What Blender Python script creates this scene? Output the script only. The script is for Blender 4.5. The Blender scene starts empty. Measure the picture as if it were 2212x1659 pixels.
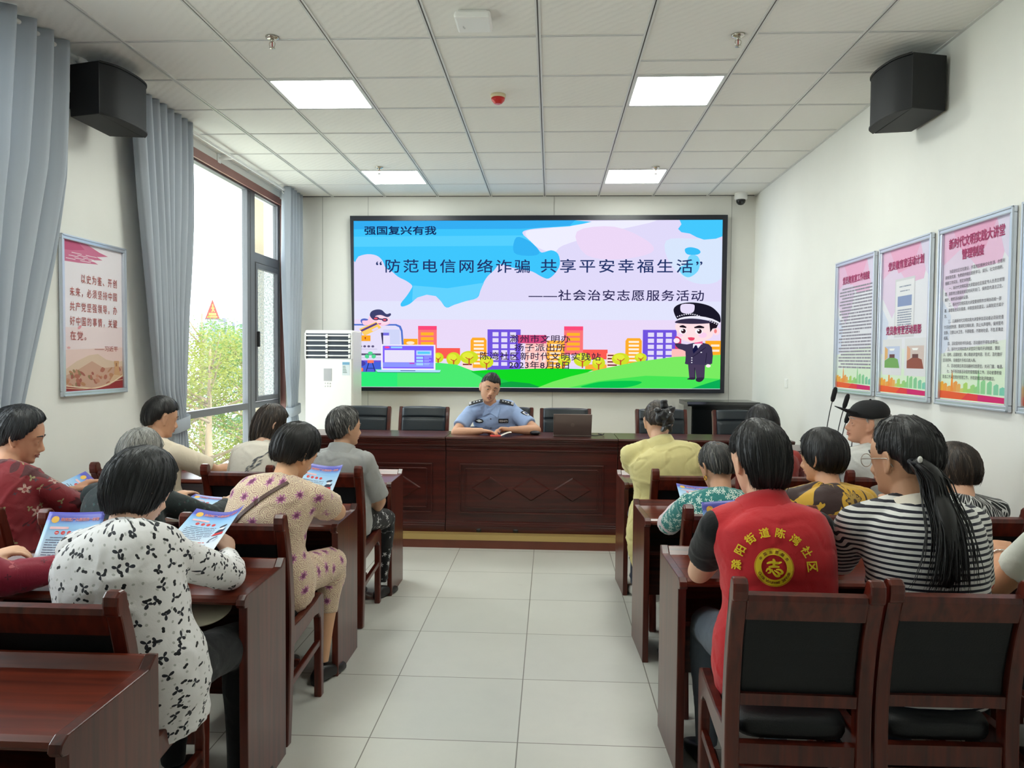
import bpy, bmesh, math, random
from mathutils import Vector, Matrix, noise
from mathutils.bvhtree import BVHTree
R = math.radians
SC = bpy.context.scene
COL = SC.collection

# ------------------------------------------------------------------ camera
CAM_H = 1.53
cam = bpy.data.cameras.new('camera')
cam.sensor_fit = 'HORIZONTAL'; cam.sensor_width = 36.0
cam.lens = 36.0 * 1630.08 / 2212.0
cam.clip_start = 0.05; cam.clip_end = 800
camo = bpy.data.objects.new('camera', cam); COL.objects.link(camo)
_y, _p, _r = 0.0510192, -0.0351136, 0.0081579
_f = Vector((-math.sin(_y)*math.cos(_p), math.cos(_y)*math.cos(_p), math.sin(_p)))
_rt = Vector((math.cos(_y), math.sin(_y), 0)); _u = _rt.cross(_f)
_r2 = math.cos(_r)*_rt + math.sin(_r)*_u; _u2 = -math.sin(_r)*_rt + math.cos(_r)*_u
camo.matrix_world = Matrix(((_r2.x, _u2.x, -_f.x, 0), (_r2.y, _u2.y, -_f.y, 0), (_r2.z, _u2.z, -_f.z, CAM_H), (0, 0, 0, 1)))
SC.camera = camo

# ------------------------------------------------------------------ light and exposure
SC.view_settings.view_transform = 'Standard'
SC.view_settings.look = 'None'
SC.view_settings.exposure = 0.2
SC.view_settings.gamma = 1.0
SC.view_settings.use_curve_mapping = False
SC.cycles.use_denoising = True
SC.cycles.max_bounces = 8
SC.cycles.diffuse_bounces = 5
SC.cycles.transparent_max_bounces = 12
SC.cycles.sample_clamp_indirect = 6.0
SC.cycles.caustics_reflective = False; SC.cycles.caustics_refractive = False

SKY = 6.0
world = bpy.data.worlds.new('sky'); SC.world = world
world.use_nodes = True
wn = world.node_tree.nodes; wl = world.node_tree.links
bg = wn['Background']
bg.inputs['Color'].default_value = (0.88, 0.95, 1.0, 1); bg.inputs['Strength'].default_value = SKY

sun = bpy.data.lights.new('sun', 'SUN'); sun.energy = 9.0; sun.angle = R(3); sun.color = (1, .95, .85)
suno = bpy.data.objects.new('sun', sun); COL.objects.link(suno)
suno.rotation_euler = (R(18), R(48), 0)

PANEL = 21.0      # radiance of the ceiling light panels
WINDOWS = [(1.5, 3.95), (5.95, 8.42)]   # two openings in the left wall
for (a, b) in WINDOWS:
    L = bpy.data.lights.new('window_daylight', 'AREA'); L.shape = 'RECTANGLE'
    L.size = b-a-.1; L.size_y = 2.7; L.cycles.is_portal = True
    o = bpy.data.objects.new('window_daylight', L); COL.objects.link(o)
    o.location = (-3.22, (a+b)/2, 1.85); o.rotation_euler = (R(90), 0, R(-90))

# ------------------------------------------------------------------ materials
def lin(c):
    c = c/255.0
    return c/12.92 if c <= .04045 else ((c+.055)/1.055)**2.4
def rgb(c): return (lin(c[0]), lin(c[1]), lin(c[2]), 1.0)
MATS = {}
def newmat(name):
    m = bpy.data.materials.new(name); m.use_nodes = True
    nt = m.node_tree
    return m, nt, nt.nodes['Principled BSDF']
def N(nt, t, **kw):
    n = nt.nodes.new(t)
    for k, v in kw.items():
        if k.startswith('i_'):
            key = k[2:]
            key = int(key) if key.isdigit() else key.replace('_', ' ')
            n.inputs[key].default_value = v
        else: setattr(n, k, v)
    return n
def mat(name, c, rough=.5, metal=0, coat=0, var=0, vscale=6, bump=0, bscale=60, spec=.5, sheen=0, stretch=(1, 1, 1), detail=4, trans=0):
    """plain principled material with optional colour variation and bump"""
    if name in MATS: return MATS[name]
    m, nt, b = newmat(name); L = nt.links
    b.inputs['Base Color'].default_value = rgb(c)
    b.inputs['Roughness'].default_value = rough; b.inputs['Metallic'].default_value = metal
    b.inputs['Coat Weight'].default_value = coat; b.inputs['Coat Roughness'].default_value = .12
    b.inputs['Specular IOR Level'].default_value = spec
    b.inputs['Sheen Weight'].default_value = sheen
    if trans: b.inputs['Transmission Weight'].default_value = trans
    if var or bump:
        tc = N(nt, 'ShaderNodeTexCoord'); mp = N(nt, 'ShaderNodeMapping')
        mp.inputs['Scale'].default_value = stretch
        L.new(tc.outputs['Object'], mp.inputs['Vector'])
    if var:
        nz = N(nt, 'ShaderNodeTexNoise', i_Scale=vscale, i_Detail=detail)
        L.new(mp.outputs['Vector'], nz.inputs['Vector'])
        rmp = N(nt, 'ShaderNodeMapRange'); rmp.inputs['From Min'].default_value = .3; rmp.inputs['From Max'].default_value = .7
        rmp.inputs['To Min'].default_value = 1-var; rmp.inputs['To Max'].default_value = 1+var
        L.new(nz.outputs['Fac'], rmp.inputs['Value'])
        mx = N(nt, 'ShaderNodeVectorMath', operation='SCALE'); mx.inputs[0].default_value = rgb(c)[:3]
        L.new(rmp.outputs['Result'], mx.inputs['Scale']); L.new(mx.outputs['Vector'], b.inputs['Base Color'])
    if bump:
        nb = N(nt, 'ShaderNodeTexNoise', i_Scale=bscale, i_Detail=3.0)
        L.new(mp.outputs['Vector'], nb.inputs['Vector'])
        bp = N(nt, 'ShaderNodeBump', i_Strength=bump, i_Distance=.01)
        L.new(nb.outputs['Fac'], bp.inputs['Height']); L.new(bp.outputs['Normal'], b.inputs['Normal'])
    MATS[name] = m
    return m
def emat(name, c, s=1.0):
    if name in MATS: return MATS[name]
    m, nt, b = newmat(name)
    nt.nodes.remove(b)
    e = N(nt, 'ShaderNodeEmission'); e.inputs['Color'].default_value = rgb(c); e.inputs['Strength'].default_value = s
    nt.links.new(e.outputs[0], nt.nodes['Material Output'].inputs['Surface'])
    MATS[name] = m
    return m

def wood(name, c, dark, rough=.28, axis='X'):
    if name in MATS: return MATS[name]
    m, nt, b = newmat(name); L = nt.links
    tc = N(nt, 'ShaderNodeTexCoord'); mp = N(nt, 'ShaderNodeMapping')
    s = {'X': (1.2, 22, 22), 'Y': (22, 1.2, 22), 'Z': (22, 22, 1.2)}[axis]
    mp.inputs['Scale'].default_value = s
    L.new(tc.outputs['Object'], mp.inputs['Vector'])
    nz = N(nt, 'ShaderNodeTexNoise', i_Scale=1.6, i_Detail=6.0, i_Distortion=.6)
    L.new(mp.outputs['Vector'], nz.inputs['Vector'])
    cr = N(nt, 'ShaderNodeValToRGB')
    cr.color_ramp.elements[0].position = .32; cr.color_ramp.elements[0].color = rgb(dark)
    cr.color_ramp.elements[1].position = .66; cr.color_ramp.elements[1].color = rgb(c)
    L.new(nz.outputs['Fac'], cr.inputs['Fac']); L.new(cr.outputs['Color'], b.inputs['Base Color'])
    b.inputs['Roughness'].default_value = rough
    b.inputs['Coat Weight'].default_value = .18; b.inputs['Specular IOR Level'].default_value = .4; b.inputs['Coat Roughness'].default_value = .14
    MATS[name] = m
    return m

M_WOODX = wood('mahogany', (108, 42, 25), (70, 25, 15), .28, 'X')
M_WOODZ = wood('mahogany_upright', (92, 36, 25), (58, 21, 15), .3, 'Z')
M_WOODC = wood('chair_wood', (94, 34, 21), (58, 19, 12), .3, 'Z')
M_PODIUM = wood('podium_wood', (78, 28, 22), (52, 18, 14), .3, 'X')
M_LEATHER = mat('black_leather', (16, 18, 20), .5, spec=.3, bump=.12, bscale=220, var=.1)
M_FRONTLEATHER = mat('blue_black_leather', (18, 29, 36), .36, bump=.1, bscale=220, var=.08)
M_DARK = mat('dark_plastic', (18, 19, 21), .45)
M_WHITEPL = mat('white_plastic', (246, 246, 244), .4)
M_METAL = mat('aluminium', (190, 195, 205), .32, metal=.85)
M_CHROME = mat('chrome', (200, 196, 186), .2, metal=1)

# ------------------------------------------------------------------ mesh helpers
class MB:
    def __init__(s): s.v = []; s.f = []; s.mi = []; s.sm = []
    def add(s, verts, faces, mi=0, smooth=False):
        k = len(s.v); s.v += [tuple(p) for p in verts]
        s.f += [tuple(i+k for i in f) for f in faces]; s.mi += [mi]*len(faces); s.sm += [smooth]*len(faces)
        return s
    def box(s, x0, x1, y0, y1, z0, z1, mi=0, bev=0):
        if bev:
            bm = bmesh.new(); bmesh.ops.create_cube(bm, size=1)
            for v in bm.verts: v.co = Vector(((x0+x1)/2+v.co.x*(x1-x0), (y0+y1)/2+v.co.y*(y1-y0), (z0+z1)/2+v.co.z*(z1-z0)))
            bmesh.ops.bevel(bm, geom=bm.edges[:], offset=bev, segments=2, affect='EDGES', profile=.5)
            bm.verts.index_update()
            s.add([v.co for v in bm.verts], [[v.index for v in f.verts] for f in bm.faces], mi); bm.free()
            return s
        return s.add([(x0, y0, z0), (x1, y0, z0), (x1, y1, z0), (x0, y1, z0), (x0, y0, z1), (x1, y0, z1), (x1, y1, z1), (x0, y1, z1)],
                     [(3, 2, 1, 0), (4, 5, 6, 7), (0, 1, 5, 4), (1, 2, 6, 5), (2, 3, 7, 6), (3, 0, 4, 7)], mi)
    def prism(s, poly, axis, a, b, mi=0, bev=0):
        """extrude a 2-D outline; axis 'x': poly=(y,z), 'y': (x,z), 'z': (x,y)"""
        def P(p, t): return {'x': (t, p[0], p[1]), 'y': (p[0], t, p[1]), 'z': (p[0], p[1], t)}[axis]
        bm = bmesh.new()
        va = [bm.verts.new(P(p, a)) for p in poly]; vb = [bm.verts.new(P(p, b)) for p in poly]
        n = len(poly)
        bm.faces.new(va); bm.faces.new(vb[::-1])
        for i in range(n): bm.faces.new((va[i], vb[i], vb[(i+1) % n], va[(i+1) % n]))
        bmesh.ops.recalc_face_normals(bm, faces=bm.faces[:])
        if bev:
            es = [e for e in bm.edges if (e.verts[0] in va) == (e.verts[1] in va)]
            bmesh.ops.bevel(bm, geom=es, offset=bev, segments=2, affect='EDGES', profile=.5)
        bmesh.ops.triangulate(bm, faces=[f for f in bm.faces if len(f.verts) > 4])
        bm.verts.index_update()
        s.add([v.co for v in bm.verts], [[v.index for v in f.verts] for f in bm.faces], mi); bm.free()
        return s
    def tube(s, pts, rad, n=10, mi=0, cap=True, smooth=True):
        pts = [Vector(p) for p in pts]; m = len(pts)
        rads = rad if isinstance(rad, (list, tuple)) else [rad]*m
        V = []; F = []; up = None
        for i, p in enumerate(pts):
            d = (pts[min(i+1, m-1)]-pts[max(i-1, 0)])
            d = d.normalized() if d.length > 1e-9 else Vector((0, 0, 1))
            if up is None:
                up = Vector((0, 0, 1)) if abs(d.z) < .9 else Vector((1, 0, 0))
            a = d.cross(up)
            if a.length < 1e-6: a = d.orthogonal()
            a.normalize(); up = a.cross(d).normalized()
            for k in range(n):
                t = 2*math.pi*k/n; V.append(p+(a*math.cos(t)+up*math.sin(t))*rads[i])
        for i in range(m-1):
            for k in range(n): F.append((i*n+k, i*n+(k+1) % n, (i+1)*n+(k+1) % n, (i+1)*n+k))
        if cap: F.append(tuple(range(n))[::-1]); F.append(tuple((m-1)*n+k for k in range(n)))
        return s.add(V, F, mi, smooth)
    def lathe(s, prof, c=(0, 0, 0), n=24, mi=0, M=None):
        V = []; F = []; m = len(prof)
        for r, z in prof:
            for k in range(n):
                t = 2*math.pi*k/n; p = Vector((r*math.cos(t), r*math.sin(t), z))
                V.append((M @ p if M else p)+Vector(c))
        for i in range(m-1):
            for k in range(n): F.append((i*n+k, i*n+(k+1) % n, (i+1)*n+(k+1) % n, (i+1)*n+k))
        F.append(tuple(range(n))[::-1]); F.append(tuple((m-1)*n+k for k in range(n)))
        return s.add(V, F, mi, True)
    def ball(s, c, r, n=12, mi=0, M=None):
        rx, ry, rz = r if isinstance(r, (tuple, list)) else (r, r, r)
        V = []; F = []; h = n//2+1
        for i in range(h+1):
            a = math.pi*(i/h-.5)
            for k in range(n):
                t = 2*math.pi*k/n; p = Vector((rx*math.cos(a)*math.cos(t), ry*math.cos(a)*math.sin(t), rz*math.sin(a)))
                V.append((M @ p if M else p)+Vector(c))
        for i in range(h):
            for k in range(n): F.append((i*n+k, i*n+(k+1) % n, (i+1)*n+(k+1) % n, (i+1)*n+k))
        return s.add(V, F, mi, True)
    def loft(s, rings, mi=0, cap=True):
        n = len(rings[0]); V = []; F = []
        for r in rings: V += list(r)
        for i in range(len(rings)-1):
            for k in range(n): F.append((i*n+k, i*n+(k+1) % n, (i+1)*n+(k+1) % n, (i+1)*n+k))
        if cap: F.append(tuple(range(n))[::-1]); F.append(tuple((len(rings)-1)*n+k for k in range(n)))
        return s.add(V, F, mi, True)
    def mesh(s, name, mats):
        me = bpy.data.meshes.new(name); me.from_pydata(s.v, [], s.f)
        for m in (mats if isinstance(mats, (list, tuple)) else [mats]): me.materials.append(m)
        me.polygons.foreach_set('material_index', s.mi); me.polygons.foreach_set('use_smooth', s.sm)
        me.validate(); me.update()
        return me
    def build(s, name, mats, parent=None, recalc=False):
        me = s.mesh(name, mats)
        if recalc:
            bm = bmesh.new(); bm.from_mesh(me); bmesh.ops.recalc_face_normals(bm, faces=bm.faces[:]); bm.to_mesh(me); bm.free()
        return link(name, me, parent)
def link(name, me, parent=None):
    o = bpy.data.objects.new(name, me); COL.objects.link(o)
    if parent is not None: o.parent = parent
    return o
def tag(o, label=None, cat=None, group=None, kind=None):
    if label: o['label'] = label
    if cat: o['category'] = cat
    if group: o['group'] = group
    if kind: o['kind'] = kind
    return o
def thing(name, label, cat, loc=(0, 0, 0), rz=0, group=None):
    o = bpy.data.objects.new(name, None); COL.objects.link(o); o.empty_display_size = .1
    o.location = loc; o.rotation_euler = (0, 0, rz)
    return tag(o, label, cat, group)
def kids(o): return [c for c in COL.objects if c.parent is o]
def dup(root, loc, rz, label, group=None):
    cs = [(c, kids(c)) for c in kids(root)]
    r = root.copy(); COL.objects.link(r); r.location = loc; r.rotation_euler = (0, 0, rz); r['label'] = label
    if group: r['group'] = group
    for c, gs in cs:
        d = c.copy(); COL.objects.link(d); d.parent = r
        for g in gs:
            e = g.copy(); COL.objects.link(e); e.parent = d
    return r
def struct(name, mb, m, parent=None):
    o = mb.build(name, m, parent)
    if parent is None: o['kind'] = 'structure'
    return o
def text_mesh(body, w=None, h=None, bold=0.0, align='CENTER', spacing=1.0, line=1.0, thick=0.0, raw=0):
    """flat lettering in the XY plane, scaled to width w / height h and centred on the origin"""
    cu = bpy.data.curves.new('lettering', 'FONT'); cu.body = body; cu.size = 1; cu.align_x = 'LEFT' if raw else align
    cu.space_character = spacing; cu.space_line = line; cu.resolution_u = 2; cu.extrude = thick
    o = bpy.data.objects.new('lettering', cu); COL.objects.link(o)
    dg = bpy.context.evaluated_depsgraph_get(); dg.update()
    me = bpy.data.meshes.new_from_object(o.evaluated_get(dg))
    bpy.data.objects.remove(o); bpy.data.curves.remove(cu)
    if raw:
        for v in me.vertices: v.co *= raw
        return me
    xs = [v.co.x for v in me.vertices]; ys = [v.co.y for v in me.vertices]
    if not xs: return me
    x0, x1, y0, y1 = min(xs), max(xs), min(ys), max(ys)
    sx = w/(x1-x0) if w else None; sy = h/(y1-y0) if h else None
    sx = sx or sy or 1; sy = sy or sx
    for v in me.vertices: v.co = Vector(((v.co.x-(x0+x1)/2)*sx, (v.co.y-(y0+y1)/2)*sy, v.co.z))
    if bold > 0:      # heavier strokes: the outline printed four times, shifted by a hair
        d = bold*sy; bm = bmesh.new()
        for k, (ax, ay) in enumerate(((-d, -d), (d, -d), (-d, d), (d, d))):
            n0 = len(bm.verts); bm.from_mesh(me); bm.verts.ensure_lookup_table()
            for v in bm.verts[n0:]: v.co += Vector((ax, ay, k*2e-5))
        bm.to_mesh(me); bm.free()
    return me
# ================================================================== THE ROOM
XL, XR, YF, YB, ZC = -3.0, 2.24, 8.509, -2.6, 3.337
def wallmat(name, c, var=.03):
    return mat(name, c, .75, var=var, vscale=1.5, bump=.05, bscale=300, spec=.25)
M_WALL = wallmat('painted_wall', (238, 238, 233))
M_FRONTW = wallmat('front_wall_panels', (226, 225, 219))

# floor tiles: procedural bricks 0.6 m with thin dark joints
def floor_mat():
    m, nt, b = newmat('floor_tiles'); L = nt.links
    tc = N(nt, 'ShaderNodeTexCoord')
    mp = N(nt, 'ShaderNodeMapping'); mp.inputs['Location'].default_value = (0.712, -0.578, 0)
    L.new(tc.outputs['Object'], mp.inputs['Vector'])
    br = N(nt, 'ShaderNodeTexBrick', offset=0.0, squash=1.0)
    br.inputs['Color1'].default_value = rgb((208, 206, 198)); br.inputs['Color2'].default_value = rgb((202, 201, 194))
    br.inputs['Mortar'].default_value = rgb((120, 116, 106)); br.inputs['Scale'].default_value = 1.0
    br.inputs['Mortar Size'].default_value = .0026; br.inputs['Mortar Smooth'].default_value = .2
    br.inputs['Brick Width'].default_value = .595; br.inputs['Row Height'].default_value = .592
    L.new(mp.outputs['Vector'], br.inputs['Vector'])
    nz = N(nt, 'ShaderNodeTexNoise', i_Scale=3.5, i_Detail=8.0, i_Roughness=.7)
    L.new(tc.outputs['Object'], nz.inputs['Vector'])
    rm = N(nt, 'ShaderNodeMapRange'); rm.inputs['To Min'].default_value = .9; rm.inputs['To Max'].default_value = 1.08
    L.new(nz.outputs['Fac'], rm.inputs['Value'])
    mx = N(nt, 'ShaderNodeVectorMath', operation='SCALE'); L.new(br.outputs['Color'], mx.inputs[0]); L.new(rm.outputs['Result'], mx.inputs['Scale'])
    L.new(mx.outputs['Vector'], b.inputs['Base Color'])
    b.inputs['Roughness'].default_value = .3; b.inputs['Specular IOR Level'].default_value = .45
    rr = N(nt, 'ShaderNodeMapRange'); rr.inputs['To Min'].default_value = .2; rr.inputs['To Max'].default_value = .45
    L.new(nz.outputs['Fac'], rr.inputs['Value']); L.new(rr.outputs['Result'], b.inputs['Roughness'])
    return m
fl = MB().box(XL-.25, XR+.2, YB-.2, YF+.2, -.12, 0)
struct('floor', fl, floor_mat())
struct('wall_front', MB().box(XL-.25, XR+.2, YF, YF+.2, 0, ZC+.2), M_FRONTW)
pj = MB()
for x in (-2.603, -2.08, 0.02, 1.98): pj.box(x-.003, x+.003, YF-.003, YF+.01, .11, ZC)
struct('trim_1', pj, mat('panel_joint', (178, 178, 172), .7))
struct('wall_right', MB().box(XR, XR+.2, YB, YF, 0, ZC+.2), M_WALL)
struct('wall_back', MB().box(XL-.25, XR+.2, YB-.2, YB, 0, ZC+.2), M_WALL)
wl_ = MB(); SILL, HEAD = .42, 3.25
ys = [YB]+[v for w in WINDOWS for v in w]+[YF]
for i in range(0, len(ys), 2): wl_.box(XL-.25, XL, ys[i], ys[i+1], 0, ZC+.2)
for a, b in WINDOWS:
    wl_.box(XL-.25, XL, a, b, 0, SILL); wl_.box(XL-.25, XL, a, b, HEAD, ZC+.2)
struct('wall_left', wl_, M_WALL)
struct('baseboard_right', MB().box(XR-.012, XR, YB, YF, 0, .09), mat('skirting', (150, 120, 105), .5))
struct('baseboard_left', MB().box(XL, XL+.012, YB, YF, 0, .09), MATS['skirting'])

# suspended ceiling: mineral tiles, grid of T bars
def ceil_mat():
    m, nt, b = newmat('ceiling_tiles'); L = nt.links
    tc = N(nt, 'ShaderNodeTexCoord')
    b.inputs['Base Color'].default_value = rgb((243, 242, 237)); b.inputs['Roughness'].default_value = .8
    b.inputs['Specular IOR Level'].default_value = .2
    wv = N(nt, 'ShaderNodeTexWave', i_Scale=9.0, i_Distortion=2.2, i_Detail=1.0, i_Detail_Scale=1.5)
    wv.bands_direction = 'DIAGONAL'
    L.new(tc.outputs['Object'], wv.inputs['Vector'])
    nz = N(nt, 'ShaderNodeTexNoise', i_Scale=45.0, i_Detail=2.0); L.new(tc.outputs['Object'], nz.inputs['Vector'])
    ad = N(nt, 'ShaderNodeMath', operation='ADD'); L.new(wv.outputs['Fac'], ad.inputs[0]); L.new(nz.outputs['Fac'], ad.inputs[1])
    bp = N(nt, 'ShaderNodeBump', i_Strength=.22, i_Distance=.005); L.new(ad.outputs[0], bp.inputs['Height'])
    L.new(bp.outputs['Normal'], b.inputs['Normal'])
    return m
GX = [-2.487+.6*k for k in range(-1, 9)]; GY = [YF-.6*j for j in range(0, 19)]
LIGHT_CELLS = [(-1.887, r) for r in (1, 5, 9)]+[(.513, r) for r in (1, 5, 9)]
cl = MB()
xs = [XL-.25]+[x for x in GX if XL < x < XR]+[XR+.2]
yy = [YF+.2]+GY[1:]+[YB-.2]
for i in range(len(xs)-1):
    for j in range(len(yy)-1):
        if any(abs(xs[i]-lx) < .01 and abs(yy[j]-(YF-.6*lr)) < .01 for lx, lr in LIGHT_CELLS): continue
        cl.box(xs[i], xs[i+1], yy[j+1], yy[j], ZC, ZC+.03)
cl.box(XL-.25, XR+.2, YB-.2, YF+.2, ZC+.18, ZC+.4)
struct('ceiling', cl, ceil_mat())
g = MB()
for x in GX:
    if XL < x < XR:
        for sx in (-1, 1): g.box(x+sx*.009-.0052, x+sx*.009+.0052, YB, YF, ZC-.006, ZC+.02)
        g.box(x-.004, x+.004, YB, YF, ZC-.001, ZC+.02, 1)
for j, y in enumerate(GY):
    if YB < y < YF-.01:
        xa = [XL]+[x for x in GX if XL < x < XR]+[XR]
        for i in range(len(xa)-1):
            oy = 0
            if abs(xa[i]-.513) < .01 and j in (7, 8): oy = -.0 if j == 8 else .37
            g.box(xa[i]+.014, xa[i+1]-.014, y+oy-.010, y+oy-.003, ZC-.004, ZC+.02)
            g.box(xa[i]+.014, xa[i+1]-.014, y+oy-.003, y+oy+.003, ZC-.001, ZC+.02, 1)
            g.box(xa[i]+.014, xa[i+1]-.014, y+oy+.003, y+oy+.010, ZC-.004, ZC+.02)
for x0, x1 in ((XL, XL+.02), (XR-.02, XR)): g.box(x0, x1, YB, YF, ZC-.005, ZC+.01)
g.box(XL, XR, YF-.02, YF, ZC-.005, ZC+.01, 1)
struct('trim_2', g, [mat('ceiling_t_bar', (222, 222, 220), .4), mat('ceiling_joint', (92, 92, 90), .6)])

# ceiling light panels
M_DIFF = emat('light_diffuser', (250, 255, 246), PANEL)
lnames = {(-1.887, 1): 'square ceiling light panel at far left above the air conditioner end of the screen',
          (-1.887, 5): 'square ceiling light panel on the left, nearer the camera',
          (.513, 1): 'square ceiling light panel at far right above the right half of the screen',
          (.513, 5): 'square ceiling light panel on the right, nearer the camera',
          (-1.887, 9): 'square ceiling light panel overhead left, above the second desk row',
          (.513, 9): 'square ceiling light panel overhead right, above the second desk row'}
for lx, lr in LIGHT_CELLS:
    y1 = YF-.6*lr
    t = thing('ceiling_light', lnames[(lx, lr)], 'ceiling light', (lx+.3, y1-.3, ZC), 0, 'square ceiling light panels')
    f = MB()
    for (a, b, c, d) in ((-.29, .29, .272, .288), (-.29, .29, -.288, -.272), (-.288, -.272, -.28, .28), (.272, .288, -.28, .28)): f.box(a, b, c, d, -.006, .02)
    f.build('frame', mat('light_frame', (225, 228, 226), .4), t)
    MB().box(-.274, .274, -.274, .274, .0, .012).build('diffuser', M_DIFF, t)

# ------------------------------------------------------------------ windows
M_FRAME = mat('window_frame_grey', (110, 112, 117), .45)
def glass_mat():
    m, nt, b = newmat('window_glass'); L = nt.links
    nt.nodes.remove(b)
    tr = N(nt, 'ShaderNodeBsdfTransparent'); tr.inputs['Color'].default_value = (.96, .98, .97, 1)
    gl = N(nt, 'ShaderNodeBsdfGlossy'); gl.inputs['Roughness'].default_value = .02
    lw = N(nt, 'ShaderNodeLayerWeight'); fr = N(nt, 'ShaderNodeMath', operation='POWER'); fr.inputs[1].default_value = 5.0
    L.new(lw.outputs['Facing'], fr.inputs[0]); ml = N(nt, 'ShaderNodeMath', operation='MULTIPLY_ADD'); ml.inputs[1].default_value = .45; ml.inputs[2].default_value = .025
    L.new(fr.outputs[0], ml.inputs[0]); mx = N(nt, 'ShaderNodeMixShader')
    L.new(ml.outputs[0], mx.inputs[0]); L.new(tr.outputs[0], mx.inputs[1]); L.new(gl.outputs[0], mx.inputs[2])
    L.new(mx.outputs[0], nt.nodes['Material Output'].inputs['Surface'])
    return m
M_GLASS = glass_mat()
def frost_mat():
    m, nt, b = newmat('speckled_film_glass'); L = nt.links; nt.nodes.remove(b)
    tc = N(nt, 'ShaderNodeTexCoord'); nz = N(nt, 'ShaderNodeTexNoise', i_Scale=55.0, i_Detail=3.0); L.new(tc.outputs['Object'], nz.inputs['Vector'])
    rm = N(nt, 'ShaderNodeMapRange'); rm.inputs['From Min'].default_value = .38; rm.inputs['From Max'].default_value = .62; rm.inputs['To Min'].default_value = .25; rm.inputs['To Max'].default_value = .85; L.new(nz.outputs['Fac'], rm.inputs['Value'])
    tr = N(nt, 'ShaderNodeBsdfTransparent'); tl = N(nt, 'ShaderNodeBsdfTranslucent'); tl.inputs['Color'].default_value = rgb((118, 124, 122))
    mx = N(nt, 'ShaderNodeMixShader'); L.new(rm.outputs['Result'], mx.inputs[0]); L.new(tr.outputs[0], mx.inputs[1]); L.new(tl.outputs[0], mx.inputs[2]); L.new(mx.outputs[0], nt.nodes['Material Output'].inputs['Surface'])
    return m
M_FROST = frost_mat()
M_REVEAL = mat('window_reveal_wood', (140, 92, 84), .4, var=.1)
M_CREAM = mat('cream_wall_outside', (226, 214, 188), .8, var=.04)
for n, (a, b) in enumerate(WINDOWS):
    w = bpy.data.objects.new('window_%d' % (n+1), None); COL.objects.link(w); w['kind'] = 'structure'; w.location = (-3.1, a, 0)
    Lb = b-a; f = MB(); x0, x1 = -.03, .03
    f.box(x0, x1, 0, .05, SILL, HEAD, bev=.004); f.box(x0, x1, Lb-.05, Lb, SILL, HEAD, bev=.004)
    f.box(x0, x1, .05, Lb-.05, SILL, SILL+.06, bev=.004); f.box(x0, x1, .05, Lb-.05, HEAD-.05, HEAD, bev=.004)
    m0, m1 = Lb-.90, Lb-.72
    f.box(x0, x1, m0, m0+.07, SILL+.06, HEAD-.05, bev=.004)
    f.box(x0-.005, x1+.005, m0+.07, m1, SILL+.06, HEAD-.05, bev=.004)
    f.box(x0, x1, .05, m0, .98, 1.045, bev=.004)
    f.box(x0, x1, m1, Lb-.05, .98, 1.04, bev=.004)
    f.box(x0, x1, m1, Lb-.05, 2.5, 2.6, bev=.004)
    f.build('window_frame', M_FRAME, w)
    s = MB()      # opening sash
    s.box(-.01, .045, m1+.005, m1+.05, 1.05, 2.49, bev=.004); s.box(-.01, .045, Lb-.10, Lb-.055, 1.05, 2.49, bev=.004)
    s.box(-.01, .045, m1+.05, Lb-.10, 1.05, 1.10, bev=.004); s.box(-.01, .045, m1+.05, Lb-.10, 2.44, 2.49, bev=.004)
    sash = s.build('sash', M_FRAME, w)
    MB().box(.045, .075, m1+.012, m1+.035, 1.62, 1.78, bev=.005).build('handle', M_DARK, sash)
    for k_, (ya, yb, za, zb) in enumerate(((.05, m0, 1.045, HEAD-.05), (.05, m0, SILL+.06, .98), (m1, Lb-.05, 2.6, HEAD-.05), (m1+.05, Lb-.10, 1.10, 2.44), (m1, Lb-.05, SILL+.06, .98))):
        MB().box(-.004, .004, ya, yb, za, zb).build('pane', M_FROST if k_ == 3 else M_GLASS, w)
    rv = MB()
    rv.box(.04, .1, 0, Lb, HEAD-.012, HEAD-.001); rv.box(.04, .1, 0.001, .012, SILL, HEAD); rv.box(.04, .1, Lb-.012, Lb-.001, SILL, HEAD)
    rv.box(.09, .108, 0-.06, Lb+.02, HEAD-.06, HEAD+.015)
    rv.build('reveal', M_REVEAL, w)
    MB().box(.03, .14, -.03, Lb+.03, SILL-.03, SILL+.004, bev=.004).build('window_sill', mat('pale_stone', (226, 222, 214), .3), w)

# ------------------------------------------------------------------ platform
pf = MB()
PY = 5.972
pf.box(XL, XR, PY, YF, 0, .066, 0); pf.box(XL, XR, PY-.004, YF, .066, .11, 1)
struct('trim_3', pf, [mat('riser_brown', (112, 58, 42), .35, var=.08), mat('brass_edge', (196, 166, 104), .35, metal=.35)])
# ================================================================== FURNITURE
PZ = .11
def smooth_curve(pts, n=6):
    """Catmull-Rom through 2-D/3-D points"""
    P = [Vector(p) for p in pts]; out = []
    for i in range(len(P)-1):
        a = P[max(i-1, 0)]; b = P[i]; c = P[i+1]; d = P[min(i+2, len(P)-1)]
        for k in range(n):
            t = k/n
            out.append(.5*((2*b)+(-a+c)*t+(2*a-5*b+4*c-d)*t*t+(-a+3*b-3*c+d)*t**3))
    out.append(P[-1]); return out
def ribbon(center, widths):
    """2-D outline of a bent bar: centre line and its local half widths"""
    c = [Vector(p) for p in center]; L = []; Rr = []
    for i, p in enumerate(c):
        d = (c[min(i+1, len(c)-1)]-c[max(i-1, 0)]).normalized(); n = Vector((-d.y, d.x))
        w = widths[i] if isinstance(widths, (list, tuple)) else widths
        L.append(p+n*w); Rr.append(p-n*w)
    return L+Rr[::-1]

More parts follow.
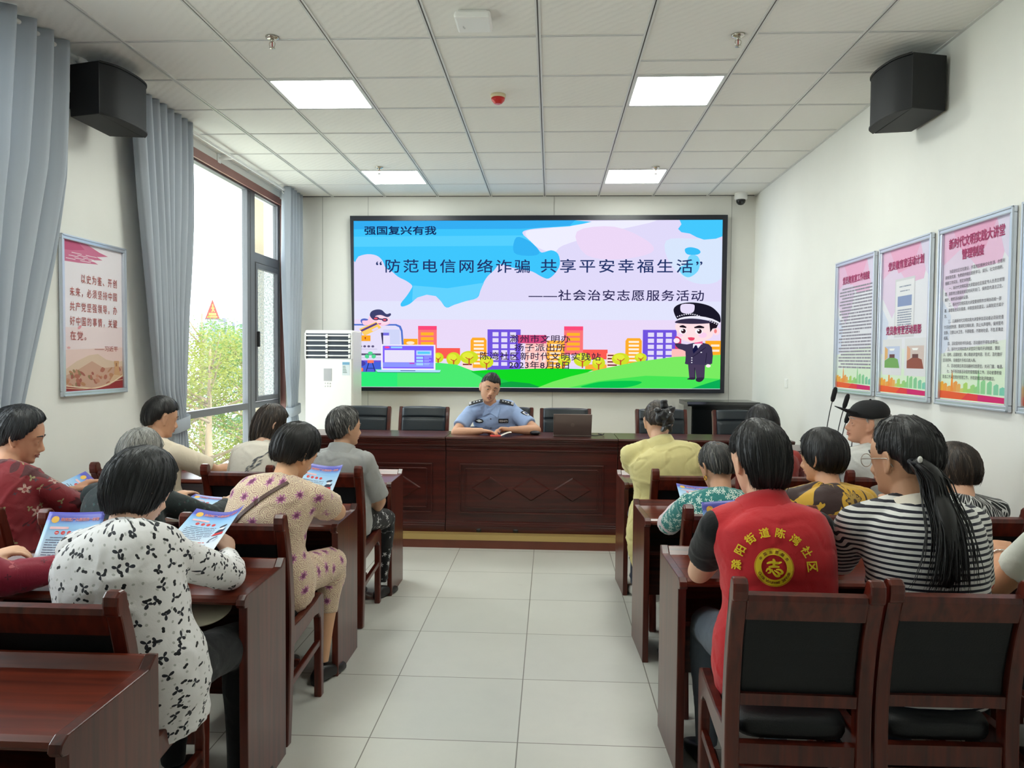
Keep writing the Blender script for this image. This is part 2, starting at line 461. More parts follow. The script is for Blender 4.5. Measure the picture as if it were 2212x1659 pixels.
# ---- audience chair: mahogany frame, black leather seat and back
def chair_proto(label, group):
    t = thing('conference_chair', label, 'chair', (0, 0, 0), 0, group)
    W = .206
    cen = smooth_curve([(-.235, 0), (-.212, .2), (-.196, .4), (-.196, .56), (-.218, .72), (-.252, .84), (-.272, .885)], 5)
    wid = [.021+.004*math.sin(math.pi*min(1, i/(len(cen)-1)))+(.006 if i > len(cen)-4 else 0) for i in range(len(cen))]
    out = ribbon([(p.x, p.y) for p in cen], wid)
    top = cen[-1]; k = len(cen)
    cap = [Vector((top.x+.027*math.cos(a), top.y+.012+.027*math.sin(a))) for a in [R(200), R(150), R(110), R(70), R(30), R(-10)]]
    out = out[:k-1]+cap+out[k+1:]
    for sx in (-1, 1):
        x0, x1 = sorted((sx*W, sx*(W-.042)))
        MB().prism([(p.x, p.y) for p in out], 'x', x0, x1, bev=.006).build('rear_post', M_WOODC, t)
        # side frame with arched underside, running into the front leg
        o = [(-.19, .455), (-.05, .452), (.1, .462), (.19, .474), (.222, .462), (.232, .43), (.228, .3), (.222, .15), (.226, 0), (.186, 0), (.184, .15), (.186, .3), (.178, .365), (.15, .392), (.1, .398), (0, .386), (-.1, .376), (-.19, .37)]
        x0, x1 = sorted((sx*(W-.004), sx*(W-.038)))
        MB().prism(o, 'x', x0, x1, bev=.005).build('leg', M_WOODC, t)
        MB().prism([(-.2, .205), (.2, .235), (.2, .262), (-.2, .235)], 'x', sx*(W-.02)-.011, sx*(W-.02)+.011, bev=.003).build('stretcher', M_WOODC, t)
    MB().box(-W+.04, W-.04, -.008, .014, .215, .245, bev=.004).build('stretcher', M_WOODC, t)
    # back rails
    MB().prism([(-.262, .80), (-.235, .808), (-.25, .868), (-.262, .882), (-.282, .876), (-.285, .86)], 'x', -W+.04, W-.04, bev=.005).build('top_rail', M_WOODC, t)
    MB().prism([(-.215, .535), (-.187, .535), (-.190, .57), (-.218, .57)], 'x', -W+.04, W-.04, bev=.004).build('middle_rail', M_WOODC, t)
    MB().prism([(-.21, .36), (-.18, .36), (-.18, .42), (-.21, .42)], 'x', -W+.04, W-.04, bev=.004).build('rear_apron', M_WOODC, t)
    MB().prism([(.185, .375), (.21, .375), (.21, .43), (.185, .43)], 'x', -W+.038, W-.038, bev=.004).build('front_apron', M_WOODC, t)
    bk = [(-.203, .57), (-.176, .575), (-.172, .62), (-.184, .70), (-.212, .78), (-.228, .808), (-.25, .802), (-.238, .76), (-.222, .70), (-.207, .62)]
    MB().prism(bk, 'x', -W+.042, W-.042, bev=.008).build('back_cushion', M_LEATHER, t)
    # seat cushion: domed
    rings = []
    for z, k, b in ((.425, .97, 0), (.44, 1, 0), (.462, 1, .0), (.476, .965, .0), (.484, .8, .0), (.487, .3, 0)):
        ring = []
        for i in range(32):
            a = 2*math.pi*i/32; ca, sa = math.cos(a), math.sin(a)
            q = lambda v: math.copysign(abs(v)**.32, v)
            ring.append((q(ca)*(W-.042)*k, q(sa)*.192*k+.003, z))
        rings.append(ring)
    MB().loft(rings).build('seat', M_LEATHER, t)
    return t

CG = 'mahogany audience chairs'
CHAIRS = [  # x centre, y of the seat centre, turn, label
    (-1.245, 4.39, 0, 'mahogany chair under the person in the grey short-sleeved shirt, front row beside the aisle'),
    (-1.735, 4.37, 0, 'mahogany chair under the girl in the cream printed T-shirt by the window'),
    (-2.375, 4.38, 0, 'mahogany chair under the man in the beige T-shirt beside the grey curtain'),
    (-1.215, 3.10, 0, 'mahogany chair under the woman in the lilac paisley dress, beside the aisle'),
    (-1.79, 3.12, 0, 'mahogany chair under the grey-haired person in dark green, behind the white floral blouse'),
    (-2.36, 3.12, 0, 'mahogany chair under the woman in the dark red floral blouse by the left wall'),
    (-1.30, 2.14, 0, 'mahogany chair under the woman in the white blouse with black flowers, left of the aisle'),
    (-2.05, 2.14, 0, 'mahogany chair under the person in crimson at the left edge of the photo'),
    (.76, 4.47, R(2), 'mahogany chair under the woman in the pale yellow jacket'),
    (1.26, 4.50, R(2), 'mahogany chair under the person in the rust red top'),
    (1.845, 4.53, R(1), 'mahogany chair under the old man in the black cap'),
    (.76, 3.44, R(1), 'mahogany chair under the woman in the teal leaf-print blouse'),
    (1.27, 3.47, R(2), 'mahogany chair under the woman in the yellow and brown floral blouse'),
    (1.80, 3.49, R(1), 'mahogany chair under the woman in the black and white streaked top'),
    (.722, 2.385, R(-1.0), 'mahogany chair with black leather back, under the woman in the red vest, foreground'),
    (1.143, 2.41, R(1.0), 'mahogany chair with black leather back, under the woman in stripes, right foreground'),
    (1.72, 2.40, R(1), 'mahogany chair at the right edge, under the person wearing the bracelet'),
]
_c = None
for x, y, rz, lab in CHAIRS:
    if _c is None: _c = chair_proto(lab, CG); _c.location = (x, y, 0)
    else: dup(_c, (x, y, 0), rz, lab)

# ---- audience desks
def desk_proto(L, label, group):
    """origin at the aisle end, far edge on y=0, running towards +x"""
    t = thing('conference_desk', label, 'desk', (0, 0, 0), 0, group)
    prof = [(0, .762), (-.012, .764), (-.045, .738), (-.365, .734), (-.386, .722), (-.392, .706), (-.384, .695), (-.366, .69), (-.362, 0), (0, 0)]
    for x in (0, L-.03): MB().prism(prof, 'x', x, x+.03, bev=.003).build('side_panel', M_WOODZ, t)
    tp = [(-.002, .70), (-.002, .76), (-.014, .76), (-.046, .733), (-.362, .729), (-.378, .722), (-.384, .712), (-.376, .702), (-.36, .698), (-.05, .70)]
    MB().prism(tp, 'x', .03, L-.03, bev=.002).build('desktop', M_WOODX, t)
    MB().box(.03, L-.03, -.30, -.03, .53, .548, bev=.002).build('shelf', M_WOODX, t)
    MB().box(.03, L-.03, -.03, -.012, .24, .70, bev=.002).build('front_panel', M_WOODX, t)
    n = 1 if L < 1.5 else 2
    MB().box(L/2-.012, L/2+.012, -.33, -.03, .0, .70, bev=.002).build('divider', M_WOODZ, t)
    return t
DG = 'mahogany audience desks'
def left_desk(y, L, lab, src):
    # mirrored: aisle end at x=-1.0, body towards -x
    if src is None:
        t = desk_proto(L, lab, DG); t.location = (-1.0-L, y, 0); return t
    return dup(src, (-1.0-L, y, 0), 0, lab)
LD = left_desk(5.09, 1.76, 'long mahogany desk in the left front row, in front of the grey shirt', None)
left_desk(3.87, 1.76, 'long mahogany desk in the left middle row, in front of the lilac paisley dress', LD)
left_desk(2.80, 1.76, 'long mahogany desk on the left under the elbow in white floral sleeve', LD)
nd = left_desk(1.868, 1.76, 'long mahogany desk with a scratched empty top, bottom left foreground', LD)
sc = MB()
sc.tube([(1.285, -.255, .7312), (1.34, -.275, .7310), (1.40, -.31, .7305)], .0012, 6)
sc.tube([(1.325, -.352, .7295), (1.355, -.345, .7297)], .0010, 6)
sc.build('scratch', mat('bare_wood_scratch', (226, 178, 120), .6), nd)
RD = desk_proto(1.7, 'long mahogany desk in the right front row, in front of the pale yellow jacket', DG)
RD.location = (.46, 5.215, 0); RD.rotation_euler = (0, 0, R(3))
dup(RD, (.459, 4.14, 0), R(2.5), 'long mahogany desk in the right middle row, in front of the teal leaf-print blouse')
dup(RD, (.459, 3.12, 0), R(2.2), 'long mahogany desk on the right, in front of the red vest and the striped top')

# ---- the speakers' podium: three panelled front desks on the platform
def podium_proto(label, group):
    t = thing('podium_desk', label, 'desk', (0, 0, 0), 0, group)
    W = 1.388; H = .775
    MB().box(.002, W-.002, .01, .035, 0, H-.08).build('front_board', M_PODIUM, t)
    # stepped cornice
    MB().prism([(-.03, H), (-.036, H-.012), (-.028, H-.02), (-.026, H-.03), (-.016, H-.036), (-.014, H-.048), (-.004, H-.054), (-.002, H-.068), (.01, H-.085), (.46, H-.085), (.46, H)], 'x', .001, W-.001, bev=.0015).build('worktop', M_PODIUM, t)
    MB().prism([(-.002, H-.1), (.012, H-.085), (.012, H-.12), (0, H-.112)], 'x', .002, W-.002).build('moulding', M_PODIUM, t)
    MB().prism([(-.02, 0), (-.02, .05), (-.012, .054), (-.012, .066), (-.004, .07), (-.004, .082), (.01, .086), (.01, 0)], 'x', .002, W-.002, bev=.001).build('plinth', M_PODIUM, t)
    fr = MB(); a, b, c, d = .11, W-.11, .15, .555
    for (x0, x1, z0, z1) in ((a, b, c, c+.012), (a, b, d-.012, d), (a, a+.012, c, d), (b-.012, b, c, d)): fr.box(x0, x1, -.004, .01, z0, z1, bev=.002)
    a2, b2, c2, d2 = a+.05, b-.05, c+.05, d-.045
    for (x0, x1, z0, z1) in ((a2, b2, c2-.008, c2), (a2, b2, d2, d2+.008), (a2-.008, a2, c2, d2), (b2, b2+.008, c2, d2)): fr.box(x0, x1, .0, .01, z0, z1, bev=.002)
    fr.build('panel_frame', M_PODIUM, t)
    for k in range(3):
        cx = W/2+(k-1)*.335; z = (c2+d2)/2
        m = MB(); w, h = .155, .098
        V = [(cx-w, .01, z), (cx, .01, z+h), (cx+w, .01, z), (cx, .01, z-h), (cx-w+.016, -.002, z), (cx, -.002, z+h-.01), (cx+w-.016, -.002, z), (cx, -.002, z-h+.01)]
        m.add(V, [(0, 1, 5, 4), (1, 2, 6, 5), (2, 3, 7, 6), (3, 0, 4, 7), (4, 5, 6, 7)])
        m.build('diamond', M_PODIUM, t, recalc=True)
    for x in (.002, W-.027): MB().box(x, x+.025, .036, .30, 0, H-.086).build('side_panel', M_PODIUM, t)
    return t
p0 = podium_proto('panelled mahogany podium desk with three diamonds, in the middle under the officer', 'panelled podium desks')
p0.location = (-.843, 6.075, PZ)
dup(p0, (-2.233, 6.075, PZ), 0, 'panelled mahogany podium desk at the left end, behind the grey shirt')
dup(p0, (.547, 6.075, PZ), 0, 'panelled mahogany podium desk at the right end, behind the pale yellow jacket')

# ---- leather chairs behind the podium
def boss_chair(label, group):
    t = thing('leather_armchair', label, 'chair', (0, 0, 0), 0, group); W = .232
    cen = smooth_curve([(.225, 0), (.2, .25), (.19, .45), (.2, .65), (.235, .85), (.27, .955)], 5)   # faces -y
    out = ribbon([(p.x, p.y) for p in cen], .024)
    for sx in (-1, 1):
        x0, x1 = sorted((sx*W, sx*(W-.036)))
        MB().prism([(p.x, p.y) for p in out], 'x', x0, x1, bev=.007).build('rear_post', M_WOODC, t)
        o = [(.19, .47), (-.2, .48), (-.235, .45), (-.235, 0), (-.195, 0), (-.195, .36), (-.16, .4), (.19, .39)]
        MB().prism(o, 'x', x0, x1, bev=.006).build('leg', M_WOODC, t)
    # back: upholstered with two horizontal channels
    pts = smooth_curve([(.165, .5), (.165, .65), (.195, .83), (.235, .955)], 14)
    rings = []
    L = len(pts)
    for i, p in enumerate(pts):
        z = p.y; ch = 1-.45*math.exp(-((z-.86)/.008)**2)-.45*math.exp(-((z-.725)/.008)**2)-.4*math.exp(-((z-.6)/.008)**2)
        e = min(1, i/2+.4, (L-1-i)/3+.35)
        ring = []
        for k in range(28):
            a = 2*math.pi*k/28; q = lambda v, n: math.copysign(abs(v)**n, v)
            x = q(math.cos(a), .25)*(W-.03)*(.985+.015*e); y = p.x+.02+q(math.sin(a), .6)*.042*(ch if math.sin(a) < 0 else 1)*e
            ring.append((x, y, z+.012*(1-abs(x/W)**3)*(i/L)))
        rings.append(ring)
    MB().loft(rings).build('backrest', M_FRONTLEATHER, t)
    rings = []
    for z, k in ((.40, .97), (.42, 1), (.455, 1), (.475, .96), (.485, .8), (.487, .2)):
        ring = []
        for i in range(28):
            a = 2*math.pi*i/28; q = lambda v: math.copysign(abs(v)**.3, v)
            ring.append((q(math.cos(a))*(W-.036)*k, q(math.sin(a))*.2*k-.02, z))
        rings.append(ring)
    MB().loft(rings).build('seat', M_FRONTLEATHER, t)
    return t
bl = [(-1.69, 6.60, 'blue-black leather chair at the left end behind the podium, next to the air conditioner'),
      (-1.155, 6.62, 'blue-black leather chair second from left behind the podium, left of the officer'),
      (-.385, 6.66, 'blue-black leather chair the officer sits on'),
      (.138, 6.60, 'blue-black leather chair behind the brown laptop'),
      (1.00, 6.62, 'blue-black leather chair behind the head of the woman with the black hair bow'),
      (1.69, 6.62, 'blue-black leather chair in front of the black cabinet')]
b0 = None
for x, y, lab in bl:
    if b0 is None: b0 = boss_chair(lab, 'leather chairs behind the podium'); b0.location = (x, y, PZ)
    else: dup(b0, (x, y, PZ), 0, lab)

# ---- laptop, cable, wallet, papers on the podium
TZ = PZ+.775
t = thing('laptop', 'brown-grey laptop seen from behind its open lid, on the podium right of the officer', 'laptop', (.182, 6.18, TZ))
MB().box(-.155, .155, -.0, .215, .001, .016, bev=.004).build('base', mat('laptop_shell', (126, 110, 104), .4, metal=.4), t)
m = MB(); m.box(-.155, .155, -.005, .002, 0, .2, bev=.0025)
lid = m.build('lid', MATS['laptop_shell'], t); lid.location = (0, -.004, .016); lid.rotation_euler = (R(28), 0, 0)
MB().prism([(.016*math.cos(a*.3142), .1+.016*math.sin(a*.3142)) for a in range(20)], 'y', -.0062, -.005).build('emblem', mat('laptop_emblem', (142, 128, 120), .3, metal=.6), lid)
tm = text_mesh('LEGION', w=.028); mm = link('maker_mark', tm, lid); tm.materials.append(M_DARK); mm.location = (-.147, -.0062, .165); mm.rotation_euler = (R(90), R(90), 0)
o = MB().tube(smooth_curve([(.335, 6.36, TZ+.004), (.36, 6.26, TZ+.005), (.42, 6.22, TZ+.012), (.445, 6.25, TZ+.022), (.44, 6.33, TZ+.006), (.41, 6.42, TZ+.004)], 8), .0035, 8).build('charging_cable', M_DARK)
tag(o, 'thin black cable curling on the podium right of the laptop', 'cable')
o = MB().ball((0, 0, .018), (.045, .03, .018), 16).build('wallet', mat('dark_wallet', (32, 30, 38), .4)); o.location = (-.125, 6.29, TZ)
tag(o, 'small dark pouch lying on the podium beside the officer elbow', 'pouch')

# ---- standing air conditioner
t = thing('standing_air_conditioner', 'tall white floor-standing air conditioner with louvred vent, left of the screen', 'air conditioner', (-2.315, 7.95, PZ))
M_AC = mat('air_conditioner_white', (232, 230, 226), .35, var=.015)
MB().box(-.255, .255, -.17, .2, 0, 1.69, bev=.018).build('body', M_AC, t)
MB().box(-.245, .245, -.185, -.168, .02, 1.385, bev=.006).build('front_panel', M_AC, t)
vb = MB().box(-.245, .245, -.176, -.166, 1.395, 1.655).build('vent_opening', mat('vent_dark', (46, 54, 66), .6), t)
lv = MB()
for k in range(5): lv.prism([(-.19, 1.418+k*.052), (-.176, 1.424+k*.052), (-.176, 1.432+k*.052), (-.19, 1.426+k*.052)], 'x', -.245, .245)
lv.build('louvre', M_AC, t)
lv = MB()
for x in (-.02, .22):
    for k in range(5): lv.prism([(-.192, 1.40+k*.052), (-.176, 1.40+k*.052), (-.176, 1.44+k*.052), (-.196, 1.43+k*.052)], 'x', x-.01, x+.012)
lv.build('vane', M_AC, t)
for x in (-.25, .238): MB().box(x, x+.012, -.19, -.165, 1.39, 1.66).build('vent_surround', M_AC, t)
MB().box(-.05, .035, -.188, -.184, 1.16, 1.29, bev=.001).build('display', mat('ac_display', (172, 172, 174), .25), t)
kn = MB()
for i in range(3):
    for j in range(2): kn.lathe([(0, 0), (.008, 0), (.008, .002), (0, .002)], (-.035+i*.026, -.185, 1.105+j*.03), 12, M=Matrix.Rotation(R(90), 3, 'X'))
kn.build('button', mat('ac_button', (190, 188, 184), .4), t)
MB().box(.145, .225, -.1866, -.1846, 1.22, 1.36).build('energy_label', mat('energy_label', (206, 214, 216), .5), t)
MB().box(.148, .222, -.1876, -.1864, 1.33, 1.357).build('energy_label_band', mat('energy_label_blue', (110, 160, 190), .5), t)
eb = MB()
for k in range(5): eb.box(.152, .18+.004*k, -.1876, -.1864, 1.31-k*.016, 1.318-k*.016)
eb.build('energy_label_bars', mat('energy_label_ink', (120, 140, 130), .5), t)
for k in range(3): MB().box(-.258, -.2555, -.12, .16, .45+k*.22, .455+k*.22).build('side_groove', mat('groove', (170, 168, 164), .5), t)

# ---- black cabinet behind the chairs
t = thing('equipment_cabinet', 'glossy black cabinet in the front right corner, behind a leather chair', 'cabinet', (1.80, 8.15, PZ))
M_BLK = mat('gloss_black', (14, 17, 19), .16)
MB().box(-.33, .33, -.22, .25, 0, .93, bev=.006).build('body', M_BLK, t)
MB().prism([(-.27, .93), (-.27, .95), (-.23, .975), (.26, .975), (.26, .93)], 'x', -.38, .37, bev=.004).build('top', M_BLK, t)
for sx in (-1, 1):
    d = MB().box(min(sx*.005, sx*.32), max(sx*.005, sx*.32), -.228, -.2205, .03, .9, bev=.003).build('door', M_BLK, t)
    MB().box(sx*.03-.006, sx*.03+.006, -.24, -.228, .45, .58, bev=.002).build('handle', M_METAL, d)

# ---- lectern table with gooseneck microphones
t = thing('side_table', 'dark wood side table by the right wall, carrying gooseneck microphones', 'table', (1.98, 5.62, 0))
MB().box(-.24, .24, -.2, .2, .855, .885, bev=.004).build('table_top', M_PODIUM, t)
MB().box(-.21, .21, .15, .17, .1, .855).build('back_board', M_PODIUM, t)
for sx in (-1, 1): MB().box(min(sx*.23, sx*.2), max(sx*.23, sx*.2), -.18, .17, 0, .855, bev=.003).build('side_panel', M_PODIUM, t)
mics = [(1.985, 5.53, 1.235, .04, 'tallest gooseneck microphone, leftmost of the four by the right wall'),
        (2.052, 5.50, 1.19, .045, 'gooseneck microphone just in front of the cap brim of the old man'),
        (2.105, 5.56, 1.08, .03, 'gooseneck microphone in front of the old man chin'),
        (2.165, 5.52, 1.05, .02, 'shortest gooseneck microphone, nearest the right wall')]
for x, y, z, dx, lab in mics:
    t = thing('gooseneck_microphone', lab, 'microphone', (x, y, .885), 0, 'gooseneck microphones')
    h = z-.885
    MB().lathe([(0, 0), (.038, 0), (.038, .018), (.03, .024), (0, .024)], n=20).build('base', M_DARK, t)
    pts = smooth_curve([(0, 0, .02), (.002, 0, h*.35), (dx*.55, 0, h*.75), (dx, 0, h)], 6)
    MB().tube(pts, .0038, 8).build('gooseneck', mat('graphite', (52, 52, 54), .4), t)
    d = (pts[-1]-pts[-3]).normalized(); p = pts[-1]
    MB().tube([p-d*.005, p, p+d*.02, p+d*.08, p+d*.1, p+d*.104], [.006, .012, .0165, .0165, .011, .003], 14).build('foam_windscreen', mat('black_foam', (16, 17, 20), .9), t)

# ---- ceiling and wall fittings
def sprinkler(x, y, lab, first=[]):
    if first: return dup(first[0], (x, y, ZC), 0, lab)
    t = thing('sprinkler_head', lab, 'sprinkler', (x, y, ZC), 0, 'ceiling sprinklers'); first.append(t)
    MB().lathe([(0, -.001), (.038, -.001), (.036, -.008), (.02, -.014), (0, -.014)], n=24).build('escutcheon', M_CHROME, t)
    f = MB().tube([(0, 0, -.012), (0, 0, -.028)], .011, 12)
    for sx in (-1, 1): f.tube(smooth_curve([(0, 0, -.026), (sx*.015, 0, -.034), (sx*.014, 0, -.052), (0, 0, -.062)], 5), .0028, 8)
    f.build('frame', M_CHROME, t)
    MB().tube([(0, 0, -.028), (0, 0, -.058)], .003, 8).build('bulb', mat('red_bulb', (190, 50, 40), .2), t)
    MB().lathe([(0, -.062), (.017, -.062), (.017, -.065), (0, -.065)], n=20).build('deflector', M_CHROME, t)
    return t
sprinkler(-1.597, 4.273, 'chrome ceiling sprinkler left, above the nearer left light panel')
sprinkler(1.025, 4.327, 'chrome ceiling sprinkler right, above the nearer right light panel')
sprinkler(-1.655, 7.20, 'small chrome ceiling sprinkler beside the far left light panel')
sprinkler(.972, 7.25, 'small chrome ceiling sprinkler beside the far right light panel')
t = thing('smoke_alarm', 'round red and cream alarm on the ceiling between the light panels', 'alarm', (-.38, 5.25, ZC))
MB().lathe([(0, 0), (.052, 0), (.052, -.018), (.046, -.024), (0, -.024)], n=28).build('base', mat('cream_plastic', (226, 214, 178), .5), t)
MB().lathe([(0, -.024), (.048, -.024), (.044, -.04), (.028, -.058), (.02, -.062), (0, -.062)], n=28).build('lens', mat('red_plastic', (206, 38, 36), .3), t)
MB().lathe([(0, -.062), (.018, -.062), (.015, -.066), (0, -.066)], n=20).build('tip', mat('pink_plastic', (226, 130, 150), .3), t)
t = thing('wireless_access_point', 'white rounded square box hanging under the ceiling, top centre', 'access point', (-.425, 4.05, ZC))
MB().box(-.075, .075, -.075, .075, -.012, 0).build('mount', M_WHITEPL, t)
MB().box(-.095, .095, -.095, .095, -.05, -.01, bev=.012).build('housing', M_WHITEPL, t)
tm = text_mesh('ruijie', w=.035); mm = link('logo', tm, t); tm.materials.append(mat('grey_ink', (140, 140, 138), .5)); mm.location = (-.055, .02, -.0505); mm.rotation_euler = (R(180), 0, R(80))
t = thing('dome_camera', 'white dome security camera in the top right front corner', 'camera', (2.05, 8.40, ZC))
MB().lathe([(0, 0), (.068, 0), (.068, -.06), (.06, -.07), (0, -.07)], n=28).build('housing', M_WHITEPL, t)
MB().lathe([(0, -.07), (.05, -.07), (.05, -.085), (.044, -.105), (.028, -.122), (.01, -.128), (0, -.128)], n=28).build('dome', mat('smoked_dome', (20, 22, 26), .08), t)
MB().lathe([(0, 0), (.014, 0), (.014, .004), (0, .004)], (0, -.036, -.098), 16, M=Matrix.Rotation(R(50), 3, 'X')).build('lens', mat('lens_glint', (90, 92, 100), .1), t)
t = thing('light_switch', 'small white switch plate on the right wall beneath the leftmost right-hand poster', 'switch', (XR, 7.29, 1.305))
MB().box(-.008, 0, -.043, .043, -.043, .043, bev=.003).build('plate', M_WHITEPL, t)
MB().box(-.011, -.007, -.018, .018, -.03, .03, bev=.001).build('rocker', M_WHITEPL, t)

# ---- wall loudspeakers
def loudspeaker(lab, x, y, s):
    t = thing('wall_loudspeaker', lab, 'loudspeaker', (x, y, 3.1), 0, 'black wall loudspeakers')
    M_SPK = mat('loudspeaker_black', (17, 18, 21), .65, bump=.05, bscale=300); M_GR = mat('loudspeaker_grille', (22, 24, 28), .7)
    # plan outline: back by the wall at +s*x, bulged front towards the room
    def P(a, b): return (s*a, b)
    box = [P(.01, -.20), P(-.20, -.255), P(-.20, .235), P(.01, .20)]
    MB().prism(box, 'z', -.155, .155, bev=.004).build('cabinet', M_SPK, t, recalc=True)
    fr = smooth_curve([(-.20, -.25), (-.262, -.16), (-.285, 0), (-.268, .14), (-.205, .23)], 16)
    out = [P(p.x, p.y) for p in fr]
    MB().prism(out, 'z', -.145, .145, bev=.003).build('grille', M_GR, t, recalc=True)
    for z0, z1 in ((-.158, -.145), (.145, .158)): MB().prism([P(p.x*1.02, p.y*1.02) for p in fr], 'z', z0, z1, bev=.002).build('trim', M_SPK, t, recalc=True)
    MB().ball((s*-.205, -.10, .01), (.060, .075, .075), 20).build('woofer_bulge', M_GR, t)
    b = MB(); b.box(min(s*0, s*.05), max(s*0, s*.05), -.05, .05, .155, .172); b.box(min(s*.0, s*.04), max(s*.0, s*.04), -.02, .02, .172, .19)
    b.build('bracket', M_DARK, t)
    return t
loudspeaker('black curved wall loudspeaker high on the right wall', 2.205, 4.64, 1)
loudspeaker('dark curved wall loudspeaker high on the left wall between the curtains', -2.87, 4.62, -1)
MB().box(-.14, -.02, -.03, .03, -.05, .05).build('bracket', M_DARK, [o for o in COL.objects if o.name.startswith('wall_loudspeaker') and o.location.x < 0][0])

# ---- curtains on rods
def curtain_mat():
    m, nt, b = newmat('curtain_fabric'); L = nt.links
    b.inputs['Base Color'].default_value = rgb((190, 198, 208)); b.inputs['Roughness'].default_value = .75
    b.inputs['Sheen Weight'].default_value = .3
    tr = N(nt, 'ShaderNodeBsdfTranslucent'); tr.inputs['Color'].default_value = rgb((196, 204, 214))
    mx = N(nt, 'ShaderNodeMixShader'); mx.inputs[0].default_value = .25
    out = nt.nodes['Material Output']
    L.new(b.outputs[0], mx.inputs[1]); L.new(tr.outputs[0], mx.inputs[2]); L.new(mx.outputs[0], out.inputs['Surface'])
    tc = N(nt, 'ShaderNodeTexCoord'); nz = N(nt, 'ShaderNodeTexNoise', i_Scale=500.0); L.new(tc.outputs['Object'], nz.inputs['Vector'])
    bp = N(nt, 'ShaderNodeBump', i_Strength=.1, i_Distance=.003); L.new(nz.outputs['Fac'], bp.inputs['Height']); L.new(bp.outputs['Normal'], b.inputs['Normal'])
    return m
M_CURT = curtain_mat()
RODX, RODZ = -2.85, 3.295
def lerp_lin(tab, z):
    if z <= tab[0][0]: return tab[0][1]
    for (za, ya), (zb, yb) in zip(tab, tab[1:]):
        if z <= zb: return ya+(yb-ya)*(z-za)/(zb-za)
    return tab[-1][1]
def curtain(lab, left, right, folds, tie=.98, seed=0):
    """gathered curtain: outer edges given as (height, position) from the hem up, pinched at the tieback"""
    prof = lambda tab, z: lerp_lin(tab, z)
    y0, y1, t0, t1 = prof(left, RODZ), prof(right, RODZ), prof(left, tie), prof(right, tie)
    t = thing('curtain', lab, 'curtain', (0, 0, 0), 0, 'grey curtains'); rnd = random.Random(seed)
    nz_, nu = 60, folds*14
    ph = [rnd.uniform(-.25, .25) for _ in range(folds+1)]
    V = []; F = []
    for i in range(nz_+1):
        z = RODZ+.036-(RODZ+.026)*i/nz_
        a, b = prof(left, z), prof(right, z); amp = .026+.03*min(1, abs(z-tie)/1.6)
        pin = math.exp(-((z-tie)/.05)**2)
        for j in range(nu+1):
            u = j/nu; f = u*folds; fi = int(min(f, folds-1e-6))
            s = math.sin(2*math.pi*(u*folds)+ph[fi]*.6*math.sin(math.pi*(f-fi)))
            sag = .02*math.sin(z*3+u*5+seed)
            V.append((RODX+amp*s*(1-.45*pin)+.012*math.sin(4*math.pi*u*folds+z)+sag*.3, a+(b-a)*u+.012*math.sin(z*2.3+u*9)*(1-pin), z))
    for i in range(nz_):
        for j in range(nu): F.append((i*(nu+1)+j, i*(nu+1)+j+1, (i+1)*(nu+1)+j+1, (i+1)*(nu+1)+j))
    mb = MB().add(V, F, 0, True); o = mb.build('fabric', M_CURT, t)
    sd = o.modifiers.new('thickness', 'SOLIDIFY'); sd.thickness = .003
    c = (t0+t1)/2; hw = (t1-t0)/2+.012
    ring = []
    V = []; F = []; n = 28
    for zz, kk in ((tie+.05, 1.02), (tie+.045, 1.06), (tie-.045, 1.06), (tie-.05, 1.02)):
        for k in range(n):
            a = 2*math.pi*k/n; q = lambda v: math.copysign(abs(v)**.6, v)
            V.append((RODX+q(math.cos(a))*.052*kk, c+q(math.sin(a))*hw*kk, zz+.02*math.sin(a)))
    for i in range(3):
        for k in range(n): F.append((i*n+k, i*n+(k+1) % n, (i+1)*n+(k+1) % n, (i+1)*n+k))
    MB().add(V, F, 0, True).build('tieback', M_CURT, t)
    for k in range(folds):
        y = y0+(y1-y0)*(k+.5)/folds
        g = MB(); P = []
        for a in range(17): P.append((RODX+.012*math.sin(a*0), y+.0, 0))
        MB().tube([(RODX+.034*math.cos(2*math.pi*a/20), y+.006*math.sin(k*3), RODZ+.034*math.sin(2*math.pi*a/20)) for a in range(21)], .006, 8).build('eyelet', M_WHITEPL, t)
    return t
curtain('grey curtain at the left edge, nearest the camera, gathered before the left poster', [(0, 3.1), (.6, 3.2), (.95, 3.35), (1.3, 3.2), (2, 3.08), (3.3, 3.05)], [(0, 3.9), (.6, 3.86), (.95, 3.80), (1.21, 3.93), (1.7, 4.09), (2.07, 4.20), (2.57, 4.31), (3.3, 4.38)], 9, .95, 1)
curtain('grey curtain between the left poster and the window', [(0, 5.42), (.6, 5.50), (.9, 5.54), (1.0, 5.55), (1.1, 5.46), (1.25, 5.34), (1.9, 5.25), (2.45, 5.17), (3.3, 5.04)], [(0, 5.86), (.6, 5.80), (1.0, 5.75), (1.23, 5.78), (2.14, 5.82), (3.3, 5.86)], 8, 1.0, 2)
curtain('narrow grey curtain at the far end of the window beside the air conditioner', [(0, 8.04), (.6, 8.06), (.95, 8.11), (1.1, 8.09), (1.37, 8.03), (2.36, 7.98), (3.3, 7.94)], [(0, 8.42), (.6, 8.40), (.95, 8.36), (1.3, 8.42), (2, 8.45), (3.3, 8.46)], 5, .93, 3)
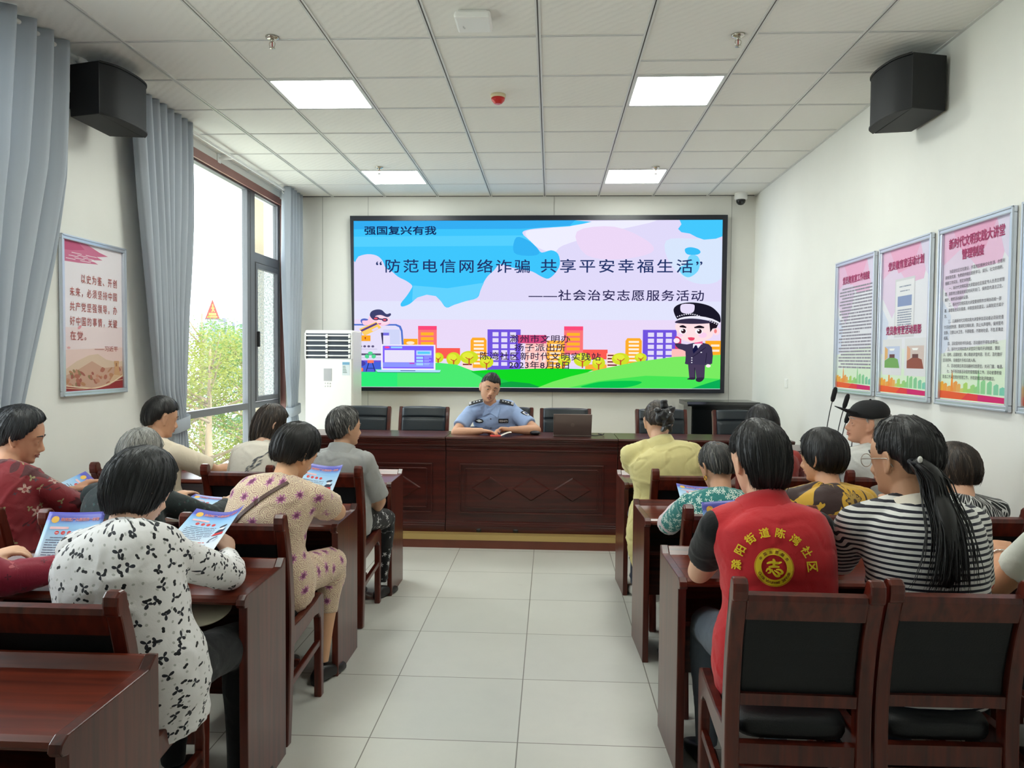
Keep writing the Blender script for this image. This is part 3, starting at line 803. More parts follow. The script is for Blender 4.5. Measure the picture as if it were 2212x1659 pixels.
def rod(lab, y0, y1):
    t = thing('curtain_rod', lab, 'curtain rod', (RODX, (y0+y1)/2, RODZ)); h = (y1-y0)/2
    MB().tube([(0, -h, 0), (0, h, 0)], .014, 14).build('pole', M_WHITEPL, t)
    for s in (-1, 1):
        MB().tube([(0, s*h, 0), (0, s*(h+.01), 0), (0, s*(h+.015), 0), (0, s*(h+.07), 0), (0, s*(h+.075), 0)], [.014, .016, .022, .026, .012], 14).build('finial', M_WHITEPL, t)
    for y in (-h*.9, 0, h*.9): MB().box(XL-RODX, .006, y-.012, y+.012, -.008, .008).box(XL-RODX, XL-RODX+.01, y-.03, y+.03, -.04, .04).build('bracket', M_WHITEPL, t)
rod('white curtain rod ending in a finial above the left loudspeaker', 1.2, 4.44)
rod('white curtain rod running above the far window', 4.98, 8.42)
# ================================================================== PEOPLE: builders
def remesh_obj(mb, voxel, smooth=4, fac=.5):
    """grow one closed continuous surface over overlapping pieces; returns a mesh"""
    me = bpy.data.meshes.new('grown'); me.from_pydata(mb.v, [], mb.f); me.update()
    bm = bmesh.new(); bm.from_mesh(me); bmesh.ops.recalc_face_normals(bm, faces=bm.faces[:]); bm.to_mesh(me); bm.free()
    o = bpy.data.objects.new('grown', me); COL.objects.link(o)
    r = o.modifiers.new('r', 'REMESH'); r.mode = 'VOXEL'; r.voxel_size = voxel; r.use_smooth_shade = True
    s = o.modifiers.new('s', 'SMOOTH'); s.factor = fac; s.iterations = smooth
    dg = bpy.context.evaluated_depsgraph_get(); dg.update()
    out = bpy.data.meshes.new_from_object(o.evaluated_get(dg))
    bpy.data.objects.remove(o); bpy.data.meshes.remove(me)
    for p in out.polygons: p.use_smooth = True
    return out
def lerp_table(tab, t):
    if t <= tab[0][0]: return tab[0][1:]
    for a, b in zip(tab, tab[1:]):
        if t <= b[0]:
            k = (t-a[0])/(b[0]-a[0]); k = k*k*(3-2*k)
            return tuple(x+(y-x)*k for x, y in zip(a[1:], b[1:]))
    return tab[-1][1:]
def ering(c, ax, ay, a, b, n=26, e=.92):
    q = lambda v: math.copysign(abs(v)**e, v)
    return [c+ax*(a*q(math.cos(2*math.pi*k/n)))+ay*(b*q(math.sin(2*math.pi*k/n))) for k in range(n)]
def capsule(mb, a, b, ra, rb, n=16):
    a = Vector(a); b = Vector(b); d = (b-a); L = d.length; d = d/L if L > 1e-6 else Vector((0, 0, 1))
    pts = []; rr = []
    for k in range(4): t = R(90)*(1-k/4); pts.append(a-d*ra*math.sin(t)); rr.append(max(.0008, ra*math.cos(t)))
    for k in range(5): pts.append(a+(b-a)*k/4); rr.append(ra+(rb-ra)*k/4)
    for k in range(1, 5): t = R(90)*k/4; pts.append(b+d*rb*math.sin(t)); rr.append(max(.0008, rb*math.cos(t)))
    mb.tube(pts, rr, n)
TORSO = [(-.30, .165, .115), (-.12, .182, .125), (.08, .178, .128), (.33, .150, .112), (.55, .152, .114), (.74, .160, .116), (.87, .158, .104), (.95, .115, .082), (1.0, .060, .058)]

def hand(mb, W, d, n, side, curl=.5, s=1.0, spread=.06):
    d = Vector(d).normalized(); n = Vector(n); n = (n-d*n.dot(d)).normalized(); th = (n.cross(d))*(-side)
    rings = []
    for t, w, k in ((-.012, .024, .019), (.01, .029, .018), (.04, .038, .017), (.068, .040, .0145), (.09, .036, .010)):
        rings.append(ering(W+d*t*s, th, n, w*s, k*s, 16, .8))
    mb.loft(rings)
    for i, (off, ln, r) in enumerate(((.029, .070, .0086), (.0095, .079, .0088), (-.0105, .073, .0084), (-.029, .057, .0074))):
        p = W+(d*.078+th*off)*s; dd = (d+th*off*spread*30*.1).normalized(); pts = [p]; rr = [r*s*1.05]; ang = 0
        for L, c, q in ((.44, .55, 1.0), (.31, .9, .92), (.25, .7, .78)):
            ang += curl*c*(1+.12*(i-1)); v = dd*math.cos(ang)+n*math.sin(ang)
            p = p+v*ln*L*s; pts.append(p.copy()); rr.append(r*q*s)
        pts.append(p+v*.003*s); rr.append(r*.35*s)
        mb.tube(pts, rr, 8)
    p = W+(d*.022+th*.03)*s; v = (d*.75+th*.6+n*.25).normalized()
    pts = [W+(d*.01+th*.012)*s, p, p+v*.034*s]; v2 = (d*.95+th*.15+n*(.2+.3*curl)).normalized(); pts += [pts[-1]+v2*.026*s, pts[-1]+v2*.029*s]
    mb.tube(pts, [.015*s, .0135*s, .0105*s, .0085*s, .003*s], 8)

HEADR = [(-.113, .018, .066, .03), (-.104, .034, .078, .012), (-.092, .045, .085, -.012), (-.075, .055, .088, -.038), (-.055, .0615, .0905, -.06), (-.038, .066, .0915, -.074),
         (-.018, .0695, .0915, -.088), (0, .0725, .0885, -.098), (.018, .0745, .094, -.1035), (.045, .0745, .0915, -.1055), (.072, .0695, .083, -.100), (.095, .058, .066, -.086), (.112, .041, .044, -.064), (.122, .022, .02, -.04), (.1255, .006, -.004, -.016)]
def head_geo(mb, H, M, s, face=True):
    T = lambda p: H+M @ (Vector(p)*s)
    rings = []
    for z, w, f, b in HEADR:
        ring = []
        for k in range(36):
            a = 2*math.pi*k/36; ca, sa = math.cos(a), math.sin(a)
            x = 1.05*w*math.copysign(abs(ca)**.95, ca)
            y = sa*f if sa > 0 else -sa*b
            if sa > 0 and -.09 < z < .01: y -= .006*abs(ca)*sa*4*(1-abs(ca))
            ring.append(T((x, y, z)))
        rings.append(ring)
    mb.loft(rings)
    # nose, brow, lids, lips, ears
    nz = []
    for z, y, w, d in ((.012, .086, .007, .010), (-.004, .0895, .0075, .013), (-.020, .0975, .010, .016), (-.033, .103, .0145, .017), (-.041, .1005, .0165, .014), (-.047, .092, .012, .008)):
        nz.append([T((w*math.cos(2*math.pi*k/14), y+d*.75*math.sin(2*math.pi*k/14), z)) for k in range(14)])
    mb.loft(nz)
    mb.ball(T((-.013, .094, -.041)), .0075*s, 10); mb.ball(T((.013, .094, -.041)), .0075*s, 10)
    for sx in (-1, 1):
        mb.tube([T((sx*.012, .089, .021)), T((sx*.032, .0865, .026)), T((sx*.052, .069, .020))], [.004*s, .0062*s, .004*s], 8)
        mb.tube([T((sx*.017, .0815, .0035)), T((sx*.032, .0855, .0085)), T((sx*.047, .0725, .003))], [.003*s, .0042*s, .003*s], 8)
        mb.tube([T((sx*.018, .0805, -.007)), T((sx*.032, .0828, -.0105)), T((sx*.046, .072, -.006))], [.003*s, .0038*s, .003*s], 8)
        # ear: rim, lobe and bowl
        e = smooth_curve([(sx*.0745, .002, -.03), (sx*.079, -.004, -.034), (sx*.085, -.016, -.018), (sx*.089, -.022, .006), (sx*.087, -.014, .025), (sx*.080, .002, .027), (sx*.0755, .006, .014)], 4)
        mb.tube([T(p) for p in e], .0048*s, 8)
        mb.ball(T((sx*.079, -.006, -.002)), (.007*s, .016*s, .028*s), 12, M=M)
        mb.ball(T((sx*.0785, .0, -.033)), (.006*s, .008*s, .010*s), 10, M=M)
    mb.tube([T((-.022, .083, -.0605)), T((-.010, .0925, -.0572)), T((0, .0945, -.0580)), T((.010, .0925, -.0572)), T((.022, .083, -.0605))], [.003*s, .0048*s, .0048*s, .0048*s, .003*s], 8)
    mb.tube([T((-.019, .083, -.0665)), T((0, .0925, -.0695)), T((.019, .083, -.0665))], [.003*s, .0060*s, .003*s], 8)
    mb.ball(T((0, .078, -.094)), (.017*s, .012*s, .013*s), 12, M=M)

M_EYE = mat('eye_white', (226, 220, 212), .25); M_IRIS = mat('eye_iris', (34, 24, 20), .15)
M_LIP = mat('lips', (172, 104, 94), .45); M_MOUTH = mat('mouth_dark', (70, 34, 32), .6)
def face_parts(root, H, M, s, hairm, openm=0):
    T = lambda p: H+M @ (Vector(p)*s)-root.location
    for sx in (-1, 1):
        e = MB().ball(T((sx*.0305, .0708, -.0010)), (.0108*s, .0118*s, .0076*s), 14, M=M).build('eye', M_EYE, root)
        MB().ball(T((sx*.0295, .0808, -.0006)), (.0054*s, .0034*s, .0054*s), 10, M=M).build('iris', M_IRIS, e)
        MB().tube([T((sx*.014, .0915, .024)), T((sx*.030, .0925, .031)), T((sx*.052, .074, .025))], [.002*s, .0036*s, .0015*s], 6).build('eyebrow', hairm, root)
    l = MB()
    if openm: MB().ball(T((0, .0865, -.066)), (.017*s, .008*s, .0075*s), 14, M=M).build('mouth', M_MOUTH, root)
    l.tube([T((-.021, .0845, -.0612)), T((-.009, .0955, -.0578)), T((0, .0970, -.0588)), T((.009, .0955, -.0578)), T((.021, .0845, -.0612))], [.0018*s, .0034*s, .0036*s, .0034*s, .0018*s], 8)
    d = openm*.006
    l.tube([T((-.020, .0842, -.0640-d*.4)), T((0, .0955, -.0690-d)), T((.020, .0842, -.0640-d*.4))], [.0018*s, .0045*s, .0018*s], 8)
    l.build('lips', M_LIP, root)

# ---- hair
TAPER = {'man': 38, 'short': 30, 'thin': 28, 'tied': 34, 'bob': 14, 'lowtail': 10}
HAIRCUT = {
    'man': [(0, 20), (45, 20), (60, 12), (80, 2), (92, 6), (108, -20), (140, -44), (180, -50)],
    'short': [(0, 36), (42, 28), (60, 4), (78, -16), (96, -27), (125, -44), (180, -50)],
    'bob': [(0, 34), (42, 26), (58, -6), (75, -36), (95, -47), (125, -56), (180, -60)],
    'tied': [(0, 44), (45, 36), (62, 14), (76, -4), (90, -2), (104, -14), (130, -36), (180, -44)],
    'lowtail': [(0, 44), (45, 36), (62, 14), (75, 2), (92, 4), (103, -16), (118, -50), (180, -63)],
    'thin': [(0, 46), (45, 40), (62, 12), (80, -10), (98, -22), (125, -42), (180, -47)],
}
def hair_mat(name, c1, c2, grey=None, greyamt=0, rough=.42):
    if name in MATS: return MATS[name]
    m, nt, b = newmat(name); L = nt.links
    at = N(nt, 'ShaderNodeAttribute', attribute_name='strand')
    nz = N(nt, 'ShaderNodeTexNoise', i_Scale=1.0, i_Detail=3.0); L.new(at.outputs['Vector'], nz.inputs['Vector'])
    cr = N(nt, 'ShaderNodeValToRGB'); cr.color_ramp.elements[0].position = .35; cr.color_ramp.elements[0].color = rgb(c1)
    cr.color_ramp.elements[1].position = .68; cr.color_ramp.elements[1].color = rgb(c2)
    if grey:
        e = cr.color_ramp.elements.new(max(.36, min(.67, .68-.3*greyamt))); e.color = rgb(c2)
        cr.color_ramp.elements[2].color = rgb(grey)
    L.new(nz.outputs['Fac'], cr.inputs['Fac']); L.new(cr.outputs['Color'], b.inputs['Base Color'])
    b.inputs['Roughness'].default_value = rough; b.inputs['Specular IOR Level'].default_value = .45
    bp = N(nt, 'ShaderNodeBump', i_Strength=.55, i_Distance=.003); L.new(nz.outputs['Fac'], bp.inputs['Height']); L.new(bp.outputs['Normal'], b.inputs['Normal'])
    MATS[name] = m
    return m
def hair_build(root, H, M, s, cut, thick, m, seed=0, drop=0, whorl=(0, 62), fly=110, puff=0, part=False, bald=0):
    tab = HAIRCUT[cut]; rnd = random.Random(seed); off = Vector((rnd.random()*50, rnd.random()*50, rnd.random()*50))
    def elmin(az): return lerp_table(tab, abs(az))[0]
    def pt(az, el, extra=0, inside=False):
        a, e = R(az), R(el)
        d = Vector((math.sin(a)*math.cos(e), math.cos(a)*math.cos(e), math.sin(e)))
        em = elmin(az)+3*noise.noise(Vector((az*.06, seed, 0)))+4*noise.noise(Vector((az*.25, seed+9, 0)))
        k = max(0, min(1, (el-em)/9)); k = k*k*(3-2*k)
        r = Vector((d.x*.0775, d.y*.1005, d.z*.108))
        t = thick*(.72+.28*max(0, math.sin(e)))+puff*max(0, -d.y)*(math.cos(e-R(15)))**2
        tp = max(0, min(1, (el-em+4)/TAPER[cut])); lo = {'man': .06, 'tied': .08}.get(cut, .26); t *= lo+(1-lo)*tp*(2-tp)
        low = max(0, min(1, (20-el)/60))
        t *= 1-.25*low*max(0, d.y)
        # strands fan out from the crown
        wa, we = R(180+whorl[0]), R(whorl[1]); w = Vector((math.sin(wa)*math.cos(we), math.cos(wa)*math.cos(we), math.sin(we)))
        g = math.acos(max(-1, min(1, d.dot(w)))); tv = (d-w*d.dot(w)); tv = tv.normalized() if tv.length > 1e-5 else Vector((1, 0, 0))
        sv = Vector((tv.x*15+.8*math.sin(g*3), tv.y*15, tv.z*15+g*1.2))+off
        n1 = noise.noise(sv*.55); n2 = noise.noise(sv*1.5)
        t = t*(1+.0*g)+.0038*n1*min(1, g*2)+.0022*n2*min(1, g*2)-.004*math.exp(-(g/.13)**2)
        if bald: t -= bald*math.exp(-(g/.35)**2)
        base = Vector((0, -.006, .018))+r*(1+(t+extra)/.1)
        ins = Vector((0, -.006, .018))+r*.82
        p = ins.lerp(base, k)
        if drop and el < 10: p.z -= drop*((10-el)/70)*k*(1 if d.y < .35 else .4)
        return p, sv
    na, ne = 108, 62; V = []; S = []
    for i in range(ne+1):
        el = -90+180*i/ne
        for j in range(na):
            p, sv = pt(-180+360*j/na, el); V.append(H+M @ (p*s)-root.location); S.append(sv)
    F = [(i*na+j, i*na+(j+1) % na, (i+1)*na+(j+1) % na, (i+1)*na+j) for i in range(ne) for j in range(na)]
    mb = MB().add(V, F, 0, True)
    for q in range(int(fly*1.5)):
        az = rnd.uniform(-180, 180); e0 = rnd.uniform(20, 75); e1 = max(elmin(az)-rnd.uniform(-6, 7), -68)
        if e1 > e0-12: continue
        pts = []; lift = rnd.choice((.001, .002, .003, .005, .009)); da = rnd.uniform(-9, 9)
        for k in range(7):
            t = k/6; p, sv = pt(az+da*t, max(e0+(e1-e0)*t, elmin(az+da*t)+7), .001+lift*t*t*(1.2 if k == 6 else 1)); pts.append(H+M @ (p*s)-root.location)
        n0 = len(mb.v); mb.tube(pts, [.0008*s]*6+[.0002], 4); S += [sv]*(len(mb.v)-n0)
    me = mb.mesh('hair', m)
    at = me.attributes.new('strand', 'FLOAT_VECTOR', 'POINT')
    at.data.foreach_set('vector', [c for v in S for c in v])
    return link('hair', me, root)

# ---- cloth materials
def cloth_base(name, c, rough=.8, var=.06):
    m, nt, b = newmat(name); L = nt.links
    b.inputs['Roughness'].default_value = rough; b.inputs['Sheen Weight'].default_value = .15; b.inputs['Specular IOR Level'].default_value = .25
    tc = N(nt, 'ShaderNodeTexCoord'); at = N(nt, 'ShaderNodeAttribute', attribute_name='cuv')
    nz = N(nt, 'ShaderNodeTexNoise', i_Scale=16.0, i_Detail=3.0, i_Distortion=.8); L.new(tc.outputs['Object'], nz.inputs['Vector'])
    wv = N(nt, 'ShaderNodeTexNoise', i_Scale=420.0); L.new(tc.outputs['Object'], wv.inputs['Vector'])
    ad = N(nt, 'ShaderNodeMath', operation='MULTIPLY_ADD'); ad.inputs[1].default_value = .12
    L.new(wv.outputs['Fac'], ad.inputs[0]); L.new(nz.outputs['Fac'], ad.inputs[2])
    bp = N(nt, 'ShaderNodeBump', i_Strength=.3, i_Distance=.012); L.new(ad.outputs[0], bp.inputs['Height']); L.new(bp.outputs['Normal'], b.inputs['Normal'])
    return m, nt, b, at
def plain_cloth(name, c, rough=.8):
    if name in MATS: return MATS[name]
    m, nt, b, at = cloth_base(name, c, rough); b.inputs['Base Color'].default_value = rgb(c); MATS[name] = m
    return m
def mixc(nt, fac, a, bcol):
    mx = N(nt, 'ShaderNodeMix', data_type='RGBA'); nt.links.new(fac, mx.inputs[0])
    if isinstance(a, tuple): mx.inputs[6].default_value = rgb(a)
    else: nt.links.new(a, mx.inputs[6])
    if isinstance(bcol, tuple): mx.inputs[7].default_value = rgb(bcol)
    else: nt.links.new(bcol, mx.inputs[7])
    return mx.outputs[2]
def mth(nt, op, a, b=None, c=None):
    n = N(nt, 'ShaderNodeMath', operation=op)
    for i, v in enumerate((a, b, c)):
        if v is None: continue
        if isinstance(v, (int, float)): n.inputs[i].default_value = v
        else: nt.links.new(v, n.inputs[i])
    return n.outputs[0]
def floral_layer(nt, vec, col, scale, Rr, petals, depth, color, rnd=.8, shift=(0, 0), core=None, corer=.25, keep=1.0, line=None):
    """motifs on a jittered 2-D lattice: petals around each cell centre"""
    mp = N(nt, 'ShaderNodeMapping'); mp.inputs['Location'].default_value = (shift[0], shift[1], 0); nt.links.new(vec, mp.inputs['Vector'])
    vo = N(nt, 'ShaderNodeTexVoronoi', voronoi_dimensions='2D', i_Scale=scale, i_Randomness=rnd); nt.links.new(mp.outputs['Vector'], vo.inputs['Vector'])
    df = N(nt, 'ShaderNodeVectorMath', operation='SUBTRACT'); nt.links.new(mp.outputs['Vector'], df.inputs[0]); nt.links.new(vo.outputs['Position'], df.inputs[1])
    sx = N(nt, 'ShaderNodeSeparateXYZ'); nt.links.new(df.outputs[0], sx.inputs[0])
    ang = mth(nt, 'ARCTAN2', sx.outputs[1], sx.outputs[0])
    sc = N(nt, 'ShaderNodeSeparateColor'); nt.links.new(vo.outputs['Color'], sc.inputs[0])
    cosv = mth(nt, 'COSINE', mth(nt, 'MULTIPLY_ADD', ang, float(petals), mth(nt, 'MULTIPLY', sc.outputs[0], 6.28)))
    lim = mth(nt, 'MULTIPLY', mth(nt, 'MULTIPLY_ADD', cosv, depth, 1-depth), Rr)
    fac = mth(nt, 'LESS_THAN', vo.outputs['Distance'], lim)
    if keep < 1: fac = mth(nt, 'MULTIPLY', fac, mth(nt, 'LESS_THAN', sc.outputs[1], keep))
    ccol = color
    if line:
        edge = mth(nt, 'GREATER_THAN', vo.outputs['Distance'], mth(nt, 'MULTIPLY', lim, .84))
        vein = mth(nt, 'GREATER_THAN', mth(nt, 'COSINE', mth(nt, 'MULTIPLY', ang, float(petals)*3)), .88)
        ccol = mixc(nt, mth(nt, 'MAXIMUM', edge, vein), color, line)
    col = mixc(nt, fac, col, ccol)
    if core:
        f2 = mth(nt, 'MULTIPLY', mth(nt, 'LESS_THAN', vo.outputs['Distance'], Rr*corer), fac); col = mixc(nt, f2, col, core)
    return col
def floral(name, base, layers, rough=.8, scroll=None, blotch=None):
    if name in MATS: return MATS[name]
    m, nt, b, at = cloth_base(name, base, rough); v = at.outputs['Vector']
    nz = N(nt, 'ShaderNodeTexNoise', noise_dimensions='2D', i_Scale=28.0, i_Detail=1.0); nt.links.new(v, nz.inputs['Vector'])
    sb = N(nt, 'ShaderNodeVectorMath', operation='MULTIPLY_ADD'); nt.links.new(nz.outputs['Color'], sb.inputs[0]); sb.inputs[1].default_value = (.008, .008, 0); nt.links.new(v, sb.inputs[2])
    vec = sb.outputs[0]
    col = N(nt, 'ShaderNodeRGB'); col.outputs[0].default_value = rgb(base); col = col.outputs[0]
    if blotch:
        sc, thr, bc = blotch
        bn = N(nt, 'ShaderNodeTexNoise', noise_dimensions='2D', i_Scale=sc, i_Detail=2.0, i_Distortion=1.2); nt.links.new(v, bn.inputs['Vector'])
        col = mixc(nt, mth(nt, 'GREATER_THAN', bn.outputs['Fac'], thr), col, bc)
    if scroll:
        sc, wd, c2 = scroll
        vo = N(nt, 'ShaderNodeTexVoronoi', voronoi_dimensions='2D', feature='F1', i_Scale=sc); nt.links.new(vec, vo.inputs['Vector'])
        r1 = mth(nt, 'ABSOLUTE', mth(nt, 'SUBTRACT', mth(nt, 'PINGPONG', vo.outputs['Distance'], .22), .11))
        f = mth(nt, 'LESS_THAN', r1, wd); col = mixc(nt, f, col, c2)
    for l in layers: col = floral_layer(nt, vec, col, **l)
    nt.links.new(col, b.inputs['Base Color']); MATS[name] = m
    return m
def striped(name, c1, c2, period, duty):
    if name in MATS: return MATS[name]
    m, nt, b, at = cloth_base(name, c1); sx = N(nt, 'ShaderNodeSeparateXYZ'); nt.links.new(at.outputs['Vector'], sx.inputs[0])
    fr = mth(nt, 'FRACT', mth(nt, 'DIVIDE', sx.outputs[1], period))
    nt.links.new(mixc(nt, mth(nt, 'LESS_THAN', fr, duty), c1, c2), b.inputs['Base Color']); MATS[name] = m
    return m
def streaked(name, c1, c2):
    if name in MATS: return MATS[name]
    m, nt, b, at = cloth_base(name, c1)
    mp = N(nt, 'ShaderNodeMapping'); mp.inputs['Scale'].default_value = (60, 14, 1); mp.inputs['Rotation'].default_value = (0, 0, .3); nt.links.new(at.outputs['Vector'], mp.inputs['Vector'])
    vo = N(nt, 'ShaderNodeTexVoronoi', voronoi_dimensions='2D', feature='DISTANCE_TO_EDGE', i_Scale=1.0); nt.links.new(mp.outputs['Vector'], vo.inputs['Vector'])
    nt.links.new(mixc(nt, mth(nt, 'LESS_THAN', vo.outputs['Distance'], .085), c1, c2), b.inputs['Base Color']); MATS[name] = m
    return m

def ik(S, W, pole, l1, l2):
    S = Vector(S); W = Vector(W); d = W-S; L = d.length
    if L > (l1+l2)*.995: W = S+d/L*(l1+l2)*.995; d = W-S; L = d.length
    a = (l1*l1-l2*l2+L*L)/(2*L); h = math.sqrt(max(0, l1*l1-a*a)); u = d/L
    p = Vector(pole)-S; p = p-u*p.dot(u)
    p = p.normalized() if p.length > 1e-6 else u.orthogonal()
    return S+u*a+p*h, W

SKIN = {}
def skin(c):
    k = 'skin_%d_%d_%d' % c
    return mat(k, c, .5, var=.05, vscale=9, spec=.35)

class Person: pass
def person(label, seat, H, yaw=0, head=(0, 0, 0), s=1.0, girth=1.0, seat_z=.487, sw=.165, neckfwd=.05, neckdrop=.185, slump=.05, torso_yaw=None,
           armR=None, armL=None, legR=None, legL=None, tone=(214, 168, 138), haircut='short', hair=None, hthick=.018, hkw={}, shirt=None, sleeve=.6, trousers=None,
           dress=False, hem=-.22, shoes=None, face=True, openm=0, voxel=.0055, seed=0, loose=.012, bare_legs=False, base_z=0, wr=1.0, tuck=False):
    Q = Person()
    root = thing('person', label, 'person', (seat[0], seat[1], base_z)); Q.root = root; o0 = root.location.copy()
    H = Vector(H); Q.H = H; neckdrop -= .042
    by = yaw if torso_yaw is None else torso_yaw
    rt = Vector((math.cos(yaw), math.sin(yaw), 0)); fw = Vector((-math.sin(yaw), math.cos(yaw), 0)); up = Vector((0, 0, 1))
    srt = Vector((math.cos(by), math.sin(by), 0)); sfw = Vector((-math.sin(by), math.cos(by), 0))
    M = Matrix.Rotation(yaw+R(head[0]), 3, 'Z') @ Matrix.Rotation(R(head[1]), 3, 'X') @ Matrix.Rotation(R(head[2]), 3, 'Y'); Q.M = M
    P = Vector((seat[0], seat[1], seat_z+base_z+.095))
    C7 = H-up*neckdrop*s-sfw*neckfwd*s; Q.C7 = C7
    ctl = P+up*(C7.z-P.z)*.62-fw*slump
    def spine(t):
        if t < 0: d = (ctl-P).normalized(); return P+d*t*(C7-P).length, d
        p = P*(1-t)**2+ctl*2*t*(1-t)+C7*t*t
        d = ((ctl-P)*(1-t)+(C7-ctl)*t).normalized(); return p, d
    Q.spine = spine
    def torso(mb, inf=0, t0=-.22, t1=1.0, wk=1.0, n=22):
        rings = []
        for i in range(n+1):
            t = t0+(t1-t0)*i/n; c, d = spine(t); w, k = lerp_table(TORSO, t)
            f = min(1, max(0, t)); r = (rt*(1-f)+srt*f); r = (r-d*r.dot(d)).normalized(); g = d.cross(r)
            gg = girth if t < .8 else girth+(1-girth)*(t-.8)/.2
            rings.append(ering(c+g*(.012*s if t < .5 else 0), r, g, w*s*gg*wk*sw/.165+inf, k*s*gg+inf))
        mb.loft(rings)
    c93, d93 = spine(.93); u95 = d93
    SR = spine(.89)[0]+srt*sw*s+sfw*.012*s-up*.020*s; SL = spine(.89)[0]-srt*sw*s+sfw*.012*s-up*.020*s
    Q.S = {1: SR, -1: SL}
    l1, l2 = .285*s, .245*s
    arms = {}
    for sd, a in ((1, armR), (-1, armL)):
        S = Q.S[sd]
        if a is None: a = dict(w=S+fw*.33*s+up*-.27-rt*sd*.03, pole=S-up*.5+rt*sd*.15)
        E, W = ik(S, a['w'], a['pole'], l1, l2)
        arms[sd] = (S, E, W, a)
    Q.arms = arms
    def neck(mb, inf=0):
        b = H+M @ Vector((0, -.012, -.05))*s; q = spine(.93)[0]
        mb.tube([q, q.lerp(b, .4)+sfw*-.004, b], [.066*s+inf, .054*s+inf, .053*s+inf], 18)
    def traps(mb, inf=0, ball=True):
        for sd in (1, -1):
            S = arms[sd][0]; a = spine(.985)[0]
            mb.tube([a, a.lerp(S, .35)-up*.006, a.lerp(S, .75)-up*.004, S], [.05*s+inf*.6, .054*s+inf, .055*s+inf, .050*s+inf], 16)
            if ball: mb.ball(S, .054*s+inf, 16)
    def upper(mb, sd, k=1.0, inf=0, flare=0):
        S, E, W, a = arms[sd]
        n = 6; mb.tube([S+(E-S)*k*i/n for i in range(n+1)], [(.052-.012*k*i/n)*s*(1+.12*(girth-1)*4)+inf+flare*i/n for i in range(n+1)], 18)
    def fore(mb, sd, k=1.0, inf=0):
        S, E, W, a = arms[sd]; n = 6
        mb.ball(E, .040*s*(1+.4*(girth-1))+inf, 14)
        mb.tube([E+(W-E)*k*i/n for i in range(n+1)], [(.041+.004*math.sin(math.pi*min(1, i/n*1.6))-.015*(k*i/n)**1.3)*s+inf for i in range(n+1)], 16)
    hips = {sd: P+rt*sd*.088*s-up*.012 for sd in (1, -1)}
    legs = {}
    for sd, l in ((1, legR), (-1, legL)):
        kn = Vector(l['knee']) if l and 'knee' in l else hips[sd]+fw*.40*s+rt*sd*.04-up*.035
        an = Vector(l['ankle']) if l and 'ankle' in l else Vector((kn.x, kn.y, base_z+.085))-fw*.02
        ft = Vector(l['dir']).normalized() if l and 'dir' in l else (fw+rt*sd*.15).normalized()
        legs[sd] = (hips[sd], kn, an, ft)
    Q.legs = legs
    def leg(mb, sd, inf=0, knee_only=False, lo=1.0):
        h, k, a, f = legs[sd]; n = 6
        mb.ball(h, .088*s*girth+inf, 16)
        mb.tube([h+(k-h)*i/n for i in range(n+1)], [(.084-.024*i/n)*s*(.6+.4*girth)+inf for i in range(n+1)], 18)
        mb.ball(k, .057*s+inf, 14)
        if not knee_only: mb.tube([k+(a-k)*lo*i/n for i in range(n+1)], [(.054+.008*math.sin(math.pi*min(1, i/n*1.8))-.022*i/n)*s+inf for i in range(n+1)], 16)
    # --- body: one continuous skin
    mb = MB(); head_geo(mb, H, M, s); neck(mb); torso(mb, -.022, .25); traps(mb, -.014)
    for sd in (1, -1):
        upper(mb, sd); fore(mb, sd); S, E, W, a = arms[sd]
        hd = Vector(a['dir']) if 'dir' in a else (W-E)
        hand(mb, W, hd, a.get('n', (0, 0, -1)), sd, a.get('curl', .45), s)
        if bare_legs: leg(mb, sd, -.004)
    me = remesh_obj(mb, voxel, 3, .4)
    for v in me.vertices: v.co -= o0
    me.materials.clear(); me.materials.append(skin(tone)); Q.body = link('body', me, root)
    if face: face_parts(root, H, M, s, hair or M_DARK, openm)
    if hair: hair_build(root, H, M, s, haircut, hthick, hair, seed, **hkw)
    # --- clothes
    def finish(name, mb, m, vox=.009, sm=4, amp=.0045, parent=root):
        me = remesh_obj(mb, vox, sm, .5)
        ns = [v.normal.copy() for v in me.vertices]; sd0 = Vector((seed*3.1, seed*1.7, 0))
        uv = []
        for v, n in zip(me.vertices, ns):
            p = v.co.copy(); q = p*1.0
            w = .55*noise.noise(Vector((q.x*7, q.y*7, q.z*5))+sd0)
            w2 = abs(noise.noise(Vector((q.x*5+q.z*4, q.y*6, q.z*6-q.x*4))+sd0*2)); w3 = abs(noise.noise(Vector((q.x*8-q.z*6, q.y*8, q.z*5+q.x*3))+sd0*3))
            w += .55*math.exp(-(w2/.05)**2)-.40*math.exp(-(w3/.045)**2)
            best = None; d0 = None
            for bid, (a, b, r) in enumerate(bones):
                ab = b-a; t = max(-.15 if bid == 0 else 0, min(1, (p-a).dot(ab)/ab.length_squared)); dd = (p-(a+ab*t)).length/r
                if bid == 0: d0 = dd
                if best is None or dd < best[0]: best = (dd, bid, a, ab, t)
            dd, bid, a, ab, t = best
            a0, b0, r0 = bones[0]; ab0 = b0-a0; t0 = (p-a0).dot(ab0)/ab0.length_squared; q0 = p-a0-ab0*t0
            u0 = math.atan2(q0.dot(rt), -q0.dot(fw))*.17*s*girth; v0 = p.z
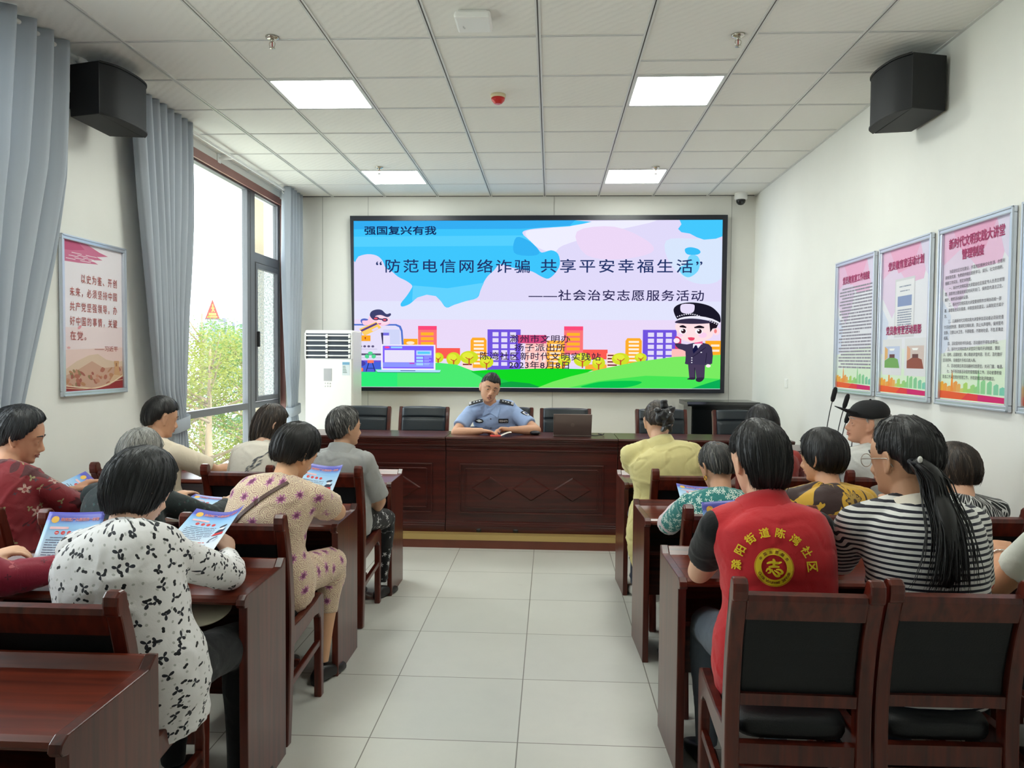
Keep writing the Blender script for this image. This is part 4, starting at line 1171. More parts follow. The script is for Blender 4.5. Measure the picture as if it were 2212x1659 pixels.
            if bid == 0: uu, vv = u0, v0
            else:
                x = ab.normalized(); e1 = x.cross(fw if abs(x.dot(fw)) < .9 else up).normalized(); e2 = x.cross(e1); dq = p-a
                uu = math.atan2(dq.dot(e1), dq.dot(e2))*.055*s+bid*.37; vv = (a.z-dq.dot(x)) if bid in (1, 3) else dq.dot(x)+bid*.113
                if bid in (1, 3) and name in ('shirt', 'dress'):
                    k = min(1, max(0, (d0-dd)/.55)); k = k*k*(3-2*k); vv = v0+(vv-v0)*k
            uv += [uu, vv, bid*1.0]
            v.co = p+n*w*amp*wr-o0
        at = me.attributes.new('cuv', 'FLOAT_VECTOR', 'POINT'); at.data.foreach_set('vector', uv)
        me.materials.clear(); me.materials.append(m); me.update()
        return link(name, me, parent)
    Q.finish = finish
    bones = [(P-up*.1, C7, .155*s*girth)]
    for sd in (1, -1):
        S, E, W, a = arms[sd]; bones += [(S.lerp(E, .22), E, .058*s), (E, W, .05*s)]
    for sd in (1, -1): bones += [(hips[sd], legs[sd][1], .09*s), (legs[sd][1], legs[sd][2], .06*s)]
    Q.parts = dict(torso=torso, neck=neck, traps=traps, upper=upper, fore=fore, leg=leg)
    if trousers:
        mb = MB(); c, d = spine(0)
        torso(mb, .004, -.2, .12)
        for sd in (1, -1): leg(mb, sd, .008)
        finish('trousers', mb, trousers, .010)
    if shirt:
        mb = MB(); torso(mb, loose, hem, .985); traps(mb, loose*.75)
        for sd in (1, -1):
            if sleeve <= 1: upper(mb, sd, sleeve, loose*.8, loose*.8)
            else: upper(mb, sd, 1, loose*.8); fore(mb, sd, min(1, sleeve-1), loose*.75)
        if dress:
            for sd in (1, -1): leg(mb, sd, .016, lo=.5)
            torso(mb, .012, -.3, .1)
        Q.shirt = finish('dress' if dress else 'shirt', mb, shirt)
    if shoes:
        for sd in (1, -1):
            h, k, a, f = legs[sd]; m2 = MB(); z0 = base_z
            b = Vector((a.x, a.y, z0))
            rings = []; side = Vector((f.y, -f.x, 0))
            for t, w, hh in ((-.075, .012, .03), (-.06, .028, .055), (-.02, .033, .085), (.04, .038, .07), (.10, .043, .05), (.15, .036, .04), (.175, .014, .022)):
                c = b+f*t*s+up*(hh*s*.5+.002); rings.append(ering(c, side, up, w*s, hh*s*.5, 16, .7))
            m2.loft(rings)
            for i, v in enumerate(m2.v): m2.v[i] = tuple(Vector(v)-o0)
            m2.build('shoe', shoes, root, recalc=True)
            an = MB(); an.tube([a-o0+up*.05, a-o0-up*.04], [.034*s, .03*s], 12)
    return Q
def collar(Q, m, r=.068, h=.032, lean=.6, drop=.0, name='collar'):
    """band around the neck root"""
    r *= 1.2; c, d = Q.spine(.965); c = c+Vector((0, 0, drop)); o0 = Q.root.location; top = Q.H+Q.M @ Vector((0, -.012, -.06))
    ax = (top-c).normalized(); ax = (d*lean+ax*(1-lean)).normalized()
    rr = ax.orthogonal().normalized(); r2 = ax.cross(rr)
    mb = MB(); n = 30; V = []; F = []
    prof = [(r*1.16, -.012), (r*1.02, h*.45), (r*.93, h), (r*.9, h*.98), (r*.92, h*.3), (r*.9, -.02)]
    for a, z in prof:
        for k in range(n):
            t = 2*math.pi*k/n; V.append(c+ax*z+(rr*math.cos(t)+r2*math.sin(t))*a*(1+.03*math.sin(3*t+1))-o0)
    for i in range(len(prof)-1):
        for k in range(n): F.append((i*n+k, i*n+(k+1) % n, (i+1)*n+(k+1) % n, (i+1)*n+k))
    mb.add(V, F, 0, True)
    me = mb.mesh(name, m); at = me.attributes.new('cuv', 'FLOAT_VECTOR', 'POINT')
    at.data.foreach_set('vector', [c for v in me.vertices for c in ((v.co.x+v.co.y)*1.0, v.co.z, 0)])
    return link(name, me, Q.root)
# ================================================================== PEOPLE
HB = hair_mat('hair_black', (9, 9, 11), (34, 31, 31))
HB2 = hair_mat('hair_black_cool', (12, 14, 17), (46, 48, 52))
HSALT = hair_mat('hair_black_greying', (16, 16, 17), (52, 50, 49), (150, 148, 144), .55)
HGREY = hair_mat('hair_grey', (62, 62, 62), (112, 112, 110), (176, 174, 168), .9, .5)
HWHITE = hair_mat('hair_white_stubble', (150, 146, 140), (200, 196, 190), None, 0, .6)
HBROWN = hair_mat('hair_dark_brown', (22, 17, 15), (62, 50, 42), (120, 106, 92), .3)
TROUS_BLK = plain_cloth('black_cotton', (24, 25, 28)); TROUS_NAVY = plain_cloth('navy_cotton', (34, 40, 56)); JEANS = plain_cloth('grey_jeans', (78, 88, 100))
SHOE_BLK = mat('black_shoe', (22, 22, 24), .4); SHOE_W = mat('white_shoe', (214, 212, 206), .5)

# --- left block -------------------------------------------------------------
# woman in the white blouse with black flowers
m_L3 = floral('white_black_flower_cloth', (226, 224, 224), [
    dict(scale=34, Rr=.13, petals=2, depth=.12, color=(176, 176, 172), rnd=.55, shift=(.013, .007)),
    dict(scale=21, Rr=.30, petals=3, depth=.46, color=(40, 42, 50), rnd=.75, keep=.62),
    dict(scale=25, Rr=.20, petals=2, depth=.30, color=(30, 31, 34), rnd=.8, shift=(.41, .22), keep=.7)])
L3 = person('woman seen from behind in a white blouse with black flower print, reading a leaflet', (-1.245, 2.17), (-1.333, 2.38, 1.085), yaw=R(-8), head=(-18, -20, 6), s=.98, girth=1.16, sw=.168,
            neckdrop=.168, neckfwd=.085, slump=.06, armR=dict(w=(-1.185, 2.70, .800), pole=(-.80, 2.36, .62), curl=.75, n=(-.8, .1, -.6), dir=(-.35, .8, .55)),
            armL=dict(w=(-1.43, 2.62, .80), pole=(-1.75, 2.35, .6), curl=.6, n=(.8, .1, -.5)), haircut='bob', hair=HB2, hthick=.026, hkw=dict(puff=.012, whorl=(10, 60), fly=170, drop=.012), tone=(222, 180, 156),
            shirt=m_L3, sleeve=1.82, hem=-.42, trousers=TROUS_BLK, shoes=SHOE_BLK, seed=3, loose=.016, wr=1.3)
collar(L3, m_L3, r=.066, h=.03)
# hand fan sticking out under the desk
o = MB().lathe([(0, -.003), (.15, -.003), (.152, 0), (.15, .003), (0, .003)], n=40).build('round_fan', mat('ivory_fan', (206, 200, 176), .5)); o.location = (-1.17, 2.50, .652); o.rotation_euler = (R(14), R(-4), 0); o.scale = (.55, .6, 1)
tag(o, 'pale round hand fan held over the lap under the desk, beside the white floral blouse', 'fan')
# woman in lilac paisley dress
m_L7 = floral('paisley_cloth', (222, 202, 172), [
    dict(scale=13, Rr=.27, petals=8, depth=.22, color=(164, 92, 132), rnd=.45, core=(120, 62, 100), corer=.4, keep=.8, line=(206, 160, 176))], scroll=(34, .028, (158, 112, 112)))
L7 = person('woman seen from behind in a cream and plum paisley dress, leaning over a leaflet', (-1.215, 3.13), (-1.15, 3.36, 1.085), yaw=R(-10), head=(-22, -26, 8), s=.97, girth=1.12, sw=.168, neckdrop=.165, neckfwd=.10, slump=.08,
            armR=dict(w=(-1.12, 3.65, .845), pole=(-.72, 3.46, .58), curl=.6, n=(-.7, 0, -.6)), armL=dict(w=(-1.36, 3.66, .80), pole=(-1.6, 3.3, .6), curl=.6, n=(.7, 0, -.6)),
            legR=dict(knee=(-1.03, 3.52, .545), ankle=(-1.06, 3.46, .09)), haircut='short', hair=HB, hthick=.024, hkw=dict(puff=.02, whorl=(-8, 58), fly=150, drop=.01), tone=(214, 166, 130),
            shirt=m_L7, sleeve=.60, hem=-.25, dress=True, shoes=SHOE_BLK, seed=7, loose=.015, wr=1.4, bare_legs=True)
st = []
bv = BVHTree.FromPolygons([v.co for v in L7.shirt.data.vertices], [tuple(p.vertices) for p in L7.shirt.data.polygons])
for k in range(30):
    q = Vector((-1.31, 2.6, .85)).lerp(Vector((-1.10, 2.6, 1.02)), k/29)-L7.root.location+Vector((0, 0, .012*math.sin(math.pi*k/29)))
    loc, nn, _, _ = bv.ray_cast(q, Vector((0, 1, -.05)))
    if loc is not None: st.append((loc, nn))
for _ in range(3): st = [st[0]]+[((st[i-1][0]+st[i][0]*2+st[i+1][0])/4, st[i][1]) for i in range(1, len(st)-1)]+[st[-1]]
V = []; F = []
for i, (l, nn) in enumerate(st):
    d = (st[min(i+1, len(st)-1)][0]-st[max(0, i-1)][0]).normalized(); w = d.cross(nn).normalized()
    V += [l+w*.008+nn*.004, l-w*.008+nn*.004]
    if i: F.append((2*i-2, 2*i-1, 2*i+1, 2*i))
o = MB().add(V, F).build('bag_strap', mat('brown_strap', (84, 56, 48), .5), L7.root); sd = o.modifiers.new('t', 'SOLIDIFY'); sd.thickness = .003; sd.offset = 0
# woman in the grey shirt, front row at the aisle
m_L8t = floral('black_white_leaf_cloth', (20, 20, 22), [dict(scale=18, Rr=.30, petals=6, depth=.5, color=(206, 206, 206), rnd=.9, keep=.6), dict(scale=26, Rr=.17, petals=3, depth=.5, color=(190, 190, 190), rnd=.9, shift=(.3, .1), keep=.5)])
m_grey = plain_cloth('grey_shirt_cloth', (158, 158, 156))
L8 = person('person in a grey short-sleeved collared shirt and black leaf-print trousers, front row by the aisle', (-1.235, 4.39), (-1.222, 4.44, 1.10), yaw=R(-14), head=(-34, -2, 0), s=.93, girth=1.0, sw=.162, neckdrop=.19, neckfwd=.045, slump=.05,
            armR=dict(w=(-1.09, 4.63, .56), pole=(-.85, 4.35, .5), curl=.6, n=(-.9, 0, -.3)), armL=dict(w=(-1.28, 4.68, .58), pole=(-1.5, 4.4, .5), curl=.5),
            legR=dict(knee=(-1.035, 4.72, .50), ankle=(-1.06, 4.70, .10), dir=(.4, 1, 0)), legL=dict(knee=(-1.22, 4.76, .53), ankle=(-1.22, 4.66, .09)), haircut='short', hair=HSALT, hthick=.020, hkw=dict(puff=.012, fly=90, drop=.01), tone=(206, 160, 130),
            shirt=m_grey, sleeve=.92, hem=-.30, trousers=m_L8t, shoes=SHOE_BLK, seed=8, loose=.017, wr=1.6)
collar(L8, m_grey, r=.069, h=.052)
# man in beige T-shirt
m_beige = plain_cloth('beige_tee_cloth', (230, 216, 194))
L5 = person('man with short dark hair in a beige T-shirt, beside the grey curtain', (-2.375, 4.40), (-2.395, 4.52, 1.135), yaw=R(-20), head=(-22, -12, 0), s=.98, sw=.182, neckdrop=.19, neckfwd=.06, slump=.05,
            armR=dict(w=(-1.99, 4.80, .815), pole=(-2.0, 4.4, .6), curl=1.1, dir=(1, .25, .2)), armL=dict(w=(-2.4, 4.85, .82), pole=(-2.8, 4.5, .6)), haircut='man', hair=HB, hthick=.020, hkw=dict(fly=60), tone=(204, 156, 126),
            shirt=m_beige, sleeve=.78, hem=-.22, trousers=TROUS_NAVY, shoes=SHOE_BLK, seed=5, loose=.017, wr=1.3)
collar(L5, m_beige, r=.064, h=.012)
# girl with glasses
m_cream = plain_cloth('cream_tee_cloth', (226, 218, 204))
L6 = person('girl with shoulder-length dark hair and glasses in a cream printed T-shirt', (-1.735, 4.39), (-1.712, 4.53, 1.105), yaw=R(-20), head=(-24, -24, 4), s=.93, sw=.165, neckdrop=.175, neckfwd=.075, slump=.06,
            armR=dict(w=(-1.58, 4.84, .82), pole=(-1.4, 4.4, .6)), armL=dict(w=(-1.86, 4.80, .82), pole=(-2.1, 4.5, .6)), haircut='bob', hair=HBROWN, hthick=.018, hkw=dict(drop=.075, fly=140, whorl=(0, 70)), tone=(222, 178, 152),
            shirt=m_cream, sleeve=.9, hem=-.22, trousers=TROUS_NAVY, shoes=SHOE_W, seed=6, loose=.018, wr=1.2)
g = MB(); T = lambda p: L6.H+L6.M @ (Vector(p)*.93)-L6.root.location
for sx in (-1, 1):
    g.tube([T((sx*.036+.024*math.cos(a*math.pi/10), .100, .0+.02*math.sin(a*math.pi/10))) for a in range(21)], .0012, 6)
    g.tube([T((sx*.060, .098, .006)), T((sx*.080, .05, .008)), T((sx*.086, -.012, .010)), T((sx*.084, -.03, -.012))], .0014, 6)
g.build('glasses', mat('rose_wire', (190, 150, 132), .3, metal=.7), L6.root)
def project_print(Q, name, shapes, centre, m, w, axis_right, view, off=.003, cut=.012):
    """lay flat shapes (local x,y in metres) on the back of a garment by casting along the view direction"""
    tr = Q.shirt; bv = BVHTree.FromPolygons([v.co for v in tr.data.vertices], [tuple(p.vertices) for p in tr.data.polygons])
    ar = Vector(axis_right).normalized(); vd = Vector(view).normalized(); au = ar.cross(vd)*1.0
    if au.z < 0: au = -au
    bm = bmesh.new()
    for me in shapes: bm.from_mesh(me)
    for it in range(6):
        es = [e for e in bm.edges if e.calc_length() > cut]
        if not es: break
        bmesh.ops.subdivide_edges(bm, edges=es, cuts=1)
    bmesh.ops.triangulate(bm, faces=bm.faces[:])
    c = Vector(centre)-Q.root.location; dead = []
    for v in bm.verts:
        o = c+ar*v.co.x+au*v.co.y-vd*.5
        loc, n, _, _ = bv.ray_cast(o, vd)
        if loc is None: dead.append(v); continue
        v.co = loc-vd*off+n*.0008
    bmesh.ops.delete(bm, geom=dead, context='VERTS')
    me = bpy.data.meshes.new(name); bm.to_mesh(me); bm.free(); me.materials.append(m)
    return link(name, me, Q.root)
def poly_mesh(pts, z=0):
    me = bpy.data.meshes.new('p'); bm = bmesh.new(); vs = [bm.verts.new((p[0], p[1], z)) for p in pts]; f = bm.faces.new(vs); bmesh.ops.triangulate(bm, faces=[f]); bm.to_mesh(me); bm.free(); return me
rn = random.Random(4)
strokes = []
for k in range(26):
    x = rn.uniform(-.09, .06); y = x*.75+rn.uniform(-.028, .028); l = rn.uniform(.02, .05); w = rn.uniform(.0012, .004); a = R(38)+rn.uniform(-.2, .2)
    d = Vector((math.cos(a), math.sin(a))); nn = Vector((-d.y, d.x)); p = Vector((x, y))
    strokes.append(poly_mesh([p-d*l*.5, p+nn*w, p+d*l*.5, p-nn*w]))
vw = (.12, .98, -.15)
project_print(L6, 'brush_stroke_print', strokes, (-1.655, 4.35, .925), mat('tee_ink_grey', (92, 96, 104), .8), .2, (1, -.1, 0), vw, .004)
project_print(L6, 'yellow_spot_print', [poly_mesh([(.045+.016*math.cos(a*.5236), .052+.013*math.sin(a*.5236)) for a in range(12)])], (-1.655, 4.35, .925), mat('tee_ink_yellow', (226, 204, 96), .8), .1, (1, -.1, 0), vw, .005)
# grey haired person in dark green
m_L2 = floral('dark_teal_cloth', (34, 44, 46), [dict(scale=26, Rr=.2, petals=5, depth=.4, color=(58, 84, 82), rnd=.9, keep=.5), dict(scale=40, Rr=.12, petals=3, depth=.4, color=(96, 66, 76), rnd=.9, shift=(.2, .1), keep=.25)])
L2 = person('elderly person with grey hair in a dark patterned long-sleeved top, behind the white floral blouse', (-1.79, 3.14), (-1.885, 3.36, 1.06), yaw=R(-10), head=(-8, -28, 0), s=.95, girth=1.05, sw=.165, neckdrop=.165, neckfwd=.10, slump=.07,
            armR=dict(w=(-1.57, 3.62, .805), pole=(-1.3, 3.25, .6), curl=.5, n=(-.3, 0, -.9)), armL=dict(w=(-1.9, 3.68, .81), pole=(-2.2, 3.4, .6)), haircut='short', hair=HGREY, hthick=.020, hkw=dict(fly=160, whorl=(0, 55), bald=.006), tone=(214, 170, 140),
            shirt=m_L2, sleeve=1.8, hem=-.2, trousers=TROUS_BLK, shoes=SHOE_BLK, seed=2, loose=.014)
collar(L2, m_L2, r=.066, h=.022)
# woman in dark red floral blouse, far left
m_L1 = floral('dark_red_floral_cloth', (128, 34, 42), [dict(scale=9.5, Rr=.26, petals=5, depth=.30, color=(206, 170, 158), rnd=.85, keep=.55, core=(150, 70, 70), corer=.22, line=(120, 70, 68)), dict(scale=15, Rr=.2, petals=3, depth=.45, color=(150, 140, 100), rnd=.9, shift=(.3, .2), keep=.4), dict(scale=22, Rr=.16, petals=4, depth=.5, color=(46, 74, 82), rnd=.9, shift=(.7, .2), keep=.3)], rough=.5, blotch=(7, .56, (78, 26, 32)))
L1 = person('woman with short black hair in a dark red floral blouse, reading by the left wall', (-2.375, 3.13), (-2.41, 3.30, 1.15), yaw=R(-22), head=(-42, -16, 0), s=1.0, girth=1.18, sw=.175, neckdrop=.18, neckfwd=.06, slump=.06,
            armR=dict(w=(-2.14, 3.58, .815), pole=(-1.95, 3.15, .6), curl=.6, n=(-.6, 0, -.6)), armL=dict(w=(-2.34, 3.58, .86), pole=(-2.8, 3.3, .6), curl=.6), haircut='short', hair=HB2, hthick=.024, hkw=dict(puff=.01, fly=130), tone=(208, 156, 126),
            shirt=m_L1, sleeve=.98, hem=-.25, trousers=TROUS_BLK, shoes=SHOE_BLK, seed=11, loose=.018, wr=1.5)
S, E, W, a = L1.arms[1]; mb = MB(); mb.tube([E.lerp(W, .12), E.lerp(W, .5), E.lerp(W, .92)], [.043, .042, .032], 16)
L1.finish('sleeve_guard', mb, plain_cloth('cream_sleeve_cloth', (226, 206, 184)), .007, 2)
# person in crimson at the left edge
m_L4 = floral('crimson_floral_cloth', (142, 30, 54), [dict(scale=11, Rr=.25, petals=5, depth=.3, color=(184, 92, 100), rnd=.9, keep=.6, core=(150, 60, 76), corer=.3), dict(scale=17, Rr=.18, petals=4, depth=.45, color=(96, 26, 44), rnd=.9, shift=(.2, .1), keep=.6)], rough=.5)
L4 = person('person in a crimson floral long-sleeved top at the left edge, one hand holding a leaflet', (-2.06, 2.16), (-2.17, 2.36, 1.10), yaw=R(-6), head=(0, -20, 0), s=.97, girth=1.15, sw=.172, neckdrop=.17, neckfwd=.08, slump=.06,
            armR=dict(w=(-1.63, 2.55, .800), pole=(-1.9, 2.2, .45), curl=.5, dir=(.9, .4, 0)), armL=dict(w=(-1.98, 2.555, .805), pole=(-2.4, 2.3, .6), curl=.7, n=(.3, .3, -.8), dir=(.85, .35, .25)), haircut='short', hair=HB, hthick=.02, tone=(216, 172, 142),
            shirt=m_L4, sleeve=1.78, hem=-.22, trousers=TROUS_BLK, shoes=SHOE_BLK, seed=4, loose=.02, wr=1.6)

# --- the officer -------------------------------------------------------------
m_blue = plain_cloth('pale_blue_uniform', (150, 172, 212), .7)
m_patch = mat('uniform_black', (20, 22, 30), .7); m_silver = mat('silver_thread', (226, 228, 230), .5)
OF = person('police officer in a pale blue short-sleeved uniform shirt, talking at the podium', (-.42, 6.60), (-.522, 6.47, 1.262), yaw=R(180), head=(14, -8, -14), s=1.0, girth=1.06, sw=.19, neckdrop=.2, neckfwd=.04, slump=.02, base_z=PZ, seat_z=.487,
            armR=dict(w=(-.56, 6.235, TZ+.033), pole=(-1.1, 6.3, .80), curl=.28, dir=(.93, -.22, -.08), n=(0, -.25, -1)), armL=dict(w=(-.335, 6.245, TZ+.045), pole=(.3, 6.35, .80), curl=.85, dir=(-.85, -.25, .12), n=(-.2, -.35, -.9)),
            haircut='man', hair=HB, hthick=.015, hkw=dict(fly=30, whorl=(0, 50)), tone=(206, 156, 126), shirt=m_blue, sleeve=.72, hem=-.1, trousers=TROUS_NAVY, shoes=SHOE_BLK, seed=21, openm=1, voxel=.004, loose=.014, wr=1.0)
o0 = OF.root.location
# open shirt collar: two pointed leaves
def leaf(pts, name, m, parent, th=.004):
    me = poly_mesh([(0, 0)]*0+[(p[0], p[1]) for p in pts]); 
    for v, p in zip(me.vertices, pts): v.co = Vector(p)
    me.materials.append(m); o = link(name, me, parent); s_ = o.modifiers.new('t', 'SOLIDIFY'); s_.thickness = th; s_.offset = 0; return o
collar(OF, m_blue, r=.064, h=.036)
n0 = OF.spine(.95)[0]
bvo = BVHTree.FromPolygons([v.co for v in OF.shirt.data.vertices], [tuple(p.vertices) for p in OF.shirt.data.polygons])
def on_shirt(x, z, off=.003, y0=5.6):
    loc, n, _, _ = bvo.ray_cast(Vector((x, y0, z))-o0, Vector((0, 1, 0)))
    if loc is None: loc, n, _, _ = bvo.find_nearest(Vector((x, 6.4, z))-o0)
    return loc+n*off, n
cx, cz = n0.x, n0.z
for sx in (-1, 1):
    P = [(cx+sx*.006, cz-.040, .012), (cx+sx*.048, cz+.030, .016), (cx+sx*.086, cz+.006, .014), (cx+sx*.064, cz-.070, .008)]
    leaf([on_shirt(px_, pz_, of_)[0] for px_, pz_, of_ in P], 'collar_leaf', m_blue, OF.root)
MBk = MB()
for k in range(3):
    l, n = on_shirt(cx+.004, cz-.085-k*.078, .003); MBk.ball(l, (.0055, .003, .0055), 10)
MBk.build('button', mat('dark_button', (60, 66, 84), .3), OF.root)
def shirt_patch(name, poly, cxy, m, off, parent=None):
    me = poly_mesh(poly)
    bm = bmesh.new(); bm.from_mesh(me); bmesh.ops.subdivide_edges(bm, edges=bm.edges[:], cuts=2); 
    for v in bm.verts: v.co = on_shirt(cxy[0]+v.co.x, cxy[1]+v.co.y, off)[0]
    bm.to_mesh(me); bm.free(); me.materials.append(m)
    o = link(name, me, parent or OF.root); s_ = o.modifiers.new('t', 'SOLIDIFY'); s_.thickness = .002; s_.offset = 0
    return o
rect = lambda w, h: [(-w/2, -h/2), (w/2, -h/2), (w/2, h/2), (-w/2, h/2)]
bz = cz-.108
hexa = [(-.04, 0), (-.03, .013), (0, .019), (.03, .013), (.04, 0), (.03, -.013), (0, -.019), (-.03, -.013)]
b1 = shirt_patch('chest_badge', hexa, (cx-.098, bz), m_patch, .004)
shirt_patch('badge_wings', [(-.033, .0), (-.01, .007), (0, .011), (.01, .007), (.033, .0), (.012, -.006), (0, -.01), (-.012, -.006)], (cx-.098, bz), m_silver, .0062, b1)
b2 = shirt_patch('number_badge', rect(.082, .036), (cx+.112, bz+.008), m_patch, .004)
tm = text_mesh('050473', w=.066, h=.017, bold=.02); bm = bmesh.new(); bm.from_mesh(tm)
for v in bm.verts: v.co = on_shirt(cx+.112+v.co.x, bz+.008+v.co.y, .0068)[0]
bm.to_mesh(tm); bm.free(); tm.materials.append(m_silver); link('number', tm, b2)
for sx in (-1, 1):
    pc = (cx+sx*.105, bz-.075)
    pk = shirt_patch('pocket', [(-.05, -.06), (.05, -.06), (.05, .02), (-.05, .02)], pc, m_blue, .003)
    shirt_patch('pocket_flap', [(-.053, .028), (.053, .028), (.053, .004), (0, -.018), (-.053, .004)], pc, m_blue, .006, pk)
    l, n = on_shirt(pc[0], pc[1]-.006, .009); MB().ball(l, (.005, .003, .005), 10).build('pocket_button', MATS['dark_button'], pk)
# shoulder boards
for sd in (1, -1):
    S = OF.S[sd]; a = OF.spine(.97)[0]; d = (S-a); d.normalize(); L = .125; c = a.lerp(S, .60)
    up2 = (Vector((0, 0, 1))-d*d.z).normalized(); fwd = d.cross(up2).normalized()
    if fwd.y > 0: fwd = -fwd
    upn = (up2+fwd*.55).normalized(); wd = d.cross(upn).normalized()
    base = c+upn*.090
    def box_at(mbx, u0, u1, v0, v1, h0, h1):
        mbx.add([base-o0+d*u+wd*v+upn*(h-.10*u*u*4) for u in (u0, u1) for v in (v0, v1) for h in (h0, h1)], [(0, 1, 3, 2), (4, 6, 7, 5), (0, 4, 5, 1), (2, 3, 7, 6), (0, 2, 6, 4), (1, 5, 7, 3)])
    k = MB(); box_at(k, -L/2, L/2, -.024, .024, -.003, .003); sb = k.build('shoulder_board', m_patch, OF.root, recalc=True)
    k = MB()
    for u in (.044, .055): box_at(k, u-.003, u+.003, -.020, .020, .0035, .0052)
    for q in range(3):
        u = -.034+q*.024; pt = [base-o0+d*(u+x)+wd*y+upn*(.0048-.10*u*u*4) for x, y in ((-.009, 0), (0, -.009), (.009, 0), (0, .009))]; k.add(pt, [(0, 1, 2, 3)])
    k.build('rank_marks', m_silver, sb)
# sleeve emblem on the officer left arm
S, E, W, a = OF.arms[-1]; pc = S.lerp(E, .42)
d = (E-S).normalized(); nrm = Vector((.75, -.66, 0)); nrm = (nrm-d*nrm.dot(d)).normalized(); sd_ = d.cross(nrm)
def arm_poly(pts, off): return [pc-o0+nrm*(.066+off)+sd_*p[0]-d*p[1]-nrm*(p[0]**2*6) for p in pts]
sh = [(-.03, .035), (-.03, .005), (-.022, -.03), (0, -.048), (.022, -.03), (.03, .005), (.03, .035), (0, .042)]
b3 = leaf(arm_poly(sh, 0), 'sleeve_emblem', m_patch, OF.root)
leaf(arm_poly([(p[0]*.72, p[1]*.72-.004) for p in sh], .003), 'emblem_shield', m_silver, b3, .002); leaf(arm_poly([(p[0]*.4, p[1]*.4-.004) for p in sh], .006), 'emblem_centre', mat('emblem_blue', (52, 70, 120), .6), b3, .002)
# body camera clipped at the officer left pocket
MB().box(-.032, .032, -.012, .012, -.045, .045, bev=.006).build('body_camera', m_patch, OF.root).location = on_shirt(cx+.155, bz-.10, .014)[0]
# booklet under the hands
t = thing('booklet', 'open red and white booklet under the officer hands on the podium', 'booklet', (-.405, 6.165, TZ), R(8))
MB().box(-.085, .0, -.055, .055, .0005, .006, bev=.001).build('left_page', mat('booklet_red', (206, 66, 58), .5), t)
pg = MB(); V = []; F = []
for i in range(9):
    for y in (-.055, .055): V.append((i*.011, y, .004+.028*math.sin(i/8*1.6)))
    if i: F.append((2*i-2, 2*i-1, 2*i+1, 2*i))
o = pg.add(V, F, 0, True).build('right_page', mat('booklet_white', (230, 222, 210), .6), t); sd = o.modifiers.new('t', 'SOLIDIFY'); sd.thickness = .002
# --- right block -------------------------------------------------------------
m_yel = plain_cloth('pale_yellow_jacket', (214, 202, 142))
R1 = person('woman with dark hair held by a black bow, in a loose pale yellow jacket', (.72, 4.47), (.648, 4.58, 1.145), yaw=R(4), head=(0, -22, 0), s=.98, girth=1.14, sw=.182, neckdrop=.185, neckfwd=.075, slump=.06,
            armL=dict(w=(.60, 4.98, .815), pole=(.20, 4.45, .55)), armR=dict(w=(.88, 4.98, .82), pole=(1.25, 4.5, .55)), haircut='tied', hair=HBROWN, hthick=.012, hkw=dict(fly=60, whorl=(0, 20)), tone=(224, 178, 150),
            shirt=m_yel, sleeve=1.75, hem=-.30, trousers=TROUS_NAVY, shoes=SHOE_W, seed=31, loose=.030, wr=2.8)
collar(R1, m_yel, r=.078, h=.06)
mb = MB(); o0 = R1.root.location
V = [(.455, 4.30, .62), (.47, 4.42, .62), (.50, 4.26, .40), (.475, 4.36, .38), (.545, 4.26, .265), (.515, 4.33, .255)]
mb.tube([(.505, 4.36, .66), (.495, 4.34, .55), (.50, 4.31, .42), (.525, 4.29, .31), (.53, 4.285, .265)], [.035, .055, .05, .04, .012], 14)
R1.finish('jacket_tail', mb, m_yel, .008, 2)
# bun, bow
hb = MB(); T = lambda p: R1.H+R1.M @ (Vector(p)*.98)-o0
hb.ball(T((.01, -.108, .0)), (.045, .034, .045), 18)
hb.build('bun', HBROWN, R1.root)
bw = MB(); M_BOW = mat('black_satin', (14, 14, 18), .35, sheen=.3)
for k, (dx, dz, dy, rx, ry, rz_, ro) in enumerate(((-.030, .035, 0, .038, .024, .024, 35), (.034, .050, 0, .040, .024, .026, -40), (-.034, .0, .006, .034, .022, .024, 100), (.030, -.008, .004, .036, .022, .026, 60), (.004, .078, .010, .026, .022, .030, 10), (.0, -.045, .010, .020, .016, .040, 8), (.030, -.050, .016, .016, .014, .040, -14), (.0, .02, -.01, .036, .026, .036, 0))):
    bw.ball(T((dx+.016, -.128+dy, dz-.012))+o0, (rx, ry, rz_), 14, M=Matrix.Rotation(R(ro), 3, 'Y'))
R1.finish('hair_bow', bw, M_BOW, .0045, 3, .009)
MB().ball(T((.040, -.166, .012)), .005, 8).build('hair_jewel', m_silver, R1.root)
# person in rust red top
m_rust = plain_cloth('rust_red_cloth', (150, 52, 46))
R2 = person('person with short black hair in a rust red top, half hidden behind the red vest', (1.27, 4.50), (1.277, 4.62, 1.12), yaw=R(6), head=(16, -14, 0), s=.96, girth=1.1, sw=.172, neckdrop=.18, neckfwd=.07, slump=.05, haircut='short', hair=HB, hthick=.022, hkw=dict(puff=.012, fly=110), tone=(208, 160, 132),
            armR=dict(w=(1.45, 4.98, .82), pole=(1.8, 4.5, .55)), armL=dict(w=(1.15, 4.98, .82), pole=(.85, 4.5, .55)), shirt=m_rust, sleeve=1.7, hem=-.2, trousers=TROUS_BLK, shoes=SHOE_BLK, seed=32)
